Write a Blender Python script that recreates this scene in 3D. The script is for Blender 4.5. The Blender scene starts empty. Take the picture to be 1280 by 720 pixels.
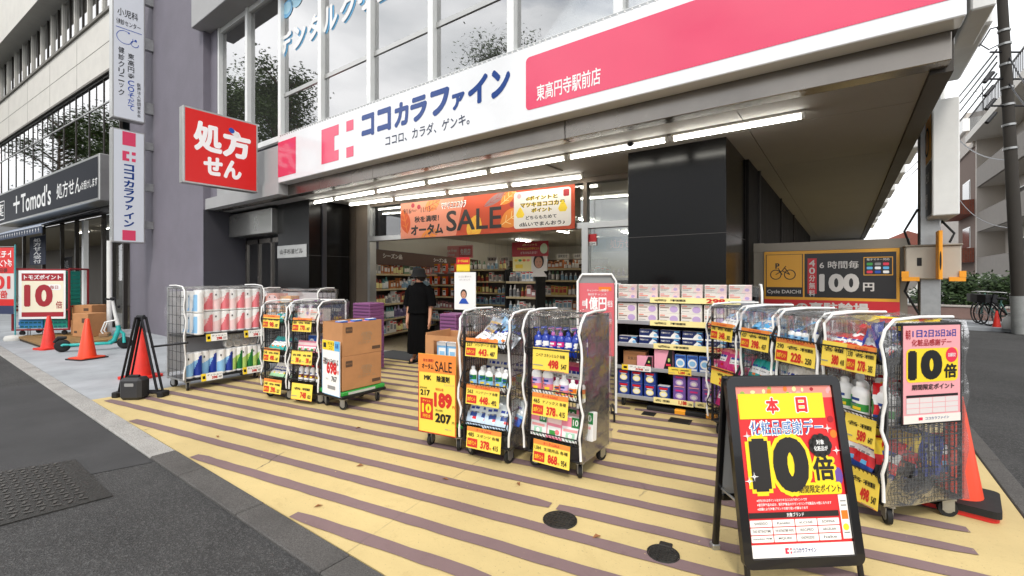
import bpy, bmesh, math, random
from mathutils import Matrix, Vector
R = math.radians
rnd = random.Random(11)
sc = bpy.context.scene
COL = sc.collection

# ---------------------------------------------------------------- camera, world, sun, exposure
F, TH, EYE, HZ = 568.9, R(36.1), 1.5, 348.0      # focal length in photo pixels, heading, eye height, horizon row
cam_d = bpy.data.cameras.new('camera'); cam = bpy.data.objects.new('camera', cam_d); COL.objects.link(cam)
cam.location = (0, 0, EYE); cam.rotation_euler = (R(90), 0, TH)
cam_d.lens = 16; cam_d.sensor_width = 36; cam_d.sensor_fit = 'HORIZONTAL'
cam_d.shift_y = -12 / 1280; cam_d.clip_start = 0.05; cam_d.clip_end = 2000
sc.camera = cam

world = bpy.data.worlds.new('World'); sc.world = world; world.use_nodes = True
nt = world.node_tree; nt.nodes.clear()
SUN_EL, SUN_AZ = R(52), R(150)
sky = nt.nodes.new('ShaderNodeTexSky'); sky.sky_type = 'NISHITA'; sky.sun_disc = False
sky.sun_elevation = SUN_EL; sky.sun_rotation = SUN_AZ
tcw = nt.nodes.new('ShaderNodeTexCoord'); mpw = nt.nodes.new('ShaderNodeMapping'); mpw.inputs['Scale'].default_value = (1, 1, 2.6)
nzw = nt.nodes.new('ShaderNodeTexNoise'); nzw.inputs['Scale'].default_value = 2.3; nzw.inputs['Detail'].default_value = 7; nzw.inputs['Roughness'].default_value = .55
rmp = nt.nodes.new('ShaderNodeValToRGB'); rmp.color_ramp.elements[0].position = .27; rmp.color_ramp.elements[1].position = .46
nz2 = nt.nodes.new('ShaderNodeTexNoise'); nz2.inputs['Scale'].default_value = 3.7; nz2.inputs['Detail'].default_value = 6
rm2 = nt.nodes.new('ShaderNodeValToRGB')
rm2.color_ramp.elements[0].position = .35; rm2.color_ramp.elements[0].color = (11.5, 11.8, 12.2, 1)
rm2.color_ramp.elements[1].position = .62; rm2.color_ramp.elements[1].color = (17, 17, 17.2, 1)
mxw = nt.nodes.new('ShaderNodeMix'); mxw.data_type = 'RGBA'
bg = nt.nodes.new('ShaderNodeBackground'); bg.inputs['Strength'].default_value = .10
out = nt.nodes.new('ShaderNodeOutputWorld'); L = nt.links.new
L(tcw.outputs['Generated'], mpw.inputs[0]); L(mpw.outputs[0], nzw.inputs['Vector']); L(mpw.outputs[0], nz2.inputs['Vector'])
L(nzw.outputs[0], rmp.inputs[0]); L(nz2.outputs[0], rm2.inputs[0])
L(rmp.outputs[0], mxw.inputs['Factor']); L(sky.outputs[0], mxw.inputs['A']); L(rm2.outputs[0], mxw.inputs['B'])
L(mxw.outputs['Result'], bg.inputs[0]); L(bg.outputs[0], out.inputs[0])

sun_d = bpy.data.lights.new('sun', 'SUN'); sun_d.energy = 1.6; sun_d.angle = R(11); sun_d.color = (1, .95, .88)
sun = bpy.data.objects.new('sun', sun_d); COL.objects.link(sun)
sdir = Vector((math.sin(SUN_AZ) * math.cos(SUN_EL), math.cos(SUN_AZ) * math.cos(SUN_EL), math.sin(SUN_EL)))
sun.rotation_euler = sdir.to_track_quat('Z', 'Y').to_euler()

sc.view_settings.view_transform = 'Standard'; sc.view_settings.look = 'None'
sc.view_settings.exposure = 0.25; sc.view_settings.gamma = 1
sc.cycles.max_bounces = 7; sc.cycles.diffuse_bounces = 4; sc.cycles.glossy_bounces = 3
sc.cycles.transparent_max_bounces = 14; sc.cycles.transmission_bounces = 3
sc.cycles.caustics_reflective = False; sc.cycles.caustics_refractive = False
sc.cycles.sample_clamp_indirect = 6

# ---------------------------------------------------------------- surveying helpers (photo pixel -> real point on a given plane)
CT, ST = math.cos(TH), math.sin(TH)
def ray(px, py):
    r, v = (px - 640) / F, (HZ - py) / F
    return Vector((r * CT - ST, r * ST + CT, v))
def G(px, py, z=0.0):
    d = ray(px, py); t = (z - EYE) / d.z
    return Vector((d.x * t, d.y * t, z))
def atY(px, py, Y):
    d = ray(px, py); t = Y / d.y
    return Vector((d.x * t, Y, EYE + d.z * t))
def atX(px, py, X):
    d = ray(px, py); t = X / d.x
    return Vector((X, d.y * t, EYE + d.z * t))
def atD(px, py, d):
    return Vector((0, 0, EYE)) + ray(px, py) * d
def atP(px, py, o, ang):
    """point on the upright plane through o whose horizontal direction has angle ang -> (distance along it, z)"""
    d = ray(px, py); n = Vector((-math.sin(ang), math.cos(ang), 0))
    t = n.dot(Vector((o[0], o[1], 0))) / n.dot(d)
    p = d * t
    return (p.x - o[0]) * math.cos(ang) + (p.y - o[1]) * math.sin(ang), EYE + p.z

# ---------------------------------------------------------------- materials
def hx(h, k=1.0):
    h = h.lstrip('#'); o = []
    for i in (0, 2, 4):
        c = int(h[i:i + 2], 16) / 255
        o.append((c / 12.92 if c <= .04045 else ((c + .055) / 1.055) ** 2.4) * k)
    return tuple(o)
MATS = {}
def mat(name, col, rough=.5, metal=0., var=.0, scale=6., bump=0., bscale=None, emit=0., spec=.5, coat=0., trans=0.):
    if name in MATS: return MATS[name]
    if isinstance(col, str): col = hx(col)
    m = bpy.data.materials.new(name); m.use_nodes = True; n = m.node_tree.nodes; l = m.node_tree.links.new
    b = n['Principled BSDF']; b.inputs['Roughness'].default_value = rough; b.inputs['Metallic'].default_value = metal
    b.inputs['Specular IOR Level'].default_value = spec; b.inputs['Coat Weight'].default_value = coat
    b.inputs['Base Color'].default_value = (*col, 1)
    if trans: b.inputs['Transmission Weight'].default_value = trans
    if emit: b.inputs['Emission Color'].default_value = (*col, 1); b.inputs['Emission Strength'].default_value = emit
    if var or bump:
        tc = n.new('ShaderNodeTexCoord'); ns = n.new('ShaderNodeTexNoise')
        ns.inputs['Scale'].default_value = scale; ns.inputs['Detail'].default_value = 6; ns.inputs['Roughness'].default_value = .62
        l(tc.outputs['Object'], ns.inputs['Vector'])
        if var:
            mx = n.new('ShaderNodeMix'); mx.data_type = 'RGBA'
            mr = n.new('ShaderNodeMapRange'); mr.inputs[1].default_value = .3; mr.inputs[2].default_value = .7
            l(ns.outputs[0], mr.inputs[0]); l(mr.outputs[0], mx.inputs['Factor'])
            mx.inputs['A'].default_value = (*[c * (1 - var) for c in col], 1)
            mx.inputs['B'].default_value = (*[min(1, c * (1 + var)) for c in col], 1)
            l(mx.outputs['Result'], b.inputs['Base Color'])
            r2 = n.new('ShaderNodeMapRange'); r2.inputs[3].default_value = max(0, rough - .12); r2.inputs[4].default_value = min(1, rough + .12)
            l(ns.outputs[0], r2.inputs[0]); l(r2.outputs[0], b.inputs['Roughness'])
        if bump:
            nb = n.new('ShaderNodeTexNoise'); nb.inputs['Scale'].default_value = bscale or scale * 6; nb.inputs['Detail'].default_value = 5
            l(tc.outputs['Object'], nb.inputs['Vector'])
            bp = n.new('ShaderNodeBump'); bp.inputs['Strength'].default_value = bump; bp.inputs['Distance'].default_value = .02
            l(nb.outputs[0], bp.inputs['Height']); l(bp.outputs[0], b.inputs['Normal'])
    MATS[name] = m
    return m
def clear_mat(name, tint, alpha, rough=.15, white=.25):
    """thin clear film or pane: mostly see-through, some milky diffuse, some gloss"""
    if name in MATS: return MATS[name]
    m = bpy.data.materials.new(name); m.use_nodes = True; n = m.node_tree.nodes; l = m.node_tree.links.new; n.clear()
    o = n.new('ShaderNodeOutputMaterial'); tr = n.new('ShaderNodeBsdfTransparent'); tr.inputs[0].default_value = (*tint, 1)
    df = n.new('ShaderNodeBsdfDiffuse'); df.inputs[0].default_value = (.75, .75, .74, 1)
    gl = n.new('ShaderNodeBsdfGlossy'); gl.inputs['Roughness'].default_value = rough
    a = n.new('ShaderNodeMixShader'); a.inputs[0].default_value = white; l(tr.outputs[0], a.inputs[1]); l(df.outputs[0], a.inputs[2])
    fr = n.new('ShaderNodeFresnel'); fr.inputs[0].default_value = 1.5
    ma = n.new('ShaderNodeMath'); ma.operation = 'MULTIPLY_ADD'; ma.inputs[1].default_value = .42 if name == 'cover_film' else 1.0; ma.inputs[2].default_value = alpha; ma.use_clamp = True
    l(fr.outputs[0], ma.inputs[0])
    b = n.new('ShaderNodeMixShader'); l(ma.outputs[0], b.inputs[0]); l(a.outputs[0], b.inputs[1]); l(gl.outputs[0], b.inputs[2])
    if name == 'cover_film':
        tc = n.new('ShaderNodeTexCoord'); ns = n.new('ShaderNodeTexNoise'); ns.inputs['Scale'].default_value = 14; ns.inputs['Detail'].default_value = 4; ns.inputs['Distortion'].default_value = 1.2
        ns.inputs['Scale'].default_value = 7
        bp = n.new('ShaderNodeBump'); bp.inputs['Strength'].default_value = .4; bp.inputs['Distance'].default_value = .02
        l(tc.outputs['Object'], ns.inputs['Vector']); l(ns.outputs[0], bp.inputs['Height'])
        l(bp.outputs[0], gl.inputs['Normal']); l(bp.outputs[0], df.inputs['Normal'])
    l(b.outputs[0], o.inputs[0]); MATS[name] = m
    return m

# ---------------------------------------------------------------- mesh builder
_font_o = None; _tcache = {}
def text_geo(s, bold):
    global _font_o
    k = (s, round(bold, 4))
    if k in _tcache: return _tcache[k]
    if _font_o is None:
        c = bpy.data.curves.new('t', 'FONT'); c.resolution_u = 3; c.fill_mode = 'FRONT'; _font_o = bpy.data.objects.new('t', c)
    c = _font_o.data; c.body = s; c.offset = bold
    m = _font_o.to_mesh()
    vs = [(v.co.x, v.co.y) for v in m.vertices]; fs = [tuple(p.vertices) for p in m.polygons]
    _font_o.to_mesh_clear()
    if not vs: vs = [(0, 0), (1, 1)]
    x0 = min(v[0] for v in vs); x1 = max(v[0] for v in vs); y0 = min(v[1] for v in vs); y1 = max(v[1] for v in vs)
    _tcache[k] = (vs, fs, x0, x1, y0, y1)
    return _tcache[k]

class MB:
    def __init__(s, X=None):
        s.v, s.f, s.m, s.s = [], [], [], []; s.X = X or Matrix.Identity(4)
    def add(s, vs, fs, m, smooth=False):
        b = len(s.v); X = s.X
        for v in vs: s.v.append(tuple(X @ Vector(v)))
        mf = m if callable(m) else None
        for f in fs:
            s.f.append(tuple(b + i for i in f)); s.s.append(smooth)
            if mf:
                c = [sum(vs[i][k] for i in f) / len(f) for k in (0, 1, 2)]; s.m.append(mf(*c))
            else: s.m.append(m)
        return s
    def box(s, x0, x1, y0, y1, z0, z1, m):
        vs = [(x, y, z) for z in (z0, z1) for y in (y0, y1) for x in (x0, x1)]
        return s.add(vs, [(0, 2, 3, 1), (4, 5, 7, 6), (0, 1, 5, 4), (2, 6, 7, 3), (0, 4, 6, 2), (1, 3, 7, 5)], m)
    def cbox(s, x0, x1, y0, y1, z0, z1, m, c=.01):
        """box with chamfered edges"""
        c = min(c, (x1 - x0) * .45, (y1 - y0) * .45, (z1 - z0) * .45); vs = []; ix = {}
        for sx in (0, 1):
            for sy in (0, 1):
                for sz in (0, 1):
                    p = ((x0, x1)[sx], (y0, y1)[sy], (z0, z1)[sz]); d = (c if sx == 0 else -c, c if sy == 0 else -c, c if sz == 0 else -c)
                    for a in range(3):
                        q = [p[k] + (0 if k == a else d[k]) for k in range(3)]
                        ix[(sx, sy, sz, a)] = len(vs); vs.append(q)
        I = ix; fs = []
        for t in (0, 1):
            fs.append((I[t, 0, 0, 0], I[t, 1, 0, 0], I[t, 1, 1, 0], I[t, 0, 1, 0]))
            fs.append((I[0, t, 0, 1], I[1, t, 0, 1], I[1, t, 1, 1], I[0, t, 1, 1]))
            fs.append((I[0, 0, t, 2], I[1, 0, t, 2], I[1, 1, t, 2], I[0, 1, t, 2]))
            for u in (0, 1):
                fs.append((I[t, u, 0, 0], I[t, u, 0, 1], I[t, u, 1, 1], I[t, u, 1, 0]))
                fs.append((I[t, 0, u, 0], I[t, 0, u, 2], I[t, 1, u, 2], I[t, 1, u, 0]))
                fs.append((I[0, t, u, 1], I[0, t, u, 2], I[1, t, u, 2], I[1, t, u, 1]))
                for w in (0, 1): fs.append((I[t, u, w, 0], I[t, u, w, 1], I[t, u, w, 2]))
        return s.add(vs, fs, m)
    def tube(s, p, q, r, m, n=6, r2=None, cap=True, smooth=True):
        p, q = Vector(p), Vector(q); d = (q - p)
        if d.length < 1e-6: return s
        d.normalize(); a = d.orthogonal().normalized(); b = d.cross(a); r2 = r if r2 is None else r2; vs = []
        for c, rr in ((p, r), (q, r2)):
            for i in range(n):
                t = 2 * math.pi * (i + .5) / n; vs.append(c + (a * math.cos(t) + b * math.sin(t)) * rr)
        fs = [(i, (i + 1) % n, n + (i + 1) % n, n + i) for i in range(n)]
        s.add(vs, fs, m, smooth and n > 4)
        if cap: s.add(vs, [tuple(range(n))[::-1], tuple(range(n, 2 * n))], m)
        return s
    def path(s, pts, r, m, n=6):
        pts = [Vector(p) for p in pts]; rings = []; a = None; vs = []
        for i, p in enumerate(pts):
            d = (pts[min(i + 1, len(pts) - 1)] - pts[max(i - 1, 0)]).normalized()
            a = d.orthogonal().normalized() if a is None else (a - d * a.dot(d)).normalized()
            b = d.cross(a); rr = r[i] if isinstance(r, (list, tuple)) else r
            for k in range(n):
                t = 2 * math.pi * k / n; vs.append(p + (a * math.cos(t) + b * math.sin(t)) * rr)
        fs = [(i * n + k, i * n + (k + 1) % n, (i + 1) * n + (k + 1) % n, (i + 1) * n + k) for i in range(len(pts) - 1) for k in range(n)]
        s.add(vs, fs, m, True); e = (len(pts) - 1) * n
        return s.add(vs, [tuple(range(n))[::-1], tuple(range(e, e + n))], m)
    def lathe(s, prof, m, n=16, c=(0, 0, 0), sx=1, sy=1, smooth=True, caps=True):
        vs = [(c[0] + r * sx * math.cos(2 * math.pi * i / n), c[1] + r * sy * math.sin(2 * math.pi * i / n), c[2] + z) for r, z in prof for i in range(n)]
        fs = [(j * n + i, j * n + (i + 1) % n, (j + 1) * n + (i + 1) % n, (j + 1) * n + i) for j in range(len(prof) - 1) for i in range(n)]
        s.add(vs, fs, m, smooth)
        if caps: s.add(vs, [tuple(range(n))[::-1], tuple(range((len(prof) - 1) * n, len(prof) * n))], m)
        return s
    def poly(s, pts, m): return s.add(pts, [tuple(range(len(pts)))], m)
    def prism(s, pts, y0, y1, m, mside=None):
        """outline in (x, z), pulled from y0 to y1"""
        n = len(pts); vs = [(x, y0, z) for x, z in pts] + [(x, y1, z) for x, z in pts]
        s.add(vs, [tuple(range(n)), tuple(range(n, 2 * n))[::-1]], m)
        return s.add(vs, [(i, i + n, (i + 1) % n + n, (i + 1) % n) for i in range(n)], mside or m)
    def slab(s, pts, z0, z1, m):
        n = len(pts); vs = [(p[0], p[1], z0) for p in pts] + [(p[0], p[1], z1) for p in pts]
        s.add(vs, [tuple(range(n))[::-1], tuple(range(n, 2 * n))], m)
        return s.add(vs, [(i, (i + 1) % n, (i + 1) % n + n, i + n) for i in range(n)], m)
    # flat artwork on a plane facing -y
    def rect(s, x0, z0, x1, z1, y, m): return s.poly([(x0, y, z0), (x1, y, z0), (x1, y, z1), (x0, y, z1)], m)
    def para(s, pts, y, m): return s.poly([(x, y, z) for x, z in pts], m)
    def disc(s, cx, cz, rx, rz, y, m, n=20): return s.poly([(cx + rx * math.cos(2 * math.pi * i / n), y, cz + rz * math.sin(2 * math.pi * i / n)) for i in range(n)], m)
    def rrect(s, x0, z0, x1, z1, r, y, m, n=4):
        return s.poly([(x, y, z) for x, z in rr_pts(x0, z0, x1, z1, r, n)], m)
    def text(s, t, x0, z0, x1, z1, y, m, bold=.0, fit=True, mirror=False, slant=0., align='c'):
        rad = bold if bold > .013 else 0.          # bold lettering: the glyphs laid in a small ring, each copy a hair behind the last
        vs, fs, a0, a1, b0, b1 = text_geo(t, 0. if rad else bold)
        kx, kz = (x1 - x0) / max(a1 - a0 + 2 * rad, 1e-6), (z1 - z0) / max(b1 - b0 + 2 * rad, 1e-6)
        ox = x0
        if not fit:
            kx = kz = min(kx, kz); w = (a1 - a0 + 2 * rad) * kx; ox = x0 + ((x1 - x0 - w) / 2 if align == 'c' else 0 if align == 'l' else x1 - x0 - w)
        n_ = 0 if not rad else 4 if rad < .03 else 8 if rad < .08 else 12
        offs = [(0, 0)] + [(rad * math.cos(2 * math.pi * (k + .5) / n_), rad * math.sin(2 * math.pi * (k + .5) / n_)) for k in range(n_)]
        if rad > .1: offs += [(.5 * a, .5 * b) for a, b in offs[1::2]]
        for q, (da, db) in enumerate(offs):
            o = []
            for a, b in vs:
                x = ox + (a - a0 + rad + da) * kx; z = z0 + (b - b0 + rad + db) * kz
                if mirror: x = x0 + x1 - x
                o.append((x + slant * (z - z0), y + q * .00004, z))
            s.add(o, fs, m)
        return s
    def vtext(s, t, x0, z1, w, step, y, m, bold=.0):
        for i, ch in enumerate(t):
            if ch == ' ': continue
            zc = z1 - (i + .5) * step
            ww, hh = (w, step * .86)
            if ch in 'ッァィュョャ': ww, hh = w * .72, step * .62
            if ch == 'ー': s.rect(x0 + w * .44, zc - step * .4, x0 + w * .56, zc + step * .4, y, m); continue
            s.text(ch, x0 + (w - ww) / 2, zc - hh / 2, x0 + (w + ww) / 2, zc + hh / 2, y, m, bold)
        return s
    def mesh(s, name):
        me = bpy.data.meshes.new(name); me.from_pydata(s.v, [], s.f)
        ms = []
        for m in s.m:
            if m not in ms: ms.append(m)
        for m in ms: me.materials.append(m)
        ix = {m: i for i, m in enumerate(ms)}
        me.polygons.foreach_set('material_index', [ix[m] for m in s.m]); me.polygons.foreach_set('use_smooth', s.s)
        me.update(); return me
    def build(s, name, parent=None, loc=None, rz=0, label=None):
        return put(name, s.mesh(name), parent, loc, rz, label)
def rr_pts(x0, z0, x1, z1, r, n=4):
    p = []
    for cx, cz, a in ((x1 - r, z0 + r, -90), (x1 - r, z1 - r, 0), (x0 + r, z1 - r, 90), (x0 + r, z0 + r, 180)):
        for i in range(n + 1):
            t = R(a + 90 * i / n); p.append((cx + r * math.cos(t), cz + r * math.sin(t)))
    return p
def put(name, me, parent=None, loc=None, rz=0, label=None):
    o = bpy.data.objects.new(name, me); COL.objects.link(o)
    if loc is not None: o.location = loc
    if rz: o.rotation_euler = (0, 0, rz)
    if parent: o.parent = parent
    if label: o['label'] = label
    return o
def thing(name, label, cat, loc=(0, 0, 0), rz=0, group=None):
    o = bpy.data.objects.new(name, None); COL.objects.link(o); o.empty_display_size = .1
    o.location = loc; o.rotation_euler = (0, 0, rz); o['label'] = label; o['category'] = cat
    if group: o['group'] = group
    return o
def tag(o, label, cat, group=None):
    o['label'] = label; o['category'] = cat
    if group: o['group'] = group
    return o
def structure(o, kind='structure'): o['kind'] = kind; return o
def frame(loc, rz): return Matrix.Translation(Vector(loc)) @ Matrix.Rotation(rz, 4, 'Z')
def dup(root, label, loc=None, rz=None, scale=None, group=None):
    def cp(o, par):
        c = o.copy(); COL.objects.link(c); c.parent = par
        for ch in list(o.children): cp(ch, c)
        return c
    c = cp(root, None)
    if loc is not None: c.location = loc
    if rz is not None: c.rotation_euler = (0, 0, rz)
    if scale is not None: c.scale = scale
    c['label'] = label
    if group: c['group'] = group
    return c

# common materials
WHITE = mat('white_print', '#f2f2f0', .35); BLACKP = mat('black_print', '#141312', .4); RED = mat('red_print', '#d3141c', .4)
YEL = mat('yellow_print', '#f5d42c', .4); ORG = mat('orange_print', '#ee7a1e', .4); NAVY = mat('navy_print', '#1c3f88', .4)
PINK = mat('pink_print', '#e2304f', .35); LPINK = mat('light_pink_print', '#f4a6a6', .4); GREY = mat('grey_print', '#8d8d8c', .5)
LBLUE = mat('light_blue_print', '#63b4e4', .4); GREEN = mat('green_print', '#3f9b45', .4); CREAM = mat('cream_print', '#f1e9cf', .5)
BLUE = mat('blue_print', '#1f4fb0', .4); PURPLE = mat('purple_print', '#6a4a9c', .4); BROWN = mat('brown_print', '#6b4a33', .5)
DRED = mat('dark_red_print', '#a51822', .4); LYEL = mat('pale_yellow_print', '#f6e9a0', .4); SALMON = mat('salmon_print', '#f0917c', .4)
TEAL = mat('teal_print', '#22a7a0', .4)
STEEL = mat('galvanised_steel', '#a8a9a8', .38, .85, .12, 12)
ALU = mat('brushed_aluminium', '#b9b9b6', .32, .8, .08, 3)
STAIN = mat('stainless_beam', '#827d77', .26, .85, .18, 1.2)
BLKM = mat('black_metal', '#16161a', .38, .3, .2, 20)
WIRE = mat('dark_wire', '#2a2a2c', .4, .5)
RUB = mat('black_rubber', '#151515', .75, 0, .3, 20)
WHT = mat('white_paint', '#e2e2de', .45, 0, .07, 3)
CARD = mat('cardboard', '#b98558', .85, 0, .1, 5, .1, 60)
CARD2 = mat('cardboard_print', '#5b4534', .8)
FILM = clear_mat('cover_film', (.97, .97, .97), .0, .16, .075)
GLASS = clear_mat('window_glass', (.86, .9, .89), .16, .02, .02)
GLASS2 = clear_mat('upper_window_glass', (.95, .98, .98), .44, .015, .05)
PIPING = mat('white_piping', '#e9e9e6', .5)
# ================================================================ ground
def ground_mat(name, base, kind):
    m = bpy.data.materials.new(name); m.use_nodes = True; n = m.node_tree.nodes; l = m.node_tree.links.new
    b = n['Principled BSDF']; b.inputs['Roughness'].default_value = .85; b.inputs['Specular IOR Level'].default_value = .3
    tc = n.new('ShaderNodeTexCoord')
    def noise(sc_, det=6, rough=.6, dist=0):
        x = n.new('ShaderNodeTexNoise'); x.inputs['Scale'].default_value = sc_; x.inputs['Detail'].default_value = det
        x.inputs['Roughness'].default_value = rough; x.inputs['Distortion'].default_value = dist; l(tc.outputs['Object'], x.inputs['Vector']); return x.outputs[0]
    def ramp(src, p0, p1, c0, c1):
        x = n.new('ShaderNodeValToRGB'); e = x.color_ramp.elements; e[0].position = p0; e[1].position = p1
        e[0].color = (*c0, 1); e[1].color = (*c1, 1); l(src, x.inputs[0]); return x.outputs[0]
    def mix(f, a, c, mode='MIX'):
        x = n.new('ShaderNodeMix'); x.data_type = 'RGBA'; x.blend_type = mode
        for s_, k in ((f, 'Factor'), (a, 'A'), (c, 'B')):
            if isinstance(s_, (int, float)): x.inputs[k].default_value = s_
            elif isinstance(s_, tuple): x.inputs[k].default_value = (*s_, 1)
            else: l(s_, x.inputs[k])
        return x.outputs['Result']
    W1, K0 = (1, 1, 1), (0, 0, 0)
    if kind == 'asphalt':
        c = ramp(noise(.8, 9, .72), .3, .72, tuple(v * .6 for v in base), tuple(v * 1.35 for v in base))
        v = n.new('ShaderNodeTexVoronoi'); v.inputs['Scale'].default_value = 120; l(tc.outputs['Object'], v.inputs['Vector'])
        sp = n.new('ShaderNodeSeparateColor'); l(v.outputs['Color'], sp.inputs[0])
        c = mix(ramp(sp.outputs[0], .55, 1., K0, (.5,) * 3), c, tuple(x * 3.0 for x in base))
        c = mix(ramp(noise(160, 3, .7), .66, .76, K0, (.8,) * 3), c, (.16, .155, .15))
        h = v.outputs['Distance']; bs = .6; bd = .012
    elif kind == 'paint':
        big = noise(.9, 7, .6)
        c = ramp(big, .28, .7, tuple(v * .82 for v in base), tuple(min(1, v * 1.1) for v in base))
        c = mix(ramp(noise(9, 8, .7, .5), .58, .8, K0, (.55,) * 3), c, (base[0] * .62, base[1] * .56, base[2] * .5))
        c = mix(ramp(noise(70, 5, .7), .625, .70, K0, (.75,) * 3), c, (.12, .09, .065))
        v = n.new('ShaderNodeTexVoronoi'); v.feature = 'DISTANCE_TO_EDGE'; v.inputs['Scale'].default_value = .55
        wn = n.new('ShaderNodeTexNoise'); wn.inputs['Scale'].default_value = 3; wn.inputs['Detail'].default_value = 6; l(tc.outputs['Object'], wn.inputs['Vector'])
        vm = n.new('ShaderNodeVectorMath'); vm.operation = 'MULTIPLY_ADD'; vm.inputs[1].default_value = (.35, .35, 0); l(wn.outputs['Color'], vm.inputs[0]); l(tc.outputs['Object'], vm.inputs[2]); l(vm.outputs[0], v.inputs['Vector'])
        cr = n.new('ShaderNodeMath'); cr.operation = 'MULTIPLY'; l(ramp(v.outputs['Distance'], .0, .006, W1, K0), cr.inputs[0]); l(ramp(noise(.8, 3), .56, .62, K0, W1), cr.inputs[1])
        c = mix(cr.outputs[0], c, (.09, .07, .05)); h = noise(45, 5); bs = .16; bd = .01
        b.inputs['Roughness'].default_value = .62
        c = mix(ramp(noise(1.7, 7, .75, .8), .56, .78, K0, (.5,) * 3), c, (base[0] * .7, base[1] * .66, base[2] * .62))
        sx = n.new('ShaderNodeMapping'); sx.inputs['Rotation'].default_value = (0, 0, R(-9.7)); l(tc.outputs['Object'], sx.inputs[0]); sp = n.new('ShaderNodeSeparateXYZ'); l(sx.outputs[0], sp.inputs[0])
        fr = n.new('ShaderNodeMath'); fr.operation = 'PINGPONG'; fr.inputs[1].default_value = .95; l(sp.outputs[0], fr.inputs[0])
        jn = n.new('ShaderNodeMath'); jn.operation = 'MULTIPLY'; l(ramp(fr.outputs[0], .002, .007, (.5,) * 3, K0), jn.inputs[0]); l(ramp(noise(2.2, 5), .42, .6, K0, W1), jn.inputs[1]); c = mix(jn.outputs[0], c, (.12, .1, .07))
        if name.startswith('mauve'): c = mix(ramp(noise(24, 5, .7), .68, .71, K0, (.9,) * 3), c, hx('#c0aa78'))
        else: c = mix(ramp(noise(30, 4, .8, 1.5), .67, .70, K0, (.55,) * 3), c, (.2, .16, .11))
    elif kind == 'slab':
        c = ramp(noise(1.6, 8, .62), .3, .72, tuple(v * .8 for v in base), tuple(v * 1.15 for v in base))
        c = mix(ramp(noise(40, 6, .7), .62, .75, K0, (.5,) * 3), c, tuple(v * .5 for v in base)); h = noise(60, 4); bs = .2; bd = .01
    else:   # granite
        c = ramp(noise(120, 3, .8), .35, .65, tuple(v * .55 for v in base), tuple(min(1, v * 1.35) for v in base))
        c = mix(ramp(noise(3, 5), .45, .75, K0, (.6,) * 3), c, tuple(v * .55 for v in base)); h = noise(90, 4); bs = .3; bd = .01
    bp = n.new('ShaderNodeBump'); bp.inputs['Strength'].default_value = bs; bp.inputs['Distance'].default_value = bd
    l(h, bp.inputs['Height']); l(bp.outputs[0], b.inputs['Normal']); l(c, b.inputs['Base Color']); return m
ASPH = ground_mat('asphalt', (.046, .0455, .045), 'asphalt'); ASPH2 = ground_mat('smooth_asphalt', (.05, .05, .051), 'slab')
YPAINT = ground_mat('yellow_pavement_paint', hx('#c9b47f'), 'paint'); MPAINT = ground_mat('mauve_pavement_paint', hx('#7d6868'), 'paint')
GSLAB = ground_mat('grey_pavement_paint', (.35, .37, .39), 'slab'); GRAN = ground_mat('kerb_granite', (.36, .35, .33), 'granite')
GRAN2 = ground_mat('kerb_aggregate', (.095, .09, .085), 'granite')

def sheet(name, pts, z, m, base=None):
    mb = MB(); mb.poly([(p[0], p[1], z) for p in pts], m) if base is None else mb.slab(pts, base, z, m)
    return structure(mb.build(name))
sheet('road', [(-400, -400), (400, -400), (400, 400), (-400, 400)], 0, ASPH)
KY = 1.47      # the kerb runs along the building front
sheet('concrete_pavement', [(-60, KY), (-7.45, KY), (-7.45, 9), (-60, 9)], .012, GSLAB, -.05)
sheet('painted_pavement', [(-7.45, KY), (.9, KY), (.9, 30), (-7.45, 30)], .012, YPAINT, -.05)
# smoother asphalt patch and its darker neighbour, on the road beside the kerb
pa = [G(0, 491), G(60, 487), G(112, 506), G(150, 541), G(203, 577), G(120, 592), G(60, 606), G(0, 620)]
sheet('asphalt_patch', [(-9.5, 0.2), (-9.2, 1.27), (-4.55, 1.27), (-4.75, .55), (-5.1, .1), (-7, -.6), (-9.4, -1.2)], .004, ASPH2)
k = MB(); x = -40.
while x < .98:
    ln = .62 if x < -4.6 else .95; c = GRAN if x < -4.7 else GRAN2
    k.cbox(x, x + ln - .008, KY - .185, KY - .004, -.05, .02 + rnd.uniform(-.003, .003), c, .008); x += ln
structure(k.build('kerb'))
k = MB(); y = KY + .02
while y < 40:
    k.cbox(.905, 1.03, y, y + .95, -.05, .022 + rnd.uniform(-.003, .003), GRAN2, .008); y += .96
structure(k.build('side_street_kerb'))
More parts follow.
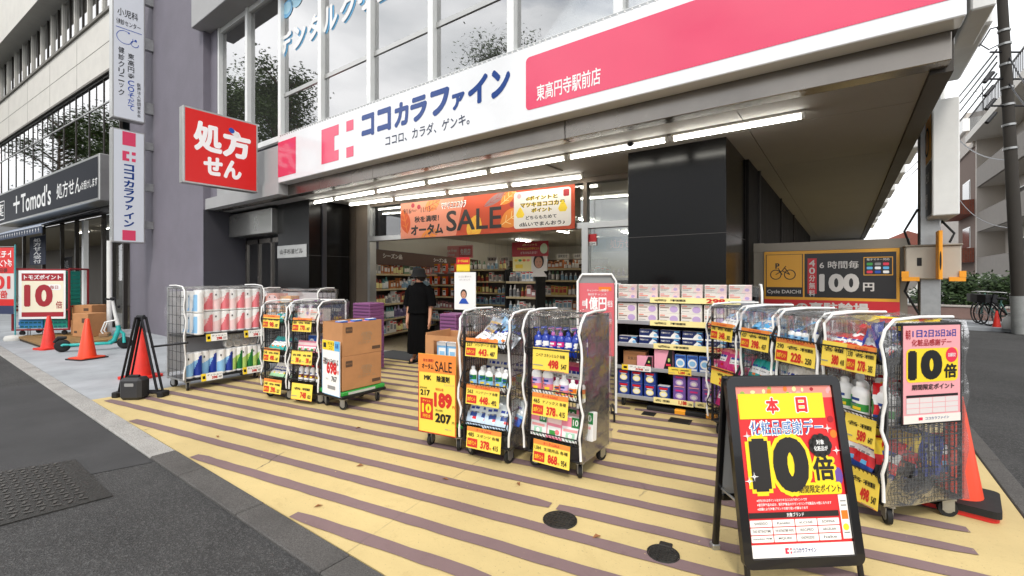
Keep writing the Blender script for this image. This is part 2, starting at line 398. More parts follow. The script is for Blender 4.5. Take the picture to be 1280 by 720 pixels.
# mauve stripes: rounded ends, direction 9.7 degrees off the front
SA = R(9.7); su = Vector((math.cos(SA), math.sin(SA))); sn = Vector((-math.sin(SA), math.cos(SA)))
st = MB(); p = -0.015
def clip_stripe(p):
    o = sn * p; lo, hi = -30., 30.
    # keep Y > 1.58, -7.4 < X < .72
    for (a, b_, s_) in ((su.y, o.y - 1.505, 1), (su.x, o.x + 7.3, 1), (-su.x, .74 - o.x, 1)):
        if abs(a) < 1e-6: continue
        t = -b_ / a
        if a > 0: lo = max(lo, t)
        else: hi = min(hi, t)
    return lo, hi
i = 0; p = 1.68
while p < 8.6:
    lo, hi = clip_stripe(p); w = .047
    if hi - lo > .5:
        hi -= rnd.uniform(0, .18); lo += rnd.uniform(0, .05); segs = [(lo, hi)]
        for cut in ([2.6] if i % 3 == 0 else [-1.1] if i % 3 == 1 else []):
            if lo + .4 < cut < hi - .4: segs = [(lo, cut), (cut + .05, hi)]
        for a, b_ in segs:
            # gently uneven edges
            n_ = max(4, int((b_ - a) / .12)); top, bot = [], []
            for q in range(n_ + 1):
                t = a + (b_ - a) * q / n_; e = min(q, n_ - q)
                ww = w * (1 if e > 0 else .72)
                j1, j2 = rnd.uniform(-.004, .004), rnd.uniform(-.004, .004)
                pt = sn * p + su * t; top.append(pt + sn * (ww + j1)); bot.append(pt - sn * (ww + j2))
            for q in range(n_): st.poly([(*bot[q], .0165), (*bot[q + 1], .0165), (*top[q + 1], .0165), (*top[q], .0165)], MPAINT)
    p += .2752; i += 1
structure(st.build('pavement_stripes'))
# covers in the ground
IRON = mat('cast_iron', '#33322f', .55, .5, .3, 25, .3, 60)
def round_cover(px, py, r, label, lug=False):
    c = G(px, py); t = thing('manhole_cover', label, 'manhole cover', (c.x, c.y, .012), R(9))
    mb = MB(); mb.lathe([(r, .0), (r, .008), (r * .93, .008), (r * .92, .004)], IRON, 28)
    mb.lathe([(r * .9, .004), (r * .88, .009)], IRON, 28); mb.build('plate', t)
    k = MB()
    for a in range(-3, 4):
        for b_ in range(-3, 4):
            x, y = a * r * .24, b_ * r * .24
            if math.hypot(x, y) < r * .82: k.box(x - r * .07, x + r * .07, y - r * .045, y + r * .045, .009, .012, IRON)
    k.build('tread', t)
    if lug: MB().cbox(-.035, .035, r * .8, r * 1.35, 0, .011, IRON, .006).build('lug', t)
round_cover(700, 653, .105, 'round dark iron cover on the yellow pavement, the one nearer the display carts')
round_cover(829, 696, .085, 'small round iron cover with a lug near the A-board', True)
q = [G(-60, 600), G(94, 575.5), G(141, 621), G(-60, 674)]
c = sum((v for v in q), Vector()) / 4
t = thing('utility_cover', 'large square iron access cover in the asphalt road', 'access cover', (c.x, c.y, .005))
ax = (q[2] - q[1]).normalized(); X = MB(); X.slab([(v.x - c.x, v.y - c.y) for v in q], -.02, .004, IRON); X.build('plate', t)
u = (q[1] - q[0]).normalized(); v_ = Vector((-u.y, u.x, 0)) * (-1 if (q[2] - q[1]).dot(Vector((-u.y, u.x, 0))) < 0 else 1)
tr = MB(); Wd, Hd = (q[1] - q[0]).length, (q[2] - q[1]).length; o = q[0] - c
for a in range(int(Wd / .062) - 1):
    for b_ in range(int(Hd / .062) - 1):
        s1, s2 = (.05 + a * .062) / Wd, (.05 + b_ * .062) / Hd
        e = o + (q[1] - q[0]) * s1 * (1 - s2) + (q[2] - q[3]) * s1 * s2 + (q[3] - q[0]) * s2
        f = u if (a + b_) % 2 else v_; g = v_ if (a + b_) % 2 else u
        tr.poly([tuple(Vector((e.x, e.y, .0095)) + f * i1 * .024 + g * i2 * .009) for i1, i2 in ((-1, -1), (1, -1), (1, 1), (-1, 1))], mat('worn_iron', '#4a4844', .45, .3))
tr.build('tread', t)
DMAT = mat('dark_iron_grate', '#1c1b1a', .6, .3, .3, 30)
for px, py, w, d, lab in ((850, 528, .22, .17, 'black square drain lid on the yellow pavement in front of the long shelf'), (811, 519, .14, .13, 'smaller black drain lid beside the wheel of the long shelf')):
    c = G(px, py); mb = MB().cbox(-w / 2, w / 2, -d / 2, d / 2, 0, .008, DMAT, .004)
    for a in range(6): mb.box(-w / 2 + .02, w / 2 - .02, -d / 2 + .02 + a * (d - .04) / 6, -d / 2 + .03 + a * (d - .04) / 6, .008, .011, DMAT)
    tag(mb.build('drain_lid', None, (c.x, c.y, .012), R(6)), lab, 'drain lid')
LEAF = mat('dry_leaf', '#8a5a34', .8)
for i, (px, py) in enumerate(((648, 608), (746, 675), (557, 602), (450, 585), (448, 537), (272, 548), (398, 636))):
    c = G(px, py); a = rnd.uniform(0, 6)
    mb = MB(); mb.poly([(-.03, 0, .002), (0, -.012, .012), (.03, 0, .004), (0, .014, .016)], LEAF)
    tag(mb.build('fallen_leaf', None, (c.x, c.y, .014), a), 'small dry brown leaf lying on the yellow pavement', 'leaf', 'dry leaves on the pavement')

# ================================================================ the drugstore building
PURP = mat('mauve_render_wall', '#77737d', .8, 0, .09, 1.3, .25, 45)
DGREY = mat('dark_grey_wall', '#3b3a40', .7, 0, .1, 2)
CONC = mat('pale_concrete_panel', '#a9a9a9', .75, 0, .07, 1.5, .1, 40)
SOFF = mat('soffit_panel', '#93918f', .7, 0, .06, 2)
SOFF2 = mat('soffit_joint', '#5e5850', .8)
GRANB = mat('black_granite', '#0b0a0a', .2, 0, .5, 60, spec=.22)
GROUT = mat('granite_joint', '#4a4745', .6)
FRAMEW = mat('white_window_frame', '#eceeec', .4, .1, .05, 4)
BLIND = mat('vertical_blind', '#e3e8e6', .8, 0, .05, 9)
INT_W = mat('interior_wall', '#d8d2c2', .75, 0, .04, 1); INT_C = mat('interior_ceiling', '#d9d6cd', .8, 0, .04, 1)
INT_F = mat('shop_floor_tile', '#9a8f78', .3, 0, .12, 2); DARKI = mat('dark_interior', '#1b1a1b', .8)
TUBE = mat('lit_tube', (1, .97, .88), .4, emit=14)
BRONZE = mat('bronze_frame', '#5b5147', .4, .5, .1, 6)

ZC = 3.05; YB = 4.42; XL, XR = -11.7, .62; YS = 4.22; ZS0, ZS1 = 3.25, 4.09
bld = thing('shop_building', 'building with the drugstore, mauve side wall, deep canopy and black granite pillars', 'building', (-5, 5, 0))
bi = Matrix.Translation((5, -5, 0))
def bp(mb, name, label=None):
    mb_o = mb.build(name, bld, None, 0, label); mb_o.matrix_parent_inverse = bi; return mb_o
bp(MB().box(-17.0, XL, 4.2, 9, 0, 16, PURP), 'mauve_wall')
DARKI_ = mat('dark_doorway', '#26252a', .5)
# recess with the building entrance
bp(MB().box(XL, XL + .02, 4.2, 5.1, 0, ZC, DGREY).box(XL, -8.4, 5.12, 5.2, 0, ZC, DARKI_), 'recess_wall')
mb = MB().cbox(XL + .03, -9.66, 4.72, 5.1, 2.46, 2.98, mat('lintel_steel', '#a9a8a4', .25, .8, .1, 2), .01); bp(mb, 'lintel_box')
mb = MB()
for x in (-11.5, -10.9, -10.3, -9.75): mb.box(x - .035, x + .035, 5.03, 5.1, .02, 2.4, STAIN)
mb.box(-11.5, -9.7, 5.03, 5.1, 2.3, 2.4, STAIN)
d = bp(mb, 'entrance_door'); g = MB().box(-11.5, -9.7, 5.06, 5.07, .05, 2.35, GLASS).build('pane', d)
tag(MB().disc(0, 0, .03, .03, 0, ORG).build('marker', None, atX(269, 333, -11.72)), 'tiny orange square marker on the mauve wall', 'marker')
# canopy: beam, soffit, hidden body above
mb = MB()
for a, b_ in ((XL, -9.3), (-9.3, -5.9), (-5.9, -2.5), (-2.5, XR)):
    mb.cbox(a + .004, b_ - .004, YB, YB + .16, ZC - .005, ZS0 + .03, STAIN, .006)
bp(mb, 'edge_beam')
bp(MB().box(-8.4, XR + .03, YS + .02, YB + .4, ZS0 + .005, ZS0 + .05, mat('fascia_underside', '#54504b', .6, .3)), 'fascia_underside')
mb = MB(); xs = [XL, -9.8, -7.9, -6.0, -4.1, -2.2, -.8, XR - .1]
for a, b_ in zip(xs, xs[1:]):
    for c, d_ in ((YB + .17, 5.3), (5.3, 7.2), (7.2, 12), (12, 22)): mb.box(a + .004, b_ - .004, c + .004, d_ - .004, ZC, ZC + .03, SOFF)
bp(mb, 'soffit'); bp(MB().box(XL, XR - .01, YB + .2, 22, ZC + .035, ZC + .06, SOFF2), 'soffit_backing')
bp(MB().box(XR - .1, XR + .03, YB + .17, 22, ZC - .03, ZS0 + .0, mat('side_beam_dark', '#4b4742', .6, .3, .1, 2)), 'side_beam')
mb = MB()
bp(MB().box(-3.75, -3.25, 5.2, 5.7, ZC - .012, ZC - .002, SOFF2).box(-3.73, -3.27, 5.22, 5.68, ZC - .016, ZC - .006, SOFF), 'access_hatch')
# wall above and windows
YW = 4.45
bp(MB().box(XL, -11.36, YW - .1, YW + .25, ZS0 - .0, 16, PURP).box(-11.36, -9.9, YW - .1, YW + .25, ZS0, ZS1, CONC).box(XL, XR + .05, YW + .0, YW + .25, 7.1, 16, CONC), 'upper_wall')
bp(MB().cbox(XL - .1, XR + .1, YW - .45, YW, 7.1, 8.1, CONC, .01), 'window_head_ledge')
bp(MB().cbox(-9.75, -8.42, YW - .15, YW + .2, ZC + .23, ZS1 - .1, CONC, .01).box(-11.7, -8.42, 4.24, 4.42, 3.06, 3.3, CONC), 'grey_spandrel')
bp(MB().box(XR - .2, XR + .05, YW + .25, 22, ZS0, 16, CONC).box(XL, XR, 22, 22.2, 0, 16, CONC), 'side_wall')
xp = [-9.98 + 1.355 * i for i in range(-1, 9)]
for i, x in enumerate(xp[:-1], -1):
    x2 = min(xp[i + 2], XR) ; w = MB()
    w.box(x - .05, x + .05, YW - .09, YW + .04, ZS1 + .03, 7.1, FRAMEW)
    w.box(x + .05, x2 - .05, YW - .06, YW + .02, ZS1 + .03, ZS1 + .13, FRAMEW).box(x + .05, x2 - .05, YW - .06, YW + .02, 7.0, 7.1, FRAMEW)
    if i >= 1: w.box(x + .051, x2 - .051, YW - .03, YW + .015, 4.93, 5.0, ALU)
    o = bp(w, 'window')
    p_ = MB().box(x + .05, x2 - .05, YW - .012, YW - .004, ZS1 + .13, 7.0, GLASS2).build('pane', o)
    bl = MB(); n_ = 14
    if i > 0:
        for q in range(n_):
            xa = x + .05 + (x2 - x - .1) * q / n_; bl.poly([(xa, YW + .10, ZS1 + .1), (xa + (x2 - x - .1) / n_ * .97, YW + .125, ZS1 + .1), (xa + (x2 - x - .1) / n_ * .97, YW + .125, 7.05), (xa, YW + .10, 7.05)], BLIND)
        bl.build('blind', o)
bp(MB().box(XL + .4, XR - .3, YW + .9, YW + 1.0, ZS0, 7.2, mat('upper_room_wall', '#8b8f8e', .8)), 'upper_room_wall')
# pillars
def pillar(x0, x1, y0, y1, label, joints):
    mb = MB().cbox(x0, x1, y0, y1, 0, ZC + .02, GRANB, .004)
    for z in joints: mb.box(x0 - .001, x1 + .001, y0 - .001, y1 + .001, z, z + .006, GROUT)
    bp(mb, 'pillar', label)
pillar(-9.65, -8.45, 4.85, 5.75, 'black granite pillar with the steel name plate', [1.95])
pillar(-2.16, -1.04, 5.4, 6.6, 'broad black granite pillar behind the long shelf', [2.0])
# steel plate with building name
pt = thing('name_plate', 'brushed steel plate reading 山手杉並ビル on the black pillar', 'name plate', (-9.05, 4.835, 2.05))
NP0, NP1 = atY(341, 328, 4.835), atY(390, 306, 4.835)
MB().cbox(-.6, .53, 0, .012, -.13, .13, ALU, .004).build('plate', pt)
MB().text('山手杉並ビル', -.48, -.055, .4, .055, -.003, mat('engraved_dark', '#2d2b29', .5), .015).build('lettering', pt)

# entrance plane (turned a few degrees from the front)
EA = R(5.5); EO = Vector((-7.62, 5.93, 0)); EX = frame(EO, EA)
def E(u, v, z=0): return EX @ Vector((u, v, z))
def PE(px, py, v): return atP(px, py, E(0, v), EA)
ent = MB(EX)
ent.box(-.95, -.72, -.05, .15, .01, ZC, BRONZE).box(-.72, -.3, -.02, .1, .01, ZC, mat('bronze_panel', '#6e6357', .5, .3, .06, 3)).box(-.35, -.28, -.05, .12, .01, ZC, ALU)
ent.box(-.28, 6.3, -.05, .12, 2.27, 2.36, ALU).box(-.28, 6.3, -.05, .12, 2.97, ZC, BRONZE)
for u in (4.42, 6.25): ent.box(u - .05, u + .05, -.05, .12, .01, 2.27, ALU)
for u in (2.2, 4.42): ent.box(u - .03, u + .03, -.04, .1, 2.36, 2.97, BRONZE)
ef = bp(ent, 'entrance_frame')
MB(EX).box(-.28, 6.25, .02, .03, 2.36, 2.97, GLASS).box(4.47, 6.2, .02, .03, .05, 2.27, GLASS).build('pane', ef)
# shop room
mb = MB(EX); VB = 13.
mb.box(-4, -3.9, .2, VB, 0, 3, INT_W).box(-4, 6.5, VB, VB + .1, 0, 3, INT_W).box(6.4, 6.5, .3, VB, 0, 3, INT_W).box(-4, -.9, .16, .2, 0, 3, INT_W)
bp(mb, 'interior_wall'); bp(MB(EX).box(-4, 6.4, .1, VB, 3.0, 3.04, INT_C), 'interior_ceiling')
structure(MB(EX).box(-4, 6.4, .12, VB, .0, .016, INT_F).build('shop_floor'))
# side of the building in the passage: dark glazing, far end
mb = MB().box(-1.04, -1.0, 6.6, 20, 0, ZC, mat('passage_wall', '#1b1918', .6, .1, .2, 2, spec=.15)).box(-1.0, 1.2, 19.9, 20, 0, 2.2, DARKI)
bp(mb, 'passage_wall')
for y in (7.4, 10.2, 13): bp(MB().box(-1.0, -.97, y, y + .06, .02, ZC, mat('dark_mullion', '#2b2725', .5)), 'mullion')
# side bays seen stepping away under the eaves
for i in range(9): bp(MB().cbox(XR + .06, XR + .42, 5.6 + i * 2.3, 7.0 + i * 2.3, 3.7, 5.2, WHT, .02), 'side_bay')

# ---------------- ceiling tube lamps of the canopy and the shop
TUBE_IN = mat('lit_tube_indoor', (1, .96, .88), .4, emit=30)
def tube_lamp(p, q, z, label, group):
    d = Vector((q[0] - p[0], q[1] - p[1], 0)); ln = d.length; a = math.atan2(d.y, d.x); c = ((p[0] + q[0]) / 2, (p[1] + q[1]) / 2, z)
    t = thing('tube_lamp', label, 'lamp', c, a, group)
    MB().cbox(-ln / 2 + .004, ln / 2 - .004, -.03, .03, -.028, 0, WHT, .004).cbox(-ln / 2, -ln / 2 + .035, -.02, .02, -.075, -.028, WHT, .004).cbox(ln / 2 - .035, ln / 2, -.02, .02, -.075, -.028, WHT, .004).build('batten', t)
    MB().tube((-ln / 2 + .036, 0, -.058), (ln / 2 - .036, 0, -.058), .019, TUBE_IN if 'inside' in group else TUBE, 10).build('tube', t)
x = -.27
for i in range(7):
    tube_lamp((x - .015, 4.97), (x - 1.235, 4.97), ZC, 'lit fluorescent tube of the row along the canopy edge', 'tubes along the canopy edge'); x -= 1.25
a = Vector((-3.1, 6.03)); b_ = Vector((-8.4, 5.50)); dd = (b_ - a).normalized()
for i in range(4):
    p_ = a + dd * i * 1.27; tube_lamp(p_, p_ + dd * 1.235, ZC, 'lit fluorescent tube of the row before the shop entrance', 'tubes before the entrance')
for u, v in ((1.2, 2.2), (4.5, 2.2), (1.2, 5.5), (4.5, 5.0), (1.2, 9), (4.5, 9), (-1.5, 4), (-1.5, 8), (2.8, 3.6), (2.8, 7)):  # some of these tubes are added to brighten the shop
    p_, q_ = E(u, v), E(u, v + 1.24); tube_lamp((p_.x, p_.y), (q_.x, q_.y), 3.0, 'lit fluorescent tube on the ceiling inside the shop', 'tubes inside the shop')

# ---------------- fascia sign
fs = thing('fascia_sign', 'long white and pink shop sign ココカラファイン above the canopy', 'sign', (-8.39, YS, ZS0)); FL = XR + .04 + 8.39; FH = ZS1 - ZS0
MB().cbox(0, FL, 0, .2, 0, FH, mat('sign_face_white', '#eceef0', .12, 0, .02, 3, coat=.3), .008).build('board', fs)
SPINK = mat('sign_pink', '#e5486b', .12, 0, .04, 1, coat=.4); SNAVY = mat('sign_navy', '#163f86', .2)
def fx(px, py):
    p_ = atY(px, py, YS); return p_.x + 8.39, p_.z - ZS0
MB().rect(.0, .1, .62, FH - .1, -.003, SPINK).build('pink_panel', fs); m = MB(); x0 = fx(657.5, 140)[0]; m.rrect(x0, .13, FL + .3 - .34, FH - .12, .05, -.003, SPINK); m.build('pink_panel', fs)
m = MB(); e0 = fx(402, 205)[0]; e1 = fx(423.5, 200)[0]; ez0, ez1 = .13, FH - .14; ew = (ez1 - ez0)
mid = (ez0 + ez1) / 2; q = ew / 4.4
m.para([(e0, ez0), (e1, ez0), (e1, mid - q * .9), (e1 - .12, mid - q * .9), (e1 - .12, mid + q * .9), (e1, mid + q * .9), (e1, ez1), (e0, ez1)], -.003, SPINK)
e2 = fx(433, 200)[0]; e3 = fx(442, 195)[0]; m.rect(e2, ez0, e3, ez0 + q * 1.25, -.003, SPINK); m.rect(e2, ez1 - q * 1.25, e3, ez1, -.003, SPINK); m.build('emblem', fs)
m = MB()
cxs = [(452, 468), (471.5, 489), (493, 511), (513, 534), (538, 562), (565, 581), (585, 610), (614, 638)]
for ch, (a, b_) in zip('ココカラファイン', cxs):
    xa = fx(a, 160)[0]; xb = fx(b_, 150)[0]; zt = FH - .13; zb = .37
    if ch == 'ァ': zt -= .13
    m.text(ch, xa, zb, xb, zt, -.004, SNAVY, .055)
m.text('ココロ、カラダ、ゲンキ。', fx(482, 185)[0], .15, fx(587, 158)[0], .30, -.004, mat('sign_dark_text', '#2a3550', .3), .008); m.build('lettering', fs)
m = MB(); m.text('東高円寺駅前店', fx(671, 124)[0], .2, fx(751, 101)[0], .38, -.005, WHITE, .02); m.build('branch_name', fs)
m = MB().cbox(0, FL, .02, .2, FH, FH + .035, STEEL, .005)
for i in range(120): xx = .05 + i * (FL - .1) / 119; m.cbox(xx - .008, xx + .008, -.004, .012, FH - .005, FH + .012, WHITE, .003)
m.build('led_strip', fs)
# window lettering of the clinic upstairs
wl = thing('window_lettering', 'white and blue letters デンタルクリニック on the upstairs window', 'lettering', (-8.72, YW - .03, 5.72))
LB = mat('lettering_blue', '#6fb6e2', .3)
m = MB()
for i, ch in enumerate('デンタルクリニック'):
    m.X = Matrix.Translation((i * .49, 0, 0)); k_ = .7 if ch == 'ッ' else 1
    m.text(ch, .025, -.025, .44 * k_, .40 * k_, .014, LB, .07); m.text(ch, 0, 0, .415 * k_, .425 * k_, .0, WHITE, .045)
m.X = Matrix.Identity(4); m.build('letters', wl)
m = MB(); m.disc(.25, .85, .2, .16, .01, LB); m.disc(.25, .87, .15, .11, .008, mat('pale_blue', '#a9dcf2', .3)); m.disc(.6, .95, .2, .18, .01, mat('pale_blue', '#a9dcf2', .3)); m.disc(1.0, .9, .16, .12, .01, LB); m.build('emblem', wl)

# ---------------- projecting signs on the mauve wall
def side_sign(name, label, x, y0, y1, z0, z1, thick, body, rim=.02):
    """box sign standing out from the wall; its face looks along +x; local frame: x along +Y, front -y = world +X"""
    t = thing(name, label, 'sign', (x, y0, z0), R(90)); w = y1 - y0; h = z1 - z0
    MB().cbox(0, w, 0, thick, 0, h, ALU, .006).build('box', t)
    MB().rect(rim, rim, w - rim, h - rim, -.003, body).build('face', t)
    return t, w, h
PRX = -8.97
SRED = mat('sign_red', '#dd1f1c', .3); 
t, w, h = side_sign('prescription_sign', 'square red box sign 処方せん standing out beside the fascia', PRX, 2.92, 4.13, 3.12, 4.42, .17, SRED, .03)
m = MB(); RW = mat('sign_white_text', '#ffffff', .4)
m.text('処', .15, .58, .60, 1.1, -.006, RW, .045).text('方', .60, .57, 1.08, 1.06, -.006, RW, .055); m.text('せん', .30, .18, .92, .52, -.006, RW, .055); m.build('lettering', t)
m = MB(); m.X = Matrix.Translation((.79, 0, 1.03)) @ Matrix.Rotation(R(35), 4, 'Y'); m.rrect(-.1, -.045, .1, .045, .044, -.009, WHITE); m.rrect(-.1, -.045, 0, .045, .044, -.010, BLUE); m.build('capsule', t)
for z in (.2, .95): MB().box(1.19, 1.24, .04, .12, z, z + .12, STEEL).build('bracket', t)
VX = -14.9
t, w, h = side_sign('clinic_sign', 'tall white box sign 健診クリニック high beside the mauve wall', VX, 3.33, 4.0, 5.58, 9.3, .26, mat('sign_lit_white', '#dfe3ea', .25), .03)
DK = mat('sign_dark', '#26272b', .4); m = MB()
zt = atX(160, 10, VX).z - 5.58
m.text('小児科', .1, 2.62, .52, 2.82, -.006, DK, .012); m.text('健診センター', .08, 2.4, .57, 2.54, -.006, DK, .01); m.rect(.07, 2.31, .6, 2.325, -.006, BLUE)
m.vtext('東高円寺', .31, 1.74, .13, .17, -.006, DK, .012); m.vtext('COそだて', .31, 1.05, .13, .16, -.006, BLUE, .012)
m.vtext('健診クリニック', .12, 1.84, .12, .18, -.006, DK, .012); m.vtext('医療法人財団東友会', .5, 1.02, .075, .1, -.006, DK, .008); m.build('lettering', t)
m = MB()
for cx, cz, r_ in ((.25, 2.1, .17), (.45, 2.0, .085)):
    for i in range(26):
        a0, a1 = 2 * math.pi * i / 30 + 1.0, 2 * math.pi * (i + 1) / 30 + 1.0
        m.para([(cx + r_ * math.cos(a0), cz + r_ * math.sin(a0)), (cx + r_ * math.cos(a1), cz + r_ * math.sin(a1)), (cx + (r_ - .014) * math.cos(a1), cz + (r_ - .014) * math.sin(a1)), (cx + (r_ - .014) * math.cos(a0), cz + (r_ - .014) * math.sin(a0))], -.006, BLUE)
m.disc(.33, 2.24, .02, .02, -.007, BLUE); m.disc(.47, 2.1, .025, .025, -.007, BLUE); m.build('emblem', t)
for z in (.3, 2.0, 3.2): MB().box(w, w + .2, .06, .2, z, z + .3, STEEL).build('bracket', t)
t, w, h = side_sign('shop_blade_sign', 'tall narrow white box sign ココカラファイン below the clinic sign', VX, 3.33, 4.0, 2.42, 5.32, .26, mat('sign_lit_white', '#dfe3ea', .25), .03)
m = MB(); m.rect(.2, 2.5, .47, 2.85, -.006, SPINK); m.rect(.2, .06, .47, .32, -.006, SPINK); m.build('pink_block', t)
m = MB(); m.para([(.2, 2.1), (.34, 2.1), (.34, 2.17), (.28, 2.17), (.28, 2.28), (.34, 2.28), (.34, 2.35), (.2, 2.35)], -.006, SPINK)
m.rect(.39, 2.1, .47, 2.18, -.006, SPINK); m.rect(.39, 2.27, .47, 2.35, -.006, SPINK); m.build('emblem', t)
m = MB(); m.vtext('ココカラファイン', .23, 2.03, .21, .205, -.006, SNAVY, .04); m.build('lettering', t)
for z in (.4, 1.4, 2.5): MB().box(w, w + .2, .06, .2, z, z + .2, STEEL).build('bracket', t)
po = thing('sign_post', 'slim white steel post below the blade sign', 'post', (-14.9 - .1, 3.3, 0)); MB().tube((0, 0, .02), (0, 0, 2.45), .055, WHT, 14).build('pole', po); MB().cbox(-.12, .12, -.12, .12, .012, .03, STEEL, .005).build('base_plate', po)
p_ = atY(108, 400, 3.75); po = thing('awning_post', 'white post in front of the pharmacy next door, left of the sign post', 'post', (p_.x, 3.72, 0)); MB().box(-.12, .12, -.06, .06, .02, 3.35, WHT).build('pole', po); MB().cbox(-.16, .16, -.1, .1, .012, .03, STEEL, .005).build('base_plate', po)
# ================================================================ the neighbour building with the other pharmacy
NA = R(3.7); NO = Vector((-16.98, 4.05, 0)); NX = frame(NO, NA)
def PN(px, py, y=0):
    o = NX @ Vector((0, y, 0)); u, z = atP(px, py, o, NA); return u, z
NC = mat('pale_tile_panel', '#d9d6ce', .7, 0, .06, 2, .12, 30); NF = mat('dark_bronze_window', '#3c3833', .4, .4); NJ = mat('panel_joint', '#7b7871', .7)
NGL = clear_mat('neighbour_glass', (.35, .37, .38), .5, .02, .0)
nb = thing('neighbour_building', 'pale panelled office building with ribbon windows left of the mauve wall', 'building', tuple(NO), NA)
NW = -40
m = MB().box(NW, 0, -.10, 6, 7.75, 9.5, NC).box(NW, 0, -.6, 6, 11.2, 13.2, NC).box(NW, 0, -.1, 6, 14.6, 16.6, NC).box(NW, 0, .2, .3, 5, 15, mat('office_dark', '#23262a', .6)); m.build('wall', nb)
m = MB().box(NW, .0, -.16, -.1, 9.5, 9.58, NJ).box(NW, 0, -.105, -.1, 8.6, 8.615, NJ).box(NW, 0, -.14, -.1, 7.68, 7.75, NJ)
for i in range(14): m.box(NW + i * 3 + .3, NW + i * 3 + .315, -.103, -.1, 7.75, 9.5, NJ)
m.build('sill', nb)
bl = mat('blind_reflection_white', '#dadcdc', .7)  # blind white that also paints in the bright reflection of the panes
for i in range(24):
    x = -.15 - i * 1.3
    f = MB(); f.box(x - .02, x + .02, -.05, .02, 5.0, 7.7, NF).box(x - 1.28, x - .02, -.06, .02, 7.63, 7.7, ALU).box(x - 1.28, x - .02, -.05, .02, 6.85, 6.89, ALU).box(x - .66, x - .64, -.045, .02, 6.9, 7.6, NF).box(x - 1.26, x - .04, -.07, .02, 5.0, 5.06, NF)
    o = f.build('window', nb); MB().rect(x - 1.28, 5.06, x - .02, 7.6, -.03, NGL).build('pane', o)
    f = MB(); f.box(x - .045, x + .045, -.08, .05, 9.58, 11.2, NC).box(x - .66, x - .60, -.05, .04, 9.58, 11.2, NF).box(x - 1.23, x - .07, -.05, .04, 9.58, 9.66, NF)
    o = f.build('window', nb); MB().rect(x - 1.23, 9.6, x - .07, 11.2, -.02, NGL).build('pane', o); MB().rect(x - 1.2, 9.7 + rnd.random() * .3, x - .1, 11.2, .06, bl).build('blind', o)
    if i < 12:
        f = MB(); f.box(x - .07, x + .07, -.08, .05, 13.2, 14.6, NC); o = f.build('window', nb); MB().rect(x - 1.23, 13.2, x - .07, 14.6, -.02, NGL).build('pane', o)
# ground-floor shop front, dark glass, lit inside
m = MB()
for x in (-.05, -.95, -1.75, -4.3, -5.9, -8.2, -11): m.box(x - .05, x + .05, .0, .1, .02, 3.6, NF)
m.box(NW, 0, -.02, .1, 3.5, 5.0, NF); sf = m.build('shop_front', nb); MB().rect(-1.7, .05, -.05, 3.5, .05, GLASS).build('pane', sf)
MB().box(NW, 0, 4.5, 4.6, 0, 3.6, mat('pharmacy_back_wall', '#5f5a52', .7)).box(NW, 0, .12, 4.5, 3.45, 3.5, mat('pharmacy_ceiling', '#8d897f', .8)).box(NW, 0, .1, 4.5, -.01, .015, INT_F).build('interior_wall', nb)
for x, y in ((-1.0, 1.4), (-2.5, 1.2), (-5, 1.2), (-8, 1.2), (-1.2, 3.0), (-4.2, 3), (-7.2, 3)):
    p_ = NX @ Vector((x - .6, y, 0)); q_ = NX @ Vector((x + .6, y, 0)); tube_lamp((p_.x, p_.y), (q_.x, q_.y), 3.44, 'lit tube on the ceiling of the pharmacy next door', 'tubes in the pharmacy next door')
# sign board of the pharmacy
ax, az1 = PN(124, 191, -.55); _, az0 = PN(124, 250, -.55); TH_, T0 = az1 - az0, az0
ts = thing('pharmacy_sign', "long dark navy pharmacy sign reading Tomod's 処方せん", 'sign', tuple(NX @ Vector((ax, -.55, T0))), NA)
SL = 12.; MB().cbox(-SL, 0, 0, .5, 0, TH_, ALU, .02).build('box', ts)
TNV = mat('sign_dark_navy', '#1d2029', .5, spec=.15); MB().rect(-SL, .08, -.1, TH_ - .08, -.004, TNV).build('face', ts)
def tx(px, py): u, z = PN(px, py, -.56); return u - ax, z - T0
m = MB(); a, b_ = tx(26, 260)[0], tx(63.5, 225)[0]
m.text("Tomod's", a, .26, b_, 1.0, -.008, WHITE, .02); c, d_ = tx(70.5, 253)[0], tx(101, 225)[0]; m.text('処方せん', c, .36, d_, .88, -.008, WHITE, .01); c, d_ = tx(101.5, 240)[0], tx(121.5, 230)[0]; m.text('お受けします', c, .42, d_, .68, -.008, WHITE, .01)
a = tx(16.5, 265)[0]; b_ = tx(24.5, 255)[0]; m.rect((a + b_) / 2 - .07, .3, (a + b_) / 2 + .07, .98, -.008, WHITE); m.rect(a, .62, b_, .74, -.009, WHITE)
a = tx(-8, 280)[0]; b_ = tx(5.5, 275)[0]; m.rrect(a, .2, b_, .98, .08, -.008, WHITE); m.rrect(a + .04, .24, b_ - .04, .94, .06, -.009, TNV); m.text('薬', a + .1, .34, b_ - .1, .86, -.01, WHITE, .01); m.build('lettering', ts)
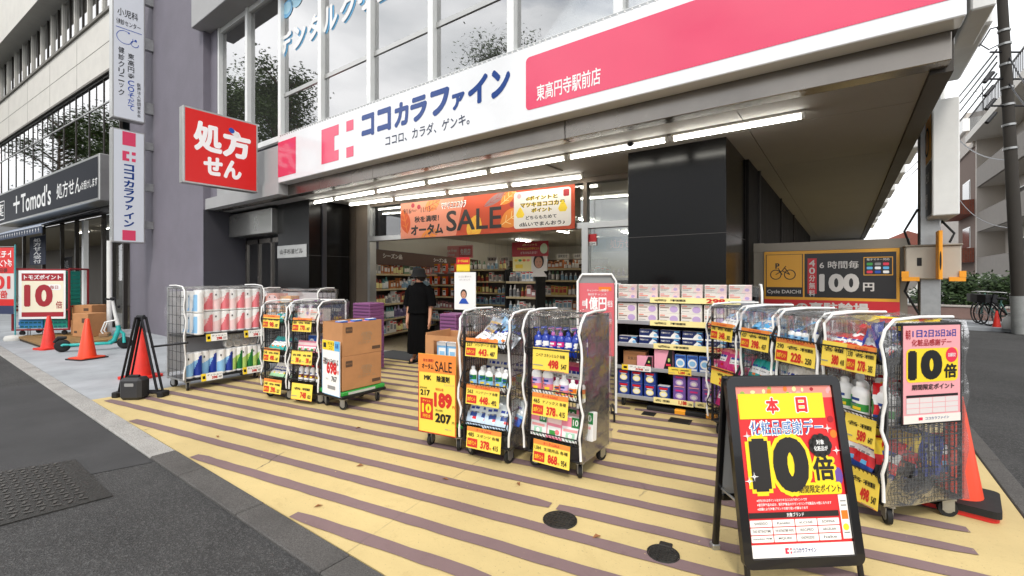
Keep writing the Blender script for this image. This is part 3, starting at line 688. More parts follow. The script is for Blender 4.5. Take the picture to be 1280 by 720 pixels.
# awning
aw = thing('awning', 'navy fabric awning with white marks below the pharmacy sign', 'awning', tuple(NX @ Vector((0, -.3, 0))), NA)
x1 = PN(122, 262, -.4)[0]; AWN = mat('awning_fabric', '#3a4356', .8, 0, .1, 4); AWN2 = mat('awning_fabric_pale', '#8b95a5', .8, 0, .08, 4)
m = MB(); m.add([(x1 - 10, .2, 3.62), (x1 - 1.2, .2, 3.62), (x1 - 1.2, -1.0, 3.02), (x1 - 10, -1.0, 3.02)], [(0, 1, 2, 3)], AWN2); m.add([(x1 - 10, .2, 3.6), (x1 - 1.2, .2, 3.6), (x1 - 1.2, -.99, 3.0), (x1 - 10, -.99, 3.0)], [(0, 1, 2, 3)], AWN); m.build('cloth', aw)
m = MB(); m.box(x1 - 10, x1 - 1.2, -1.015, -.995, 2.82, 3.03, AWN)
for i in range(20): xx = x1 - 1.5 - i * .3; m.rect(xx - .014, 2.87, xx + .014, 2.99, -1.018, WHITE); m.rect(xx - .05, 2.93, xx + .05, 2.95, -1.019, WHITE)
m.build('valance', aw); MB().tube((x1 - .2, 0, 3.55), (x1 - 1.25, -1.0, 3.05), .025, BLKM).tube((x1 - 1.2, -.99, 3.02), (x1 - 10, -.99, 3.02), .025, WHT).build('arm', aw)
# hanging banners
def banner(px0, py0, px1, py1, y, txt, label, base, tcol, dark=False):
    u0, z1 = PN(px0, py0, y); u1, _ = PN(px1, py0, y); _, z0 = PN((px0 + px1) / 2, py1, y)
    t = thing('hanging_banner', label, 'banner', tuple(NX @ Vector((u0, y, z0))), NA); w, h = u1 - u0, z1 - z0
    MB().box(0, w, 0, .008, 0, h, base).build('cloth', t); MB().tube((-.03, 0, h), (w + .03, 0, h), .012, BLKM).build('rod', t)
    MB().vtext(txt, w * .26, h * .94, w * .48, h * .9 / len(txt), -.003, tcol, .02).build('lettering', t)
banner(37, 297, 57, 331, -.35, '処方せん受付', 'navy hanging banner 処方せん受付 at the pharmacy entrance', mat('banner_navy', '#16233f', .7), WHITE)
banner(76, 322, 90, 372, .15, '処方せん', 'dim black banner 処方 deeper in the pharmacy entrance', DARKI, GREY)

# street side goods of the neighbour
WOOD = mat('weathered_wood', '#8a6a3c', .8, 0, .2, 5)
c = G(52, 432); pl = thing('wooden_deck', 'low weathered wooden platform under the crates next door', 'platform', (c.x - .5, c.y + .2, .012), R(2))
m = MB()
for i in range(5): m.cbox(-1.2, 1.5, -.35 + i * .26, -.11 + i * .26, .05, .1, WOOD, .006)
m.build('planks', pl); MB().box(-1.15, 1.45, -.33, .9, 0, .05, mat('deck_underside', '#3c2f1e', .9)).build('bearers', pl)
# roll container with folded crates and poster
rc = thing('crate_trolley', 'red framed roll container of blue and green crates with a 10倍 poster', 'trolley', (-15.8, 2.2, .112), R(45))
RMET = mat('red_metal', '#8c1f24', .45, .2)
WQ = 1.2; m = MB()
for x in (-WQ / 2, WQ / 2):
    for y in (0, .6): m.tube((x, y, .12), (x, y, 1.62), .024, RMET, 8)
    m.tube((x, 0, 1.62), (x, .6, 1.62), .024, RMET, 8).tube((x, 0, .7), (x, .6, .7), .018, RMET, 8)
for z in (.14, .62, 1.6): m.tube((-WQ / 2, 0, z), (WQ / 2, 0, z), .02, RMET, 8)
m.build('frame', rc)
for x in (-.45, .45):
    for y in (.07, .53): MB().lathe([(.055, -.02), (.06, 0), (.055, .02)], RUB, 12).build('caster', rc, (x, y, .06)).rotation_euler = (R(90), 0, 0)
po = MB().cbox(-.46, .54, -.03, -.008, .40, 1.58, WHITE, .006).build('poster', rc)
m = MB(Matrix.Translation((0, 0, .40 - .62 * 1.405)) @ Matrix.Diagonal((1.25, 1, 1.405, 1))); DR = mat('poster_dark_red', '#a3202c', .4); m.rect(-.31, 1.28, .4, 1.41, -.033, DR).rect(-.31, .66, .4, .74, -.033, DR).rect(-.31, .74, .4, 1.28, -.0325, CREAM)
m.text('トモズポイント', -.27, 1.305, .36, 1.385, -.036, WHITE, .03); m.text('10', -.27, .83, .22, 1.22, -.036, DR, .05); m.text('倍', .27, .8, .38, .93, -.036, DR, .02); m.rrect(.12, 1.12, .36, 1.22, .04, -.035, WHITE); m.text('毎日', .17, 1.14, .31, 1.2, -.037, DR, .01); m.build('lettering', po)
CB, CG_ = mat('crate_blue', '#3d8fc9', .5), mat('crate_green', '#159a87', .5)
m1 = {}
def crate_mesh(c):
    m = MB(); m.cbox(-.25, .25, 0, .42, 0, .085, c, .008)
    for i in range(5): m.box(-.22 + i * .092, -.15 + i * .092, -.004, .0, .02, .06, mat('crate_slot', '#0d5e63', .6))
    m.cbox(-.255, .255, -.008, .43, .078, .095, c, .004); return m.mesh('crate')
cm = {0: crate_mesh(CB), 1: crate_mesh(CG_)}
RM = frame((-15.8, 2.2, .112), R(45))
for k_ in (0, 1):
    for i in range(14):
        o = bpy.data.objects.new('folded_crate', cm[k_]); COL.objects.link(o); o.matrix_world = RM @ Matrix.Translation((-.27 + .53 * k_, .07, .17 + i * .1))
        tag(o, ('blue folded plastic crate in the left stack of the red trolley', 'green folded plastic crate in the right stack of the red trolley')[k_], 'crate', ('blue folded crates', 'green folded crates')[k_])
# flag banner seen from behind
fl = thing('flag_banner', 'red and white upright flag seen from behind, lettering mirrored, at the far left', 'flag', (0, 0, 0))
pb = G(19, 426); fl.location = (pb.x, pb.y, .012); fl.rotation_euler = (0, 0, R(30))
MB().lathe([(.19, 0), (.2, .05), (.17, .11), (.05, .13)], mat('flag_base_plastic', '#d4d2ca', .5), 20).build('base', fl); MB().tube((0, 0, .12), (0, 0, 2.3), .014, mat('flag_pole_teal', '#4aa3a8', .4), 8).tube((0, 0, 2.25), (-.62, 0, 2.25), .01, STEEL, 8).build('pole', fl)
fc = MB().box(-.6, -.03, -.004, .004, .3, 1.9, mat('flag_cloth', '#dcd8d4', .8)).build('cloth', fl, (0, 0, .33))
m = MB(); m.rect(-.6, 1.28, -.03, 1.9, -.007, SRED); m.rect(-.6, .3, -.03, .62, -.007, mat('flag_navy', '#323b5c', .7)); m.rect(-.6, .5, -.03, .66, -.0075, SRED)
m.text('トモズ', -.54, 1.66, -.1, 1.84, -.01, WHITE, .03, mirror=True).text('ポイント', -.54, 1.44, -.08, 1.62, -.01, WHITE, .03, mirror=True); m.text('毎日', -.42, 1.3, -.2, 1.41, -.01, BLACKP, .02, mirror=True)
m.text('10', -.54, .9, -.12, 1.22, -.01, SRED, .05, mirror=True).text('倍', -.4, .68, -.2, .87, -.01, SRED, .03, mirror=True); m.build('lettering', fc)
# small shelf of goods behind the flag
gs = thing('goods_rack', 'low rack of small pale goods between the flag and the crate trolley', 'rack', tuple(G(27, 423)) , R(25))
m = MB()
for z in (.25, .55, .85): m.box(-.2, .2, 0, .3, z, z + .02, STEEL)
for x in (-.2, .2): m.tube((x, 0, 0), (x, 0, 1.2), .012, STEEL).tube((x, .3, 0), (x, .3, 1.2), .012, STEEL)
m.build('shelf', gs)
gm = [MB().cbox(-.05, .05, -.04, .04, 0, .2, mt, .008).rect(-.04, .05, .04, .14, -.042, m2).mesh('goods') for mt, m2 in ((WHITE, BLUE), (LBLUE, WHITE), (CREAM, SALMON))]
GM_ = gs.matrix_world.copy() if False else frame(G(27, 423), R(25))
for z in (.27, .57, .87):
    for i in range(3):
        o = bpy.data.objects.new('boxed_goods', gm[i]); COL.objects.link(o); o.matrix_world = GM_ @ Matrix.Translation((-.12 + i * .12, .08, z)); tag(o, ('white and blue', 'light blue', 'cream')[i] + ' small carton on the low rack behind the flag', 'carton', 'cartons on the low rack ' + str(i))
# cartons near the post
def carton(name, w, d, h, loc, rz, label, group=None, marks=True):
    t = thing(name, label, 'box', loc, rz, group)
    MB().cbox(-w / 2, w / 2, -d / 2, d / 2, 0, h, CARD, .006).build('body', t)
    m = MB(); m.rect(-w / 2 + .004, h * .495, w / 2 - .004, h * .505, -d / 2 - .001, mat('tape', '#a87444', .4)); m.box(-w / 2 - .001, w / 2 + .001, -.03, .03, h - .004, h + .001, mat('tape', '#a87444', .4)); m.build('tape', t)
    if marks: MB().rect(w * .1, h * .6, w * .35, h * .8, -d / 2 - .002, CARD2).rect(-w * .4, h * .15, -w * .2, h * .25, -d / 2 - .002, CARD2).build('print', t)
    return t
carton('cardboard_box', .55, .45, .36, (-15.35, 3.0, .112), R(30), 'closed brown carton, lower one of the pile behind the scooter')
carton('cardboard_box', .5, .42, .36, (-15.4, 3.0, .474), R(36), 'brown carton on top of the lower carton behind the scooter')
carton('cardboard_box', .5, .4, .55, (-14.75, 2.88, .112), R(22), 'tall brown carton right of the pile behind the scooter')
# traffic cones
CONE = mat('cone_orange', '#e2421d', .45, 0, .06, 8); CONE2 = mat('cone_red', '#d42a1b', .5, 0, .12, 8)
def cone(px, py, h, label, m_=CONE, base=RUB, rz=.3, base2=None):
    c = G(px, py); t = thing('traffic_cone', label, 'traffic cone', (c.x, c.y, .014), rz)
    k = h / .7
    MB().lathe([(.135 * k, .03), (.125 * k, .06), (.03 * k, h - .01), (.02 * k, h), (.012 * k, h)], m_, 24).build('body', t)
    if base2: MB().slab(rr_pts(-.19, -.19, .19, .19, .05), .0, .03, base2).build('foot', t); MB().slab(rr_pts(-.2, -.2, .2, .2, .04), .031, .075, base).build('weight', t)
    else: MB().slab(rr_pts(-.19 * k, -.19 * k, .19 * k, .19 * k, .05), .0, .035, m_).build('foot', t)
    return t
cone(61, 437, .7, 'orange cone farthest left, beside the rear wheel of the scooter', CONE2)
t = cone(109, 449, .74, 'clean orange cone in front of the kick scooter', CONE, rz=R(20)); MB().slab(rr_pts(-.23, -.23, .23, .23, .05), -.002, .018, RUB).build('mat', t)
t = cone(176, 473, .76, 'scuffed red cone behind the black trestle', CONE2); m = MB()
for a in range(9):
    z = .2 + a * .05; an = R(230 + rnd.uniform(-14, 14)); r_ = .127 * 1.08 * (1 - (z - .05) / .72) + .004; m.poly([(r_ * math.cos(an + d1), r_ * math.sin(an + d1), z + d2) for d1, d2 in ((-.2, 0), (.1, -.02), (.25, .03), (-.05, .045))], mat('cone_scuff', '#f0b48c', .7))
m.build('scuffs', t)
# black trestle with weight
c = G(176, 497); tr = thing('barrier_trestle', 'black steel A-frame trestle with a water weight at the kerb', 'barrier', (c.x, c.y, .012), R(38))
m = MB()
for y in (-.045, .045):
    for s_ in (-1, 1):
        m.tube((s_ * .25, y + s_ * .0, .0), (s_ * .035, y * .8, 1.0), .014, BLKM, 8)
        m.tube((s_ * .2, y + .03, .1), (s_ * .02, y * .8 + .02, .98), .012, BLKM, 8)
    m.tube((-.28, y, .06), (.28, y, .06), .016, BLKM, 8)
m.tube((-.04, 0, 1.0), (.04, 0, 1.0), .03, BLKM, 8).tube((.1, .04, .62), (.5, .12, .66), .014, BLKM, 8); m.build('frame', tr)
MB().cbox(-.31, -.24, -.07, .07, 0, .07, RUB, .01).cbox(.24, .31, -.07, .07, 0, .07, RUB, .01).build('foot', tr)
w = MB().cbox(-.13, .13, -.19, .0, .0, .27, mat('weight_plastic', '#2b2b2d', .55), .035).tube((-.06, -.1, .28), (.06, -.1, .28), .02, RUB, 8).build('weight', tr); MB().rrect(-.05, .17, .06, .21, .01, -.194, GREY).build('label', w)
# kick scooter
a, b_ = G(78, 441), G(147, 437); dv = (b_ - a); ang = math.atan2(dv.y, dv.x); ln = .98
SCT = mat('scooter_teal', '#1fa9a4', .35, 0, .04, 4, coat=.3)
s = thing('kick_scooter', 'white and turquoise electric kick scooter parked behind the cones', 'kick scooter', (a.x, a.y, .012), ang)
for x in (0, ln):
    o = MB().lathe([(.06, -.03), (.115, -.032), (.13, 0), (.115, .032), (.06, .03)], RUB, 22).build('wheel', s, (x, 0, .13)); o.rotation_euler = (R(90), 0, 0)
    MB().lathe([(.06, -.025), (.06, .025)], SCT, 16).build('hub', o)
MB().cbox(.12, ln - .2, -.075, .075, .11, .165, SCT, .02).path([(.14, 0, .14), (.02, -.045, .15), (0, -.05, .13)], .025, SCT, 8).path([(.14, 0, .14), (.02, .045, .15), (0, .05, .13)], .025, SCT, 8).build('deck', s)
MB().path([(ln - .25, 0, .14), (ln - .17, 0, .2), (ln - .1, 0, .42), (ln - .115, 0, .5)], [.05, .05, .045, .04], SCT, 10).path([(ln - .1, 0, .4), (ln - .02, 0, .32), (ln, -.05, .13)], .03, SCT, 8).build('neck', s)
MB().path([(ln - .11, 0, .48), (ln - .17, 0, .8), (ln - .2, 0, 1.02)], [.036, .03, .026], WHT, 10).build('stem', s)
MB().path([(ln - .25, -.24, 1.07), (ln - .2, -.12, 1.05), (ln - .2, .12, 1.05), (ln - .25, .24, 1.07)], .014, BLKM, 8).tube((ln - .25, -.26, 1.07), (ln - .23, -.15, 1.055), .02, RUB, 8).tube((ln - .25, .26, 1.07), (ln - .23, .15, 1.055), .02, RUB, 8).cbox(ln - .24, ln - .16, -.05, .05, 1.03, 1.09, BLKM, .015).build('handlebar', s)
m = MB()
for y in (-.1, .1): m.path([(ln - .12, y, .62), (ln - .3, y, .58), (ln - .36, y, .4), (ln - .3, y, .3)], .014, WHT, 8)
m.tube((ln - .3, -.1, .58), (ln - .3, .1, .58), .012, WHT).cbox(ln - .4, ln - .24, -.12, .12, .27, .36, mat('basket_tan', '#8a6a4a', .7), .02); m.build('basket', s)
MB().cbox(ln - .12, ln - .08, -.03, .03, .86, .92, BLKM, .01).build('headlight', s); MB().path([(-.12, 0, .2), (-.06, 0, .29), (.06, 0, .29)], [.03, .04, .03], RUB, 8).build('mudguard', s)
# ================================================================ right: bicycle park, side street
FEN = mat('fence_beige_metal', '#8d8578', .5, .3, .06, 4)
fe = thing('fence', 'beige framed mesh fence closing the passage behind the bicycle park sign', 'fence', (-1.0, 7.0, 0))
MB().box(0, .12, 0, .1, 0, 1.98, FEN).box(0, 1.62, -.02, .12, 1.86, 1.97, FEN).box(1.5, 1.6, 0, .1, 0, 1.86, FEN).build('frame', fe)
m = MB()
for i in range(29): m.box(.13 + i * .05, .134 + i * .05, .04, .044, .05, 1.86, WIRE)
for i in range(36): m.box(.12, 1.5, .046, .05, .05 + i * .05, .054 + i * .05, WIRE)
m.build('mesh_panel', fe)
bs = thing('bicycle_park_sign', 'yellow, black and red sign Cycle DAICHI 100円 for the bicycle park', 'sign', (-.865, 6.93, .9)); K = 1.39 / 550
def bx(x): return (x - 122) * K
def bz(y): return .945 - (y - 440) * K * 1.08 - .0
MB().cbox(0, 1.39, 0, .03, 0, .955, mat('sign_amber', '#e0a12a', .4), .004).build('board', bs)
AMB = mat('sign_amber', '#e0a12a', .4); SGR = mat('sign_grey_text', '#cfcac5', .4); SRD = mat('sign_dull_red', '#c2222b', .4); SBK = mat('sign_black', '#1d1a1a', .4)
m = MB(); zb = .955 - .63
m.rect(0, 0, 1.39, zb, -.002, SRD); m.rect(bx(303), zb + .035, bx(660), .955 - .04, -.002, SBK); m.rect(bx(130), zb + .035, bx(296), .955 - .04, -.002, SBK); m.rect(bx(134), zb + .16, bx(292), .955 - .046, -.003, AMB)
m.rect(bx(316), zb + .08, bx(354), .955 - .10, -.003, SRD); m.build('panel', bs)
m = MB(); Z = lambda y: zb + .035 + (620 - y) * .55 / 175
m.text('Cycle DAICHI', bx(137), zb + .065, bx(287), zb + .125, -.004, SGR, .01)
m.vtext('40分無料', bx(322), .955 - .115, .065, .095, -.004, SGR, .02)
m.text('6 時間毎', bx(366), Z(505), bx(522), Z(475), -.004, SGR, .015); m.text('100', bx(364), Z(597), bx(524), Z(525), -.004, SGR, .05); m.text('円', bx(538), Z(593), bx(580), Z(560), -.004, SGR, .03)
m.text('この裏駐輪場', bx(210), zb - .155, bx(560), zb - .025, -.004, SGR, .035); m.build('lettering', bs)
m = MB(); m.rect(bx(540), Z(532), bx(648), Z(462), -.004, AMB); m.rect(bx(543), Z(529), bx(645), Z(465), -.005, SBK); m.text('電子マネー対応', bx(552), Z(476), bx(636), Z(467), -.006, SGR, .01)
cs = [GREEN, GREY, PINK, LBLUE, WHITE, LBLUE, PINK, BLUE, WHITE]
for i in range(9): m.rrect(bx(552 + i % 3 * 30), Z(494 + i // 3 * 15), bx(574 + i % 3 * 30), Z(484 + i // 3 * 15), .008, -.006, cs[i], 2)
m.build('payment_table', bs)
m = MB(); IK = mat('icon_ink', '#1c1a18', .5)
def ring(m, cx, cz, r0, r1, y, mt, n=28, a0=0, a1=360):
    for i in range(n):
        t0, t1 = R(a0 + (a1 - a0) * i / n), R(a0 + (a1 - a0) * (i + 1) / n)
        m.para([(cx + r0 * math.cos(t0), cz + r0 * math.sin(t0)), (cx + r0 * math.cos(t1), cz + r0 * math.sin(t1)), (cx + r1 * math.cos(t1), cz + r1 * math.sin(t1)), (cx + r1 * math.cos(t0), cz + r1 * math.sin(t0))], y, mt)
ring(m, bx(176), Z(528), .055, .066, -.005, IK); ring(m, bx(239), Z(528), .055, .066, -.005, IK)
for a, b_ in (((176, 528), (205, 512)), ((205, 512), (239, 528)), ((215, 498), (239, 528)), ((186, 500), (205, 528)), ((205, 512), (222, 492))):
    p_, q_ = Vector((bx(a[0]), Z(a[1]))), Vector((bx(b_[0]), Z(b_[1]))); nn = Vector((-(q_ - p_).y, (q_ - p_).x)).normalized() * .005; m.para([tuple(p_ + nn), tuple(q_ + nn), tuple(q_ - nn), tuple(p_ - nn)], -.005, IK)
m.text('P', bx(174), Z(503), bx(193), Z(480), -.005, IK, .04); m.build('bicycle_emblem', bs)
# pole with lockers and box sign
pl = thing('sign_pole', 'square grey steel pole carrying the bicycle park box sign', 'pole', (.79, 7.05, 0)); MB().cbox(-.09, .09, -.09, .09, .012, 3.9, STEEL, .01).build('pole', pl)
MB().path([(-.1, -.03, 2.3), (-.22, -.06, 2.05), (-.12, -.09, 1.7), (-.22, -.12, 1.35), (-.1, -.1, 1.1)], .012, RUB).path([(.1, -.05, 2.15), (.2, -.08, 2.0), (.16, -.1, 1.9)], .012, RUB).build('cable', pl)
mc = thing('meter_box', 'beige metal meter box with orange corner guards on the sign pole', 'box', (.56, 6.78, 1.49)); MB().cbox(0, .46, 0, .18, 0, .37, mat('meter_beige', '#b3aa9b', .45, .2, .05, 4), .012).cbox(-.01, .47, -.02, .19, .365, .385, FEN, .006).build('body', mc)
AMB2 = mat('guard_orange', '#f0a021', .5); o_ = MB()
o_.box(-.03, .12, -.02, .0, -.02, .025, AMB2).box(-.033, .03, -.023, .002, .025, .09, AMB2).box(.36, .49, -.02, 0, -.02, .025, AMB2).box(.44, .493, -.023, .002, .025, .09, AMB2).build('corner_guard', mc); MB().box(.1, .14, -.004, 0, .15, .24, DARKI).build('slot', mc)
m = MB(); m.slab(rr_pts(-.012, -.1, .022, .1, .01), 0, .52, AMB2); pt = m.build('hanging_panel', mc, (.265, -.1, .0)); MB().disc(.004, .2, .008, .1, -.103, DARKI).build('emblem', pt)
bx_ = thing('box_sign', 'tall white box sign with an amber side, standing on the pole at the street corner', 'sign', (.755, 6.5, 2.16)); MB().cbox(0, .21, 0, 1.1, 0, 1.22, WHT, .01).build('box', bx_)
f = MB(); f.add([(-.004, .04, .62), (-.004, 1.07, .62), (-.004, 1.07, 1.19), (-.004, .04, 1.19)], [(0, 1, 2, 3)], AMB); f.add([(-.004, .04, .03), (-.004, 1.07, .03), (-.004, 1.07, .6), (-.004, .04, .6)], [(0, 1, 2, 3)], SBK); f.build('face', bx_)
f = MB(Matrix.Translation((-.008, 1.07, 0)) @ Matrix.Rotation(R(-90), 4, 'Z')); f.text('Cycle DAICHI', .1, .36, .9, .5, 0, SGR, .01).text('駐輪場', .25, .1, .8, .28, 0, SGR, .02); ring(f, .35, .85, .13, .16, 0, IK); ring(f, .75, .85, .13, .16, 0, IK); f.text('P', .3, .98, .45, 1.14, 0, IK, .04); f.build('lettering', bx_)
t = thing('box_sign', 'small white blade sign high at the right end of the fascia', 'sign', (.74, 4.6, 3.43)); MB().cbox(0, .13, 0, .7, 0, 1.3, WHT, .01).build('box', t); MB().box(-.12, 0, .3, .36, .5, .56, STEEL).build('bracket', t)
# utility pole and wires
pb = G(1276, 418); PCON = mat('pole_concrete', '#37332e', .85, 0, .15, 4)
up = thing('utility_pole', 'dark concrete utility pole with wires and a white painted foot', 'utility pole', (pb.x, pb.y, 0)); hv = Vector((CT, ST, 0)); tp = hv * -.50 + Vector((0, 0, 9.0))
MB().tube((0, 0, 0), tp, .15, PCON, 16, .105).build('pole', up)
m = MB(); m.tube(tp * .002, tp * .115, .171, mat('pole_white_paint', '#8f918f', .7, 0, .2, 5), 16, .168, False); m.build('painted_foot', up)
m = MB(); gr = -Vector((-ST, CT, 0))
for i in range(5):
    z = .25 + i * .09; m.path([tuple(gr * .178 + hv * dx + Vector((0, 0, z + dz))) for dx, dz in ((-.08, 0), (-.02, .05), (.03, -.03), (.09, .04))], .008, mat('graffiti_blue', '#4f7f9c', .6), 5)
m.build('graffiti', up)
m = MB()
for k_ in (.55, .62, .68, .73, .8, .86, .9):
    m.tube(tp * k_, tp * (k_ + .006), .165 - .05 * k_ + .01, STEEL, 14)
for k_, l_ in ((.68, .5), (.76, .6), (.84, .4)): m.tube(tp * k_ - hv * l_, tp * k_ + hv * l_, .025, BLKM, 6)
for k_ in (.66, .7, .74, .78): m.tube(tp * k_ - hv * .35, tp * (k_ - .03) - hv * .6, .05, BLKM, 8)
m.build('fittings', up)
def wire(a, b_, sag, r=.012, lab='thin black wire running from the utility pole towards the sign pole'):
    p_ = [a.lerp(b_, i / 10) - Vector((0, 0, sag * 4 * (i / 10) * (1 - i / 10))) for i in range(11)]
    tag(MB().path(p_, r, BLKM, 4).build('overhead_wire'), lab, 'wire', 'wires from the utility pole')
for y0, y1, d1 in ((62, 140, 40), (70, 152, 40), (78, 165, 38), (92, 172, 36)): wire(atD(1246, y0, 12.5), atD(1120, y1 + 60, d1), .4, .022)
wire(atD(1259, 200, 12.6), atD(1190, 165, 20), .3, .02); wire(atD(1262, 285, 12.6), atD(1200, 250, 24), .3, .018)
wire(atD(1256, 60, 12.5), atD(1300, 130, 10), .1, .02, 'thin black wire running right from the top of the utility pole'); wire(atD(1256, 95, 12.5), atD(1300, 150, 10), .1, .02, 'thin black wire running right from the top of the utility pole')
tag(MB().path([tuple(atD(x, y, 12.45)) for x, y in ((1224, 58), (1232, 46), (1238, 36), (1246, 34), (1250, 40))], .02, BLKM, 5).path([tuple(atD(x, y, 12.45)) for x, y in ((1226, 56), (1236, 62), (1248, 56))], .016, BLKM, 5).build('insulator_arm'), 'black insulator lead beside the top of the utility pole', 'insulator')

# far side of the junction
sheet('far_pavement', [(1.2, 18.6), (40, 15), (40, 60), (1.2, 60)], .1, GSLAB, -.05)
BRK = bpy.data.materials.new('brick'); BRK.use_nodes = True; n = BRK.node_tree.nodes; br = n.new('ShaderNodeTexBrick'); br.inputs['Scale'].default_value = 2.4
br.inputs['Color1'].default_value = (*hx('#7a4030'), 1); br.inputs['Color2'].default_value = (*hx('#8f4e3a'), 1); br.inputs['Mortar'].default_value = (*hx('#6b5a50'), 1)
tc = n.new('ShaderNodeTexCoord'); mp = n.new('ShaderNodeMapping'); mp.inputs['Rotation'].default_value = (R(90), 0, R(90)); BRK.node_tree.links.new(tc.outputs['Object'], mp.inputs[0]); BRK.node_tree.links.new(mp.outputs[0], br.inputs['Vector']); BRK.node_tree.links.new(br.outputs[0], n['Principled BSDF'].inputs['Base Color']); n['Principled BSDF'].inputs['Roughness'].default_value = .85
APW = mat('apartment_wall', '#b5aea6', .8, 0, .06, .6); APB = mat('apartment_balcony_tile', '#77716a', .7, 0, .12, 3); DWIN = mat('dark_window', '#272b2e', .1)
ap = thing('apartment_building', 'pale apartment block with grey tiled balconies behind the utility pole', 'building', (6.5, 20, 0)); 
MB().box(1.2, 12, 0, 19.2, 0, 10.2, APW).box(0, 1.2, 18.9, 19.2, 0, 10.2, APW).box(0, 1.2, 8.9, 9.1, 0, 10.2, APW).build('wall', ap)
for z in (1.6, 4.3, 7.0):
    for y0 in (0, 9.1):
        b_ = MB().cbox(0, .12, y0 + .0, y0 + 9.75 - .0, z, z + 1.15, APB, .01).box(.12, 1.2, y0 + 0.01, y0 + 9.74, z, z + .15, APW).build('balcony', ap)
        w = MB().box(1.14, 1.22, y0 + 2, y0 + 3.8, z + .2, z + 2.1, FRAMEW).box(1.12, 1.16, y0 + 5.4, y0 + 7.4, z + .2, z + 2.1, FRAMEW).build('window', ap); MB().box(1.11, 1.13, y0 + 2.08, y0 + 3.72, z + .28, z + 2.02, DWIN).box(1.09, 1.11, y0 + 5.48, y0 + 7.32, z + .28, z + 2.02, DWIN).build('pane', w)
        MB().cbox(.55, .85, y0 + 8.1, y0 + 8.8, z + .15, z + .75, WHT, .02).build('air_conditioner', ap)
MB().box(-.4, 12, -.3, 19.5, 9.9, 10.3, mat('apartment_roof_slab', '#c9c5be', .7)).build('roof', ap)
m = MB()
for i in range(70): m.box(-.32, -.29, .0 + i * .27, .03 + i * .27, 10.3, 11.3, BLKM)
m.box(-.34, -.27, 0, 19, 11.3, 11.36, BLKM); m.build('railing', ap)
bb = thing('brick_building', 'red brick building left of the apartment block', 'building', (6.5, 39.3, 0)); MB().box(0, 12, 0, 5, 0, 9.6, BRK).build('wall', bb)
for z in (2.5, 5.5):
    MB().box(-.7, 0, .2, 4.8, z, z + .9, BRK).build('balcony', bb); w = MB().box(-.03, .02, 1.2, 3.4, z + .9, z + 2.3, FRAMEW).build('window', bb); MB().box(-.05, -.03, 1.3, 3.3, z + 1.0, z + 2.2, DWIN).build('pane', w)
MB().box(-.1, 12.1, -.1, 5.1, 9.6, 9.9, APW).build('roof', bb)
t = thing('white_building', 'white building with a rooftop parapet beyond the brick building', 'building', (7.0, 45, 0)); MB().box(0, 10, 0, 12, 0, 13.2, APW).box(-.2, 10.2, -.2, 12.2, 11.9, 12.8, WHT).build('wall', t)
for z in (6.5, 9.5): w = MB().box(-.05, 0, 2, 5, z, z + 1.5, FRAMEW).build('window', t); MB().box(-.07, -.05, 2.1, 4.9, z + .1, z + 1.4, DWIN).build('pane', w)
m = MB()
for q in ((1, 1), (3, 2)): m.tube((q[0], q[1], 13.2), (q[0], q[1], 15.2), .03, BLKM).tube((q[0] - .5, q[1], 14.9), (q[0] + .5, q[1], 14.9), .02, BLKM).tube((q[0] - .4, q[1], 14.5), (q[0] + .4, q[1], 14.5), .02, BLKM)
m.build('aerial', t)
hp = atD(1128, 348, 42); t = thing('distant_house', 'small house with a reddish roof seen between the soffit and the box sign', 'house', (hp.x - 1, hp.y, 0)); MB().box(-2, 5, 0, 8, 0, 4.1, APW).build('wall', t)
MB().add([(-2.5, -.4, 4.0), (5.5, -.4, 4.0), (5.5, 8.4, 4.0), (-2.5, 8.4, 4.0), (1.5, 1.5, 6.0), (1.5, 6.5, 6.0)], [(0, 1, 4), (1, 2, 5, 4), (2, 3, 5), (3, 0, 4, 5)], mat('red_roof_tile', '#8a4f40', .8, 0, .1, 3)).build('roof', t)
for x in (-1, 2.4): w = MB().box(x, x + 1.5, -.05, 0, 1.6, 3.1, FRAMEW).build('window', t); MB().box(x + .1, x + 1.4, -.07, -.05, 1.7, 3.0, DWIN).build('pane', w)

def leafmat(name, c1, c2):
    m = bpy.data.materials.new(name); m.use_nodes = True; n = m.node_tree.nodes; b = n['Principled BSDF']; b.inputs['Roughness'].default_value = .6; b.inputs['Specular IOR Level'].default_value = .25
    g = n.new('ShaderNodeNewGeometry'); r_ = n.new('ShaderNodeValToRGB'); r_.color_ramp.elements[0].color = (*c1, 1); r_.color_ramp.elements[1].color = (*c2, 1)
    m.node_tree.links.new(g.outputs['Random Per Island'], r_.inputs[0]); m.node_tree.links.new(r_.outputs[0], b.inputs['Base Color']); return m
LF1 = leafmat('tree_leaves', (.035, .06, .02), (.1, .15, .045)); LF2 = leafmat('bush_leaves', (.018, .035, .014), (.06, .1, .035))
BARK = mat('bark', '#4a3d30', .9, 0, .2, 6)
def leaves(mb, clumps, n, size, m_):
    for _ in range(n):
        c = rnd.choice(clumps); d = Vector((rnd.gauss(0, 1), rnd.gauss(0, 1), rnd.gauss(0, .8))); d *= c[3] * .5
        p_ = Vector(c[:3]) + d; a = Vector((rnd.uniform(-1, 1), rnd.uniform(-1, 1), rnd.uniform(-.6, .6))).normalized(); b_ = a.orthogonal().normalized(); s_ = size * rnd.uniform(.6, 1.3)
        mb.add([tuple(p_ - a * s_), tuple(p_ + b_ * s_ * .45), tuple(p_ + a * s_), tuple(p_ - b_ * s_ * .45)], [(0, 1, 2, 3)], m_)
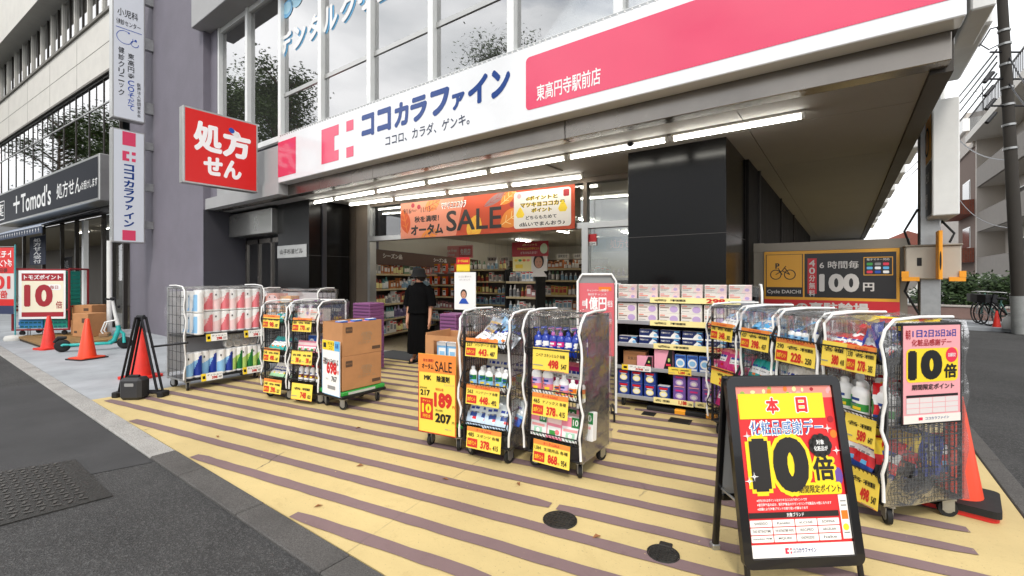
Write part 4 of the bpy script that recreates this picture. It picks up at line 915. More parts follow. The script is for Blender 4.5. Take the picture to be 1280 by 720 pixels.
def tree(name, label, loc, h, rad, n, group=None, size=.16):
    t = thing(name, label, 'tree', loc, rnd.uniform(0, 6), group); tr = MB(); cl = []
    tr.path([(0, 0, 0), (.05, .02, h * .3), (-.05, .08, h * .6), (0, 0, h * .92)], [h * .02, h * .016, h * .01, h * .003], BARK, 9)
    for i in range(26):
        z = h * rnd.uniform(.3, .95); k_ = 1 - abs(z / h - .5) * 1.1; a = rnd.uniform(0, 6.28); rr = rad * k_ * rnd.uniform(.5, 1); q_ = Vector((math.cos(a) * rr, math.sin(a) * rr, z + rr * .4))
        tr.path([(0, 0, z - rr * .3), tuple(q_ * .5 + Vector((0, 0, z * .5 - .1))), tuple(q_)], [h * .006, h * .004, .01], BARK, 5); cl.append((*q_, rad * rnd.uniform(.25, .42))); cl.append((*(q_ * .6 + Vector((0, 0, z * .4))), rad * .3))
    tr.build('trunk', t); lv = MB(); leaves(lv, cl, n, size, LF1); lv.build('crown', t); return t
t0 = tree('street_tree', 'tall street tree across the road, mirrored in the far-left upstairs window', (-27, -4.8, 0), 14, 2.9, 9500, None, .105)
dup(t0, 'tall street tree across the road, mirrored in the ribbon windows of the office building', (-33, -4.6, 0), 1.3, (1.1, 1.1, 1.05)); dup(t0, 'street tree across the road, mirrored in the pale middle windows upstairs', (-11.5, -6.5, 0), 3, (.85, .85, .82)); dup(t0, 'street tree farther along the road, mirrored at the far left of the ribbon windows', (-42, -4.8, 0), 4.5, (1, 1, .95)); dup(t0, 'farthest street tree mirrored in the ribbon windows', (-52, -5, 0), 5.6, (1.15, 1.15, 1.1)); dup(t0, 'street tree mirrored in the office windows just left of the clinic sign', (-38, -10, 0), 2.2, (1.2, 1.2, 1.3))
# planter wall, bushes, bicycles, cone, bag, car beyond the side street
PW = mat('planter_brick', '#8a7068', .85, 0, .12, 4)
p0, p1 = G(1180, 402), G(1262, 406); dv = (p1 - p0); pw = MB(); an = math.atan2(dv.y, dv.x)
pwt = thing('planter_wall', 'low pinkish planter wall under the bushes beyond the side street', 'wall', (p0.x, p0.y, .1), an); MB().cbox(-3, dv.length + 3, 0, .3, 0, .42, PW, .02).build('wall', pwt); MB().cbox(-3.03, dv.length + 3.03, -.03, .33, .42, .48, APW, .01).build('coping', pwt)
for i, (px, d_, lab) in enumerate(((1188, 16.6, 'dark green bush left of the tall bushes above the planter wall'), (1222, 16.4, 'bushy dark pine in the middle above the planter wall'), (1250, 16.2, 'dark bush nearest the utility pole above the planter wall'), (1284, 16, 'dark bush right of the utility pole'))):
    c = atD(px, 400, d_); t = thing('bush', lab, 'bush', (c.x, c.y, .1), 0, 'bushes beyond the side street'); lv = MB(); cl = [(rnd.uniform(-.9, .9), rnd.uniform(-.6, .6), rnd.uniform(.4, 1.35), rnd.uniform(.25, .42)) for _ in range(16)]
    leaves(lv, cl, 1500, .085, LF2); lv.build('foliage', t); tr = MB()
    for c_ in cl[:8]: tr.path([(0, 0, 0), (c_[0] * .4, c_[1] * .4, c_[2] * .6), (c_[0], c_[1], c_[2])], [.04, .03, .01], BARK, 5)
    tr.build('stem', t)
def bicycle(px, py, rz, label, fr):
    c = G(px, py); t = thing('bicycle', label, 'bicycle', (c.x, c.y, .1), rz)
    for x in (-.52, .52):
        w = MB(); w.lathe([(.3, -.02), (.335, 0), (.3, .02), (.29, 0), (.3, -.02)], RUB, 22, caps=False); o = w.build('wheel', t, (x, 0, .335)); o.rotation_euler = (R(90), 0, 0); s_ = MB()
        for i in range(8): s_.tube((0, 0, 0), (.3 * math.cos(i * .785), .3 * math.sin(i * .785), 0), .006, STEEL, 4)
        s_.build('spokes', o)
    MB().tube((-.52, 0, .335), (-.12, 0, .3), .018, fr).tube((-.12, 0, .3), (-.26, 0, .78), .02, fr).tube((-.12, 0, .3), (.4, 0, .72), .022, fr).tube((-.52, 0, .335), (-.24, 0, .7), .014, fr).tube((.52, 0, .335), (.36, 0, .95), .018, fr).build('frame', t)
    MB().cbox(-.38, -.14, -.07, .07, .78, .85, RUB, .03).build('saddle', t); MB().path([(.25, -.26, .98), (.36, -.1, 1.0), (.36, .1, 1.0), (.25, .26, .98)], .013, STEEL, 6).build('handlebar', t); MB().box(.42, .7, -.16, .16, .68, .92, WIRE).build('basket', t)
bicycle(1243, 412, R(112), 'green framed bicycle parked at the far kerb, nearer the planter', mat('bike_green', '#5f8f86', .4)); bicycle(1257, 414, R(120), 'dark bicycle parked closest to the utility pole', BLKM); bicycle(1234, 410, R(106), 'silver bicycle behind the two others at the planter', STEEL)
t = cone(1246, 413, .55, 'small red cone between the parked bicycles and the utility pole', CONE2)
tag(MB().lathe([(.16, 0), (.2, .12), (.17, .28), (.06, .4), (.09, .46)], mat('bag_white', '#d8d8d6', .5), 12).build('rubbish_bag', None, tuple(G(1264, 416) + Vector((0, 0, .1)))), 'white rubbish bag at the foot of the utility pole', 'bag')
c = atD(1190, 400, 19.5); cr = thing('parked_car', 'white car parked behind the bushes beyond the side street', 'car', (c.x, c.y, .1), R(110))
MB().prism([(-1.9, .3), (1.9, .3), (1.95, .75), (1.2, .95), (.7, 1.5), (-1.5, 1.55), (-1.9, .95)], -.75, .75, WHT).build('body', cr)
for y in (-.76, .75): MB().prism([(-1.4, 1.0), (.95, 1.0), (.6, 1.42), (-1.35, 1.45)], y, y + .01, DWIN).build('window', cr)
for x in (-1.2, 1.2):
    for y in (-.75, .75): MB().tube((x, y - .1, .3), (x, y + .1, .3), .3, RUB, 18).build('wheel', cr)
# ================================================================ goods
def pack_mesh(c1, c2, n=2, r=.06, h=.23, rows=1):
    """film-wrapped pack of paper rolls: white columns, printed band with a slanted second colour"""
    m = MB(); w = n * r * 1.85
    for j in range(rows):
        for i in range(n):
            cx = -w / 2 + r * .92 + i * r * 1.85; cy = r + j * r * 1.8
            def mf(x, y, z, cx=cx):
                if z < h * .08 or z > h * .84 or y > cy: return WHITE
                u = (x + w / 2) / w
                return c2 if u > .34 + .5 * (z / h) and u < .97 else (WHITE if z > h * (.5 + .3 * u) else c1)
            prof = [(r * .86, 0)] + [(r, h * k / 30 + .006) for k in range(0, 30)] + [(r * .93, h * .975), (r * .45, h), (r * .2, h * .985)]
            m.lathe(prof, mf, 30, (cx, cy, 0))
    m.rect(-w * .42, h * .72, -w * .34, h * .8, -.003, BLACKP)
    return m.mesh('pack')
def bottle_mesh(body, cap, label, h=.2, r=.035, sy=.7, pump=False, label2=None, shoulder=.72, hang=False, trigger=False):
    m = MB(); s_ = shoulder
    def mf(x, y, z):
        if .16 * h < z < s_ * h * .86 and y < -.1 * r:
            return label2 if (label2 and z > s_ * h * .5 and x > -r * .5) else label
        return body
    prof = [(r * .86, 0), (r, .01)] + [(r, h * s_ * k / 7) for k in range(1, 8)] + [(r * .82, h * (s_ + .08)), (r * .42, h * (s_ + .14)), (r * .36, h * (s_ + .17))]
    m.lathe(prof, mf, 16, (0, 0, 0), 1, sy)
    m.lathe([(r * .42, h * (s_ + .15)), (r * .42, h * .97), (r * .3, h)], cap, 12)
    rr_ = r * 1.012
    def wrap(a0, a1, z0, z1, mt):
        k = [(a0 + (a1 - a0) * i / 4) for i in range(5)]
        m.add([(rr_ * math.sin(a), -rr_ * sy * math.cos(a), z) for z in (z0, z1) for a in k], [(i, i + 1, i + 6, i + 5) for i in range(4)], mt, True)
    lb0, lb1 = .18 * h, s_ * h * .84; lh = lb1 - lb0; ink = NAVY if body in (WHITE, CLEARB) else WHITE
    wrap(-.55, .45, lb0 + lh * .72, lb0 + lh * .9, ink); wrap(-.7, .1, lb0 + lh * .5, lb0 + lh * .57, ink); wrap(-.3, .6, lb0 + lh * .12, lb0 + lh * .32, YEL if label not in (YEL, LYEL) else RED); wrap(-.7, .3, lb0 + lh * .4, lb0 + lh * .44, GREY)
    if pump: m.lathe([(r * .14, h * .98), (r * .14, h * 1.14), (r * .3, h * 1.15), (r * .3, h * 1.2)], cap, 8).tube((0, 0, h * 1.175), (-r * .95, -r * .5, h * 1.15), r * .13, cap, 6)
    if trigger: m.cbox(-r * .5, r * .5, -r * 1.2, r * .5, h * .93, h * 1.12, cap, .006).tube((0, -r * .9, h * .98), (0, -r * .7, h * .75), r * .14, cap, 6)
    return m.mesh('bottle')
def pouch_mesh(w, h, cf0, t=.022, ny=20, nx=13):
    sd_ = rnd.randint(0, 99)
    def cf(u, v, f):
        b = cf0(u, v, f); j = int(v * 20); i = int(u * 13)
        if f and 2 < i < 11:
            if j in (12, 13) and (i * 7 + sd_) % 4: return DBLUE if b is not DBLUE and b is not NAVY else WHITE
            if j == 9 and (i * 5 + sd_) % 3: return GREY
            if j in (4, 5) and i in (7, 8, 9): return [YEL, ORG, RED, LBLUE][sd_ % 4]
        return b
    m = MB(); vs = []; fs = []
    for s_ in (-1, 1):
        b0 = len(vs)
        for j in range(ny + 1):
            for i in range(nx + 1):
                u, v = i / nx, j / ny; th = t * (max(0, math.sin(math.pi * u)) ** .6) * (max(0, math.sin(math.pi * min(1, v * 1.05 + .02))) ** .5) * (1.25 - .6 * v)
                wr = 1 + .04 * math.sin(v * 14 + s_) * (1 if i in (0, nx) else 0)
                vs.append(((u - .5) * w * wr * (1 - .08 * v), s_ * th + .003 * math.sin(u * 17 + v * 11), v * h))
        for j in range(ny):
            for i in range(nx): a = b0 + j * (nx + 1) + i; fs.append((a, a + 1, a + nx + 2, a + nx + 1))
    m.add(vs, fs, lambda x, y, z: cf(x / w + .5, z / h, y < 0), True); return m.mesh('pouch')
def carton_mesh(w, d, h, base, top=None, dec=()):
    m = MB(); m.cbox(-w / 2, w / 2, 0, d, 0, h, base, .003)
    if top: m.box(-w / 2 + .003, w / 2 - .003, .003, d - .003, h, h + .0006, top)
    for i, q in enumerate(dec):
        k = q[0]; y = -.0008 * (i + 1)
        if k == 'r': m.rect((q[1] - .5) * w, q[2] * h, (q[3] - .5) * w, q[4] * h, y, q[5])
        elif k == 'd': m.disc((q[1] - .5) * w, q[2] * h, q[3] * w, q[4] * h, y, q[5], 14)
        elif k == 'p': m.para([((a - .5) * w, b_ * h) for a, b_ in q[1]], y, q[2])
        elif k == 't': m.text(q[1], (q[2] - .5) * w, q[3] * h, (q[4] - .5) * w, q[5] * h, y, q[6], .02)
    return m.mesh('carton')
P = {}
SOFTP = mat('soft_pink_pack', '#f6d8d6', .35); HOTP = mat('coral_pack', '#ea7e86', .35); SKY = mat('sky_pack', '#8fc3ea', .35); DBLUE = mat('deep_blue_pack', '#1c3a9c', .35)
LGRN = mat('lime_pack', '#b6d873', .35); DGRN = mat('deep_green_pack', '#1f7a3a', .35); CLR = clear_mat('clear_bag', (.95, .96, .96), .06, .1, .2)
SILV = mat('silver_foil', '#b6bcc4', .25, .4); GOLD = mat('gold_print', '#c6a05c', .35, .2); LILAC = mat('lilac_print', '#c3a9d6', .4); MAG = mat('magenta_print', '#d6287c', .4); OFFW = mat('off_white_print', '#e9e4dc', .45)
PBLUE = mat('pump_blue', '#17379f', .25, coat=.4); CLEARB = mat('pale_clear_plastic', '#d9e2e6', .15)
P['pink'] = pack_mesh(SOFTP, HOTP, 2, .06, .30, 1); P['blue'] = pack_mesh(SKY, DBLUE, 2, .055, .345); P['green'] = pack_mesh(LGRN, DGRN, 2, .05, .345)
P['white'] = pack_mesh(WHITE, SKY, 2, .06, .29)
m = MB()
for i in range(4):
    for j in range(2):
        x, z = -.17 + i * .113, .056 + j * .108
        m.add(*(lambda q: (q[0], q[1]))((lambda: ([(x + rr * math.cos(t * .3927), yy, z + rr * math.sin(t * .3927)) for rr, yy in ((.054, 0), (.054, .11), (.02, .0), (.02, .1)) for t in range(16)],
              [(t, (t + 1) % 16, 16 + (t + 1) % 16, 16 + t) for t in range(16)] + [(32 + t, 32 + (t + 1) % 16, (t + 1) % 16, t) for t in range(16)] + [(48 + t, 48 + (t + 1) % 16, 32 + (t + 1) % 16, 32 + t) for t in range(16)]))()), lambda a, b_, c: WHITE if b_ > 0.001 else OFFW, True)
m.cbox(-.235, .235, -.006, .12, -.0, .225, CLR, .03); P['rolls'] = m.mesh('roll_pack')
P['bluepump'] = bottle_mesh(PBLUE, PBLUE, PBLUE, .17, .034, .75, True, WHITE); P['bluepump2'] = bottle_mesh(PBLUE, mat('pump_mauve', '#b65aa6', .3), PBLUE, .17, .034, .75, True, MAG)
P['whitepink'] = bottle_mesh(WHITE, WHITE, HOTP, .215, .043, .7, False, LILAC); P['whiteblue'] = bottle_mesh(WHITE, WHITE, SKY, .19, .04, .7, False, DGRN); P['whiteyel'] = bottle_mesh(WHITE, WHITE, LYEL, .18, .04, .7, False, ORG)
P['whitecap'] = bottle_mesh(WHITE, DBLUE, SKY, .13, .028, .9); P['redcap'] = bottle_mesh(WHITE, RED, RED, .21, .04, .7, trigger=True, label2=WHITE); P['jug'] = bottle_mesh(WHITE, WHITE, GREEN, .23, .06, .65, label2=WHITE)
P['clearb'] = bottle_mesh(CLEARB, GREY, CLEARB, .2, .032, .9, True); P['aqua'] = bottle_mesh(TEAL, WHITE, WHITE, .17, .035, .7, False, LBLUE); P['sauce'] = bottle_mesh(WHITE, RED, mat('sauce_brown', '#7a3a28', .4), .17, .03, .8, label2=WHITE)
P['p_gold'] = pouch_mesh(.13, .24, lambda u, v, f: WHITE if .2 < v < .62 else (GOLD if v < .8 else SILV)); P['p_blue'] = pouch_mesh(.14, .24, lambda u, v, f: WHITE if .25 < v < .7 else (SKY if u < .6 else SILV)); P['p_black'] = pouch_mesh(.13, .24, lambda u, v, f: BLACKP if v > .55 or u < .3 else (SILV if u > .6 else WHITE))
P['p_clear'] = pouch_mesh(.15, .21, lambda u, v, f: (NAVY if .32 < v < .5 and .3 < u < .75 else CLEARB if v > .45 else mat('pale_blue_pouch', '#c4d8ea', .25))); P['p_clear2'] = pouch_mesh(.15, .21, lambda u, v, f: (BLUE if v < .3 and u > .3 else CLEARB if v > .4 else SKY))
P['p_sky'] = pouch_mesh(.15, .2, lambda u, v, f: WHITE if (.35 < v < .65 and .2 < u < .8) else mat('sky_blue_pouch', '#5fb2e6', .25)); P['p_pink'] = pouch_mesh(.16, .2, lambda u, v, f: WHITE if (.4 < v < .7 and .2 < u < .8) else (MAG if v < .85 else HOTP)); P['p_grn'] = pouch_mesh(.15, .19, lambda u, v, f: WHITE if .3 < v < .6 else TEAL)
P['p_red'] = pouch_mesh(.17, .24, lambda u, v, f: WHITE if .45 < v < .7 else (RED if v > .2 else NAVY)); P['p_yel'] = pouch_mesh(.17, .24, lambda u, v, f: YEL if v > .6 else (RED if v > .35 else BLACKP)); P['p_dblue'] = pouch_mesh(.15, .22, lambda u, v, f: SILV if (.3 < v < .75 and .25 < u < .75) else DBLUE); P['p_white'] = pouch_mesh(.15, .2, lambda u, v, f: NAVY if .4 < v < .5 else (mat('fresh_green', '#9fd0a0', .4) if v < .2 else OFFW))
P['c_pinkgrn'] = carton_mesh(.13, .06, .17, WHITE, None, [('r', .0, .62, .55, .98, mat('box_pink', '#ec8aa0', .4)), ('r', .55, .6, 1, 1, DGRN), ('t', '10', .62, .68, .92, .92, WHITE), ('r', .1, .42, .9, .52, LPINK), ('r', .25, .1, .75, .38, mat('mint', '#a9d9bd', .4)), ('d', .5, .25, .12, .1, WHITE)])
P['c_pinkwht'] = carton_mesh(.13, .06, .17, mat('box_pink', '#ec8aa0', .4), None, [('r', .08, .1, .92, .5, WHITE), ('r', .2, .14, .6, .34, GREEN), ('d', .7, .3, .14, .1, HOTP), ('r', .05, .62, .95, .86, SOFTP)])
P['c_wht'] = carton_mesh(.215, .11, .085, OFFW, None, [('r', .05, .3, .45, .36, GREY), ('r', .05, .2, .35, .24, GREY), ('r', .05, .48, .5, .6, SALMON), ('r', .05, .7, .25, .85, LPINK), ('p', [(.55, 0), (1, 0), (1, 1), (.75, 1)], SOFTP), ('d', .8, .4, .1, .2, LILAC)])
P['c_lil'] = carton_mesh(.215, .11, .105, OFFW, None, [('r', .05, .25, .4, .3, GREY), ('d', .74, .45, .2, .34, LILAC), ('r', .05, .55, .5, .66, mat('taupe_print', '#9a8478', .5)), ('r', .05, .75, .3, .85, SALMON)])
P['c_navy'] = carton_mesh(.215, .11, .085, mat('navy_box', '#1b2c62', .35), OFFW, [('r', 0, 0, 1, .16, WHITE), ('p', [(.5, .1), (.98, .1), (.9, .55), (.72, .8), (.58, .45)], WHITE), ('t', '不織布マスク', .05, .55, .5, .78, WHITE), ('r', .7, .8, .95, .95, LBLUE), ('d', .85, .3, .1, .2, SKY)])
P['c_pb'] = carton_mesh(.17, .1, .13, mat('pastel_pink_box', '#f0a8bd', .4), None, [('p', [(.45, 0), (1, 0), (1, 1), (.75, 1)], BLACKP), ('r', .6, .2, .9, .3, PINK), ('d', .8, .55, .06, .1, LGRN)]); P['c_pb2'] = carton_mesh(.2, .1, .22, mat('pastel_pink_box', '#f0a8bd', .4), None, [('p', [(.5, 0), (1, 0), (1, 1), (.8, 1)], BLACKP), ('r', .65, .2, .9, .3, PINK), ('d', .8, .5, .06, .1, LGRN)])
P['c_bluew'] = carton_mesh(.115, .08, .18, mat('mid_blue_box', '#3c6fc0', .35), WHITE, [('d', .5, .5, .4, .28, WHITE), ('d', .5, .5, .28, .16, SKY), ('r', .1, .82, .9, .93, NAVY), ('r', .1, .08, .9, .2, WHITE)]); P['c_pinkp'] = carton_mesh(.13, .08, .16, mat('box_pink', '#ec8aa0', .4), None, [('d', .5, .5, .35, .25, WHITE), ('r', .1, .8, .9, .93, MAG)])
P['c_nv2'] = carton_mesh(.13, .1, .145, mat('royal_box', '#25408f', .35), WHITE, [('d', .5, .4, .34, .24, LYEL), ('d', .5, .38, .24, .14, WHITE), ('r', .15, .75, .85, .9, RED), ('r', .25, .66, .75, .72, WHITE)]); P['c_pur'] = carton_mesh(.13, .1, .145, mat('violet_box', '#6d519f', .35), LILAC, [('d', .5, .42, .32, .22, LILAC), ('d', .5, .4, .2, .13, OFFW), ('r', .2, .75, .8, .88, MAG), ('r', .1, .08, .9, .14, LPINK)])
P['c_brn'] = carton_mesh(.26, .16, .17, CARD, None, [('t', '取扱注意', .2, .4, .7, .62, CARD2)])

CARD_MATS = {}
def price_card(parent, x, z, w, h, price, old='', tax='', y=-.01, style='sale', tilt=6, name=''):
    """shop price card with printing; the card hangs on its shelf edge"""
    body = mat('card_yellow', '#f3d552', .5) if style != 'white' else mat('card_white', '#f2f1ec', .5)
    if style == 'pale': body = mat('card_pale', '#f7e7a0', .5)
    m = MB(Matrix.Translation((x, y, z)) @ Matrix.Rotation(R(-tilt), 4, 'X')); m.box(0, w, 0, .003, 0, h, body); o = m.build('price_card', parent)
    t = MB(Matrix.Translation((x, y, z)) @ Matrix.Rotation(R(-tilt), 4, 'X')); CRD = mat('card_red', '#c8281e', .5)
    if style == 'sale':
        t.rect(0, h * .8, w, h, -.002, mat('card_orange', '#e8883a', .5)); t.text('オータムSALE', w * .28, h * .835, w * .72, h * .96, -.003, CRD, .03)
        t.text(name or '各種', w * .3, h * .57, w * .95, h * .72, -.003, BLACKP, .015)
        if old:
            t.text(old, w * .04, h * .55, w * .22, h * .74, -.003, BLACKP, .02); t.rect(w * .03, h * .07, w * .33, h * .47, -.0025, CRD); t.text('50ポイント', w * .06, h * .16, w * .3, h * .38, -.004, YEL, .03)
        t.text(price, w * .42, h * .08, w * .68, h * .46, -.003, CRD, .05); t.text('円', w * .695, h * .1, w * .735, h * .2, -.003, CRD, .03)
        if tax: t.text(tax, w * .78, h * .1, w * .93, h * .34, -.003, BLACKP, .03)
    elif style == 'plain':
        t.text(name or '各種', w * .1, h * .6, w * .9, h * .76, -.003, BLACKP, .015); t.text(price, w * .44, h * .12, w * .73, h * .5, -.003, CRD, .05); t.text(tax, w * .8, h * .14, w * .95, h * .36, -.003, BLACKP, .03); t.rect(w * .5, h * .02, w * .9, h * .04, -.003, GREY); t.rect(0, 0, w, h * .02, -.002, mat('card_orange', '#e8883a', .5)); t.rect(w * .02, h * .2, w * .3, h * .24, -.003, GREY)
    elif style == 'pale':
        t.text(name or '各種', w * .04, h * .3, w * .42, h * .7, -.003, BLACKP, .01); t.text(price, w * .64, h * .12, w * .84, h * .9, -.003, CRD, .05); t.text(tax, w * .87, h * .2, w * .97, h * .6, -.003, BLACKP, .03)
    else:
        t.rect(0, 0, w * .22, h, -.002, YEL); t.rect(w * .06, h * .3, w * .18, h * .7, -.003, BLACKP); t.text(name or 'ティシュー', w * .27, h * .58, w * .95, h * .82, -.003, BLACKP, .01); t.text(price, w * .48, h * .14, w * .74, h * .5, -.003, CRD, .05); t.text(tax, w * .8, h * .2, w * .95, h * .45, -.003, BLACKP, .02)
    t.build('lettering', o); return o
def goods(M, key, x, y, z, label, group=None, rz=0., tilt=0., s=1., roll=0.):
    o = bpy.data.objects.new({'p': 'pouch', 'c': 'carton'}.get(key.split('_')[0], 'paper_pack' if key in ('pink', 'blue', 'green', 'white', 'rolls') else 'bottle'), P[key]); COL.objects.link(o)
    o.matrix_world = M @ Matrix.Translation((x, y, z)) @ Matrix.Rotation(rz, 4, 'Z') @ Matrix.Rotation(tilt, 4, 'X') @ Matrix.Rotation(roll, 4, 'Y') @ Matrix.Scale(s, 4)
    return tag(o, label, {'pouch': 'refill pouch', 'carton': 'carton', 'paper_pack': 'paper pack', 'bottle': 'bottle'}[o.name.split('.')[0]], group)

def caster(parent, x, y, a=0., r=.05):
    o = MB().box(-.02, -.015, -.03, .03, .04, .115, STEEL).box(.015, .02, -.03, .03, .04, .115, STEEL).box(-.03, .03, -.035, .035, .11, .12, STEEL).build('caster', parent, (x, y, 0), a)
    w = MB().tube((-.013, 0, r), (.013, 0, r), r, RUB, 16).tube((-.0145, 0, r), (.0145, 0, r), r * .55, STEEL, 12).build('wheel', o)
def film_sheet(name, parent, fn, nu, nv, m_):
    vs = [fn(i / nu, j / nv) for j in range(nv + 1) for i in range(nu + 1)]; mb = MB()
    mb.add(vs, [(j * (nu + 1) + i, j * (nu + 1) + i + 1, (j + 1) * (nu + 1) + i + 1, (j + 1) * (nu + 1) + i) for j in range(nv) for i in range(nu)], m_, True); return mb.build(name, parent)
def film_cover(t, W, D, H, drape=.1, sides=True, sag=.05, front=.12):
    ph = rnd.uniform(0, 9)
    def top(u, v):
        s_ = math.sin(math.pi * u) * math.sin(math.pi * min(1, v * 1.1)); z = H + .02 - sag * s_ + .012 * math.sin(u * 13 + ph) * math.sin(v * 11 + ph * 2) + .008 * math.sin(u * 31 + v * 17)
        return (u * (W + .03) - .015, -.03 + v * (D + .06), z - (.03 if v < .01 else 0))
    c = film_sheet('plastic_cover', t, top, 18, 10, FILM)
    def lip(u, v):  # front drape
        return (u * (W + .03) - .015, -.03 - .015 * math.sin(u * 19 + ph) * v, H - .01 - v * (front * (.5 + .5 * math.sin(math.pi * u)) + .02 * math.sin(u * 23)))
    film_sheet('cover_flap', c, lip, 22, 3, FILM)
    if sides:
        for x in (-.02, W + .02):
            def sd(u, v, x=x): return (x + .012 * math.sin(u * 9 + v * 21 + ph), -.03 + u * (D + .06), H + .01 - v * (H - .12))
            film_sheet('cover_side', c, sd, 6, 14, FILM)
    m = MB()
    for x, k in ((-.02, 1), (W + .02, -1)):
        m = MB()
        pts = [(x + .02 * k, D * .9, H + .03), (x, D * .4, H + .035), (x, .03, H + .02), (x, -.035, H - .04)]
        pts += [(x + .012 * math.sin(i * 1.3 + ph), -.04 + .012 * math.sin(i * 2.1 + ph), H - .04 - (H - .2) * i / 12) for i in range(1, 13)]
        m.path(pts, .0095, PIPING, 6)
        m.build('zip_piping', c)
    return c
def wire_cart(name, label, cat, FLp, rz, W, D, H, tiers, cards, cover=True, group=None, side_step=.1, dense_side=False):
    t = thing(name, label, cat, (FLp[0], FLp[1], .012), rz, group); M_ = frame((FLp[0], FLp[1], .012), rz)
    m = MB()
    for x in (0, W):
        for y in (0, D): m.tube((x, y, .12), (x, y, H), .012, WIRE, 8)
    for z in (.13, H - .01):
        for a, b_ in (((0, 0), (0, D)), ((0, D), (W, D)), ((W, D), (W, 0))): m.tube((*a, z), (*b_, z), .011, WIRE, 8)
    m.tube((0, 0, .13), (W, 0, .13), .011, WIRE, 8).box(0, W, 0, D, .118, .132, BLKM); m.build('frame', t)
    for x in (.035, W - .035):
        for y in (.05, D - .05): caster(t, x, y, rnd.uniform(-1.2, 1.2))
    def panel(p, q, nm, nv):
        m = MB(); p, q = Vector(p), Vector(q)
        for i in range(1, nv): c = p.lerp(q, i / nv); m.tube((c.x, c.y, .14), (c.x, c.y, H - .02), .0034, WIRE, 4, cap=False)
        nh = int((H - .15) / side_step)
        for i in range(1, nh + 1): z = .14 + i * (H - .16) / (nh + 1); m.tube((p.x, p.y, z), (q.x, q.y, z), .004 if i % 3 == 0 else .0034, WIRE, 4, cap=False)
        m.build(nm, t)
    panel((0, 0, 0), (0, D, 0), 'side_panel', 14); panel((W, 0, 0), (W, D, 0), 'side_panel', 30 if dense_side else 14); panel((0, D, 0), (W, D, 0), 'back_panel', 14)
    for z in tiers:
        m = MB(); m.tube((0, 0, z), (W, 0, z), .006, WIRE, 6).tube((0, -.055, z + .07), (W, -.055, z + .07), .005, WIRE, 6)
        for i in range(17): x = W * i / 16; m.tube((x, D, z), (x, 0, z), .003, WIRE, 4, cap=False).tube((x, 0, z), (x, -.055, z + .07), .003, WIRE, 4, cap=False)
        for j in range(1, 4): m.tube((0, D * j / 4, z), (W, D * j / 4, z), .003, WIRE, 4, cap=False)
        for x in (0, W): m.path([(x, .0, z + .16), (x, -.02, z + .15), (x, -.06, z + .075), (x, -.05, z + .03), (x, 0, z)], .006, WIRE, 5)
        m.build('basket', t)
    for c in cards: price_card(t, **c)
    if cover: film_cover(t, W, D, H)
    return t, M_
def cw(r, d): return Vector((r * CT - d * ST, r * ST + d * CT, 0))

# ---------------------------------------------------------------- rack of paper goods at the left
PR = (G(234, 490).x + .02, G(234, 490).y - .03)
def long_rack(name, label, fl, rz, W, D, H, shelves, side_label=''):
    t = thing(name, label, 'display rack', (fl[0], fl[1], .012), rz); M_ = frame((fl[0], fl[1], .012), rz); m = MB()
    for x in (0, W):
        for y in (0, D): m.tube((x, y, .12), (x, y, H), .013, STEEL, 8)
        m.tube((x, 0, H), (x, D, H), .013, STEEL, 8).tube((x, 0, .14), (x, D, .14), .013, STEEL, 8)
    m.tube((0, 0, .14), (W, 0, .14), .013, BLKM, 8).tube((0, D, H), (W, D, H), .012, STEEL, 8).box(0, W, 0, D, .13, .15, BLKM); m.build('frame', t)
    for z in shelves: MB().cbox(.01, W - .01, .0, D, z, z + .03, BLKM, .005).build('shelf', t)
    for x in (0, W):
        m = MB()
        for i in range(1, 4): m.tube((x, D * i / 4, .14), (x, D * i / 4, H), .004, WIRE, 4, cap=False)
        for i in range(1, 10): m.tube((x, 0, .14 + (H - .14) * i / 10), (x, D, .14 + (H - .14) * i / 10), .004, WIRE, 4, cap=False)
        m.build('side_panel', t)
    MB().box(.0, W, D - .004, D, .2, H - .05, mat('rack_backing', '#cfcccd', .6)).build('back_panel', t)
    for x in (.05, W - .05):
        for y in (.05, D - .05): caster(t, x, y, rnd.uniform(-1, 1), .055)
    return t, M_
t, Mr = long_rack('paper_rack', 'tall covered rack of pink, blue and green paper roll packs at the left', PR, R(94), 1.0, .5, 1.36, [.70])
film_cover(t, 1.0, .5, 1.36, sag=.05, front=.16)
for x, z, pr, tx_ in ((.24, .63, '298', '327'), (.74, .63, '298', '327'), (.18, .1, '398', '437'), (.72, .1, '398', '437')): price_card(t, x, z, .27, .10, pr, '', tx_, -.03, 'white', 8)
for k_ in range(4):
    for j in range(2): goods(Mr, 'pink', .26 + k_ * .215, .04, .732 + j * .302, 'white and coral pack of paper rolls on the upper shelf of the paper rack', 'coral paper packs')
for k_ in range(3): goods(Mr, 'white', .1, .06 + k_ * .13, .732, 'sky blue paper pack ending the upper shelf of the paper rack', 'white paper packs', rz=R(-90)); goods(Mr, 'white', .1, .06 + k_ * .13, 1.024, 'sky blue paper pack ending the upper shelf of the paper rack', 'white paper packs', rz=R(-90))
for k_ in range(3): goods(Mr, 'blue', .14 + k_ * .19 + (.0 if k_ else -.02), .01 + (.05 if k_ == 1 else 0), .155, 'blue pack of kitchen paper on the bottom shelf of the paper rack', 'blue paper packs'); goods(Mr, 'green', .67 + k_ * .15, .02, .155, 'green pack of kitchen paper on the bottom shelf of the paper rack', 'green paper packs')
goods(Mr, 'rolls', .74, .05, .50, 'clear film pack of white rolls lying on the green packs', None)
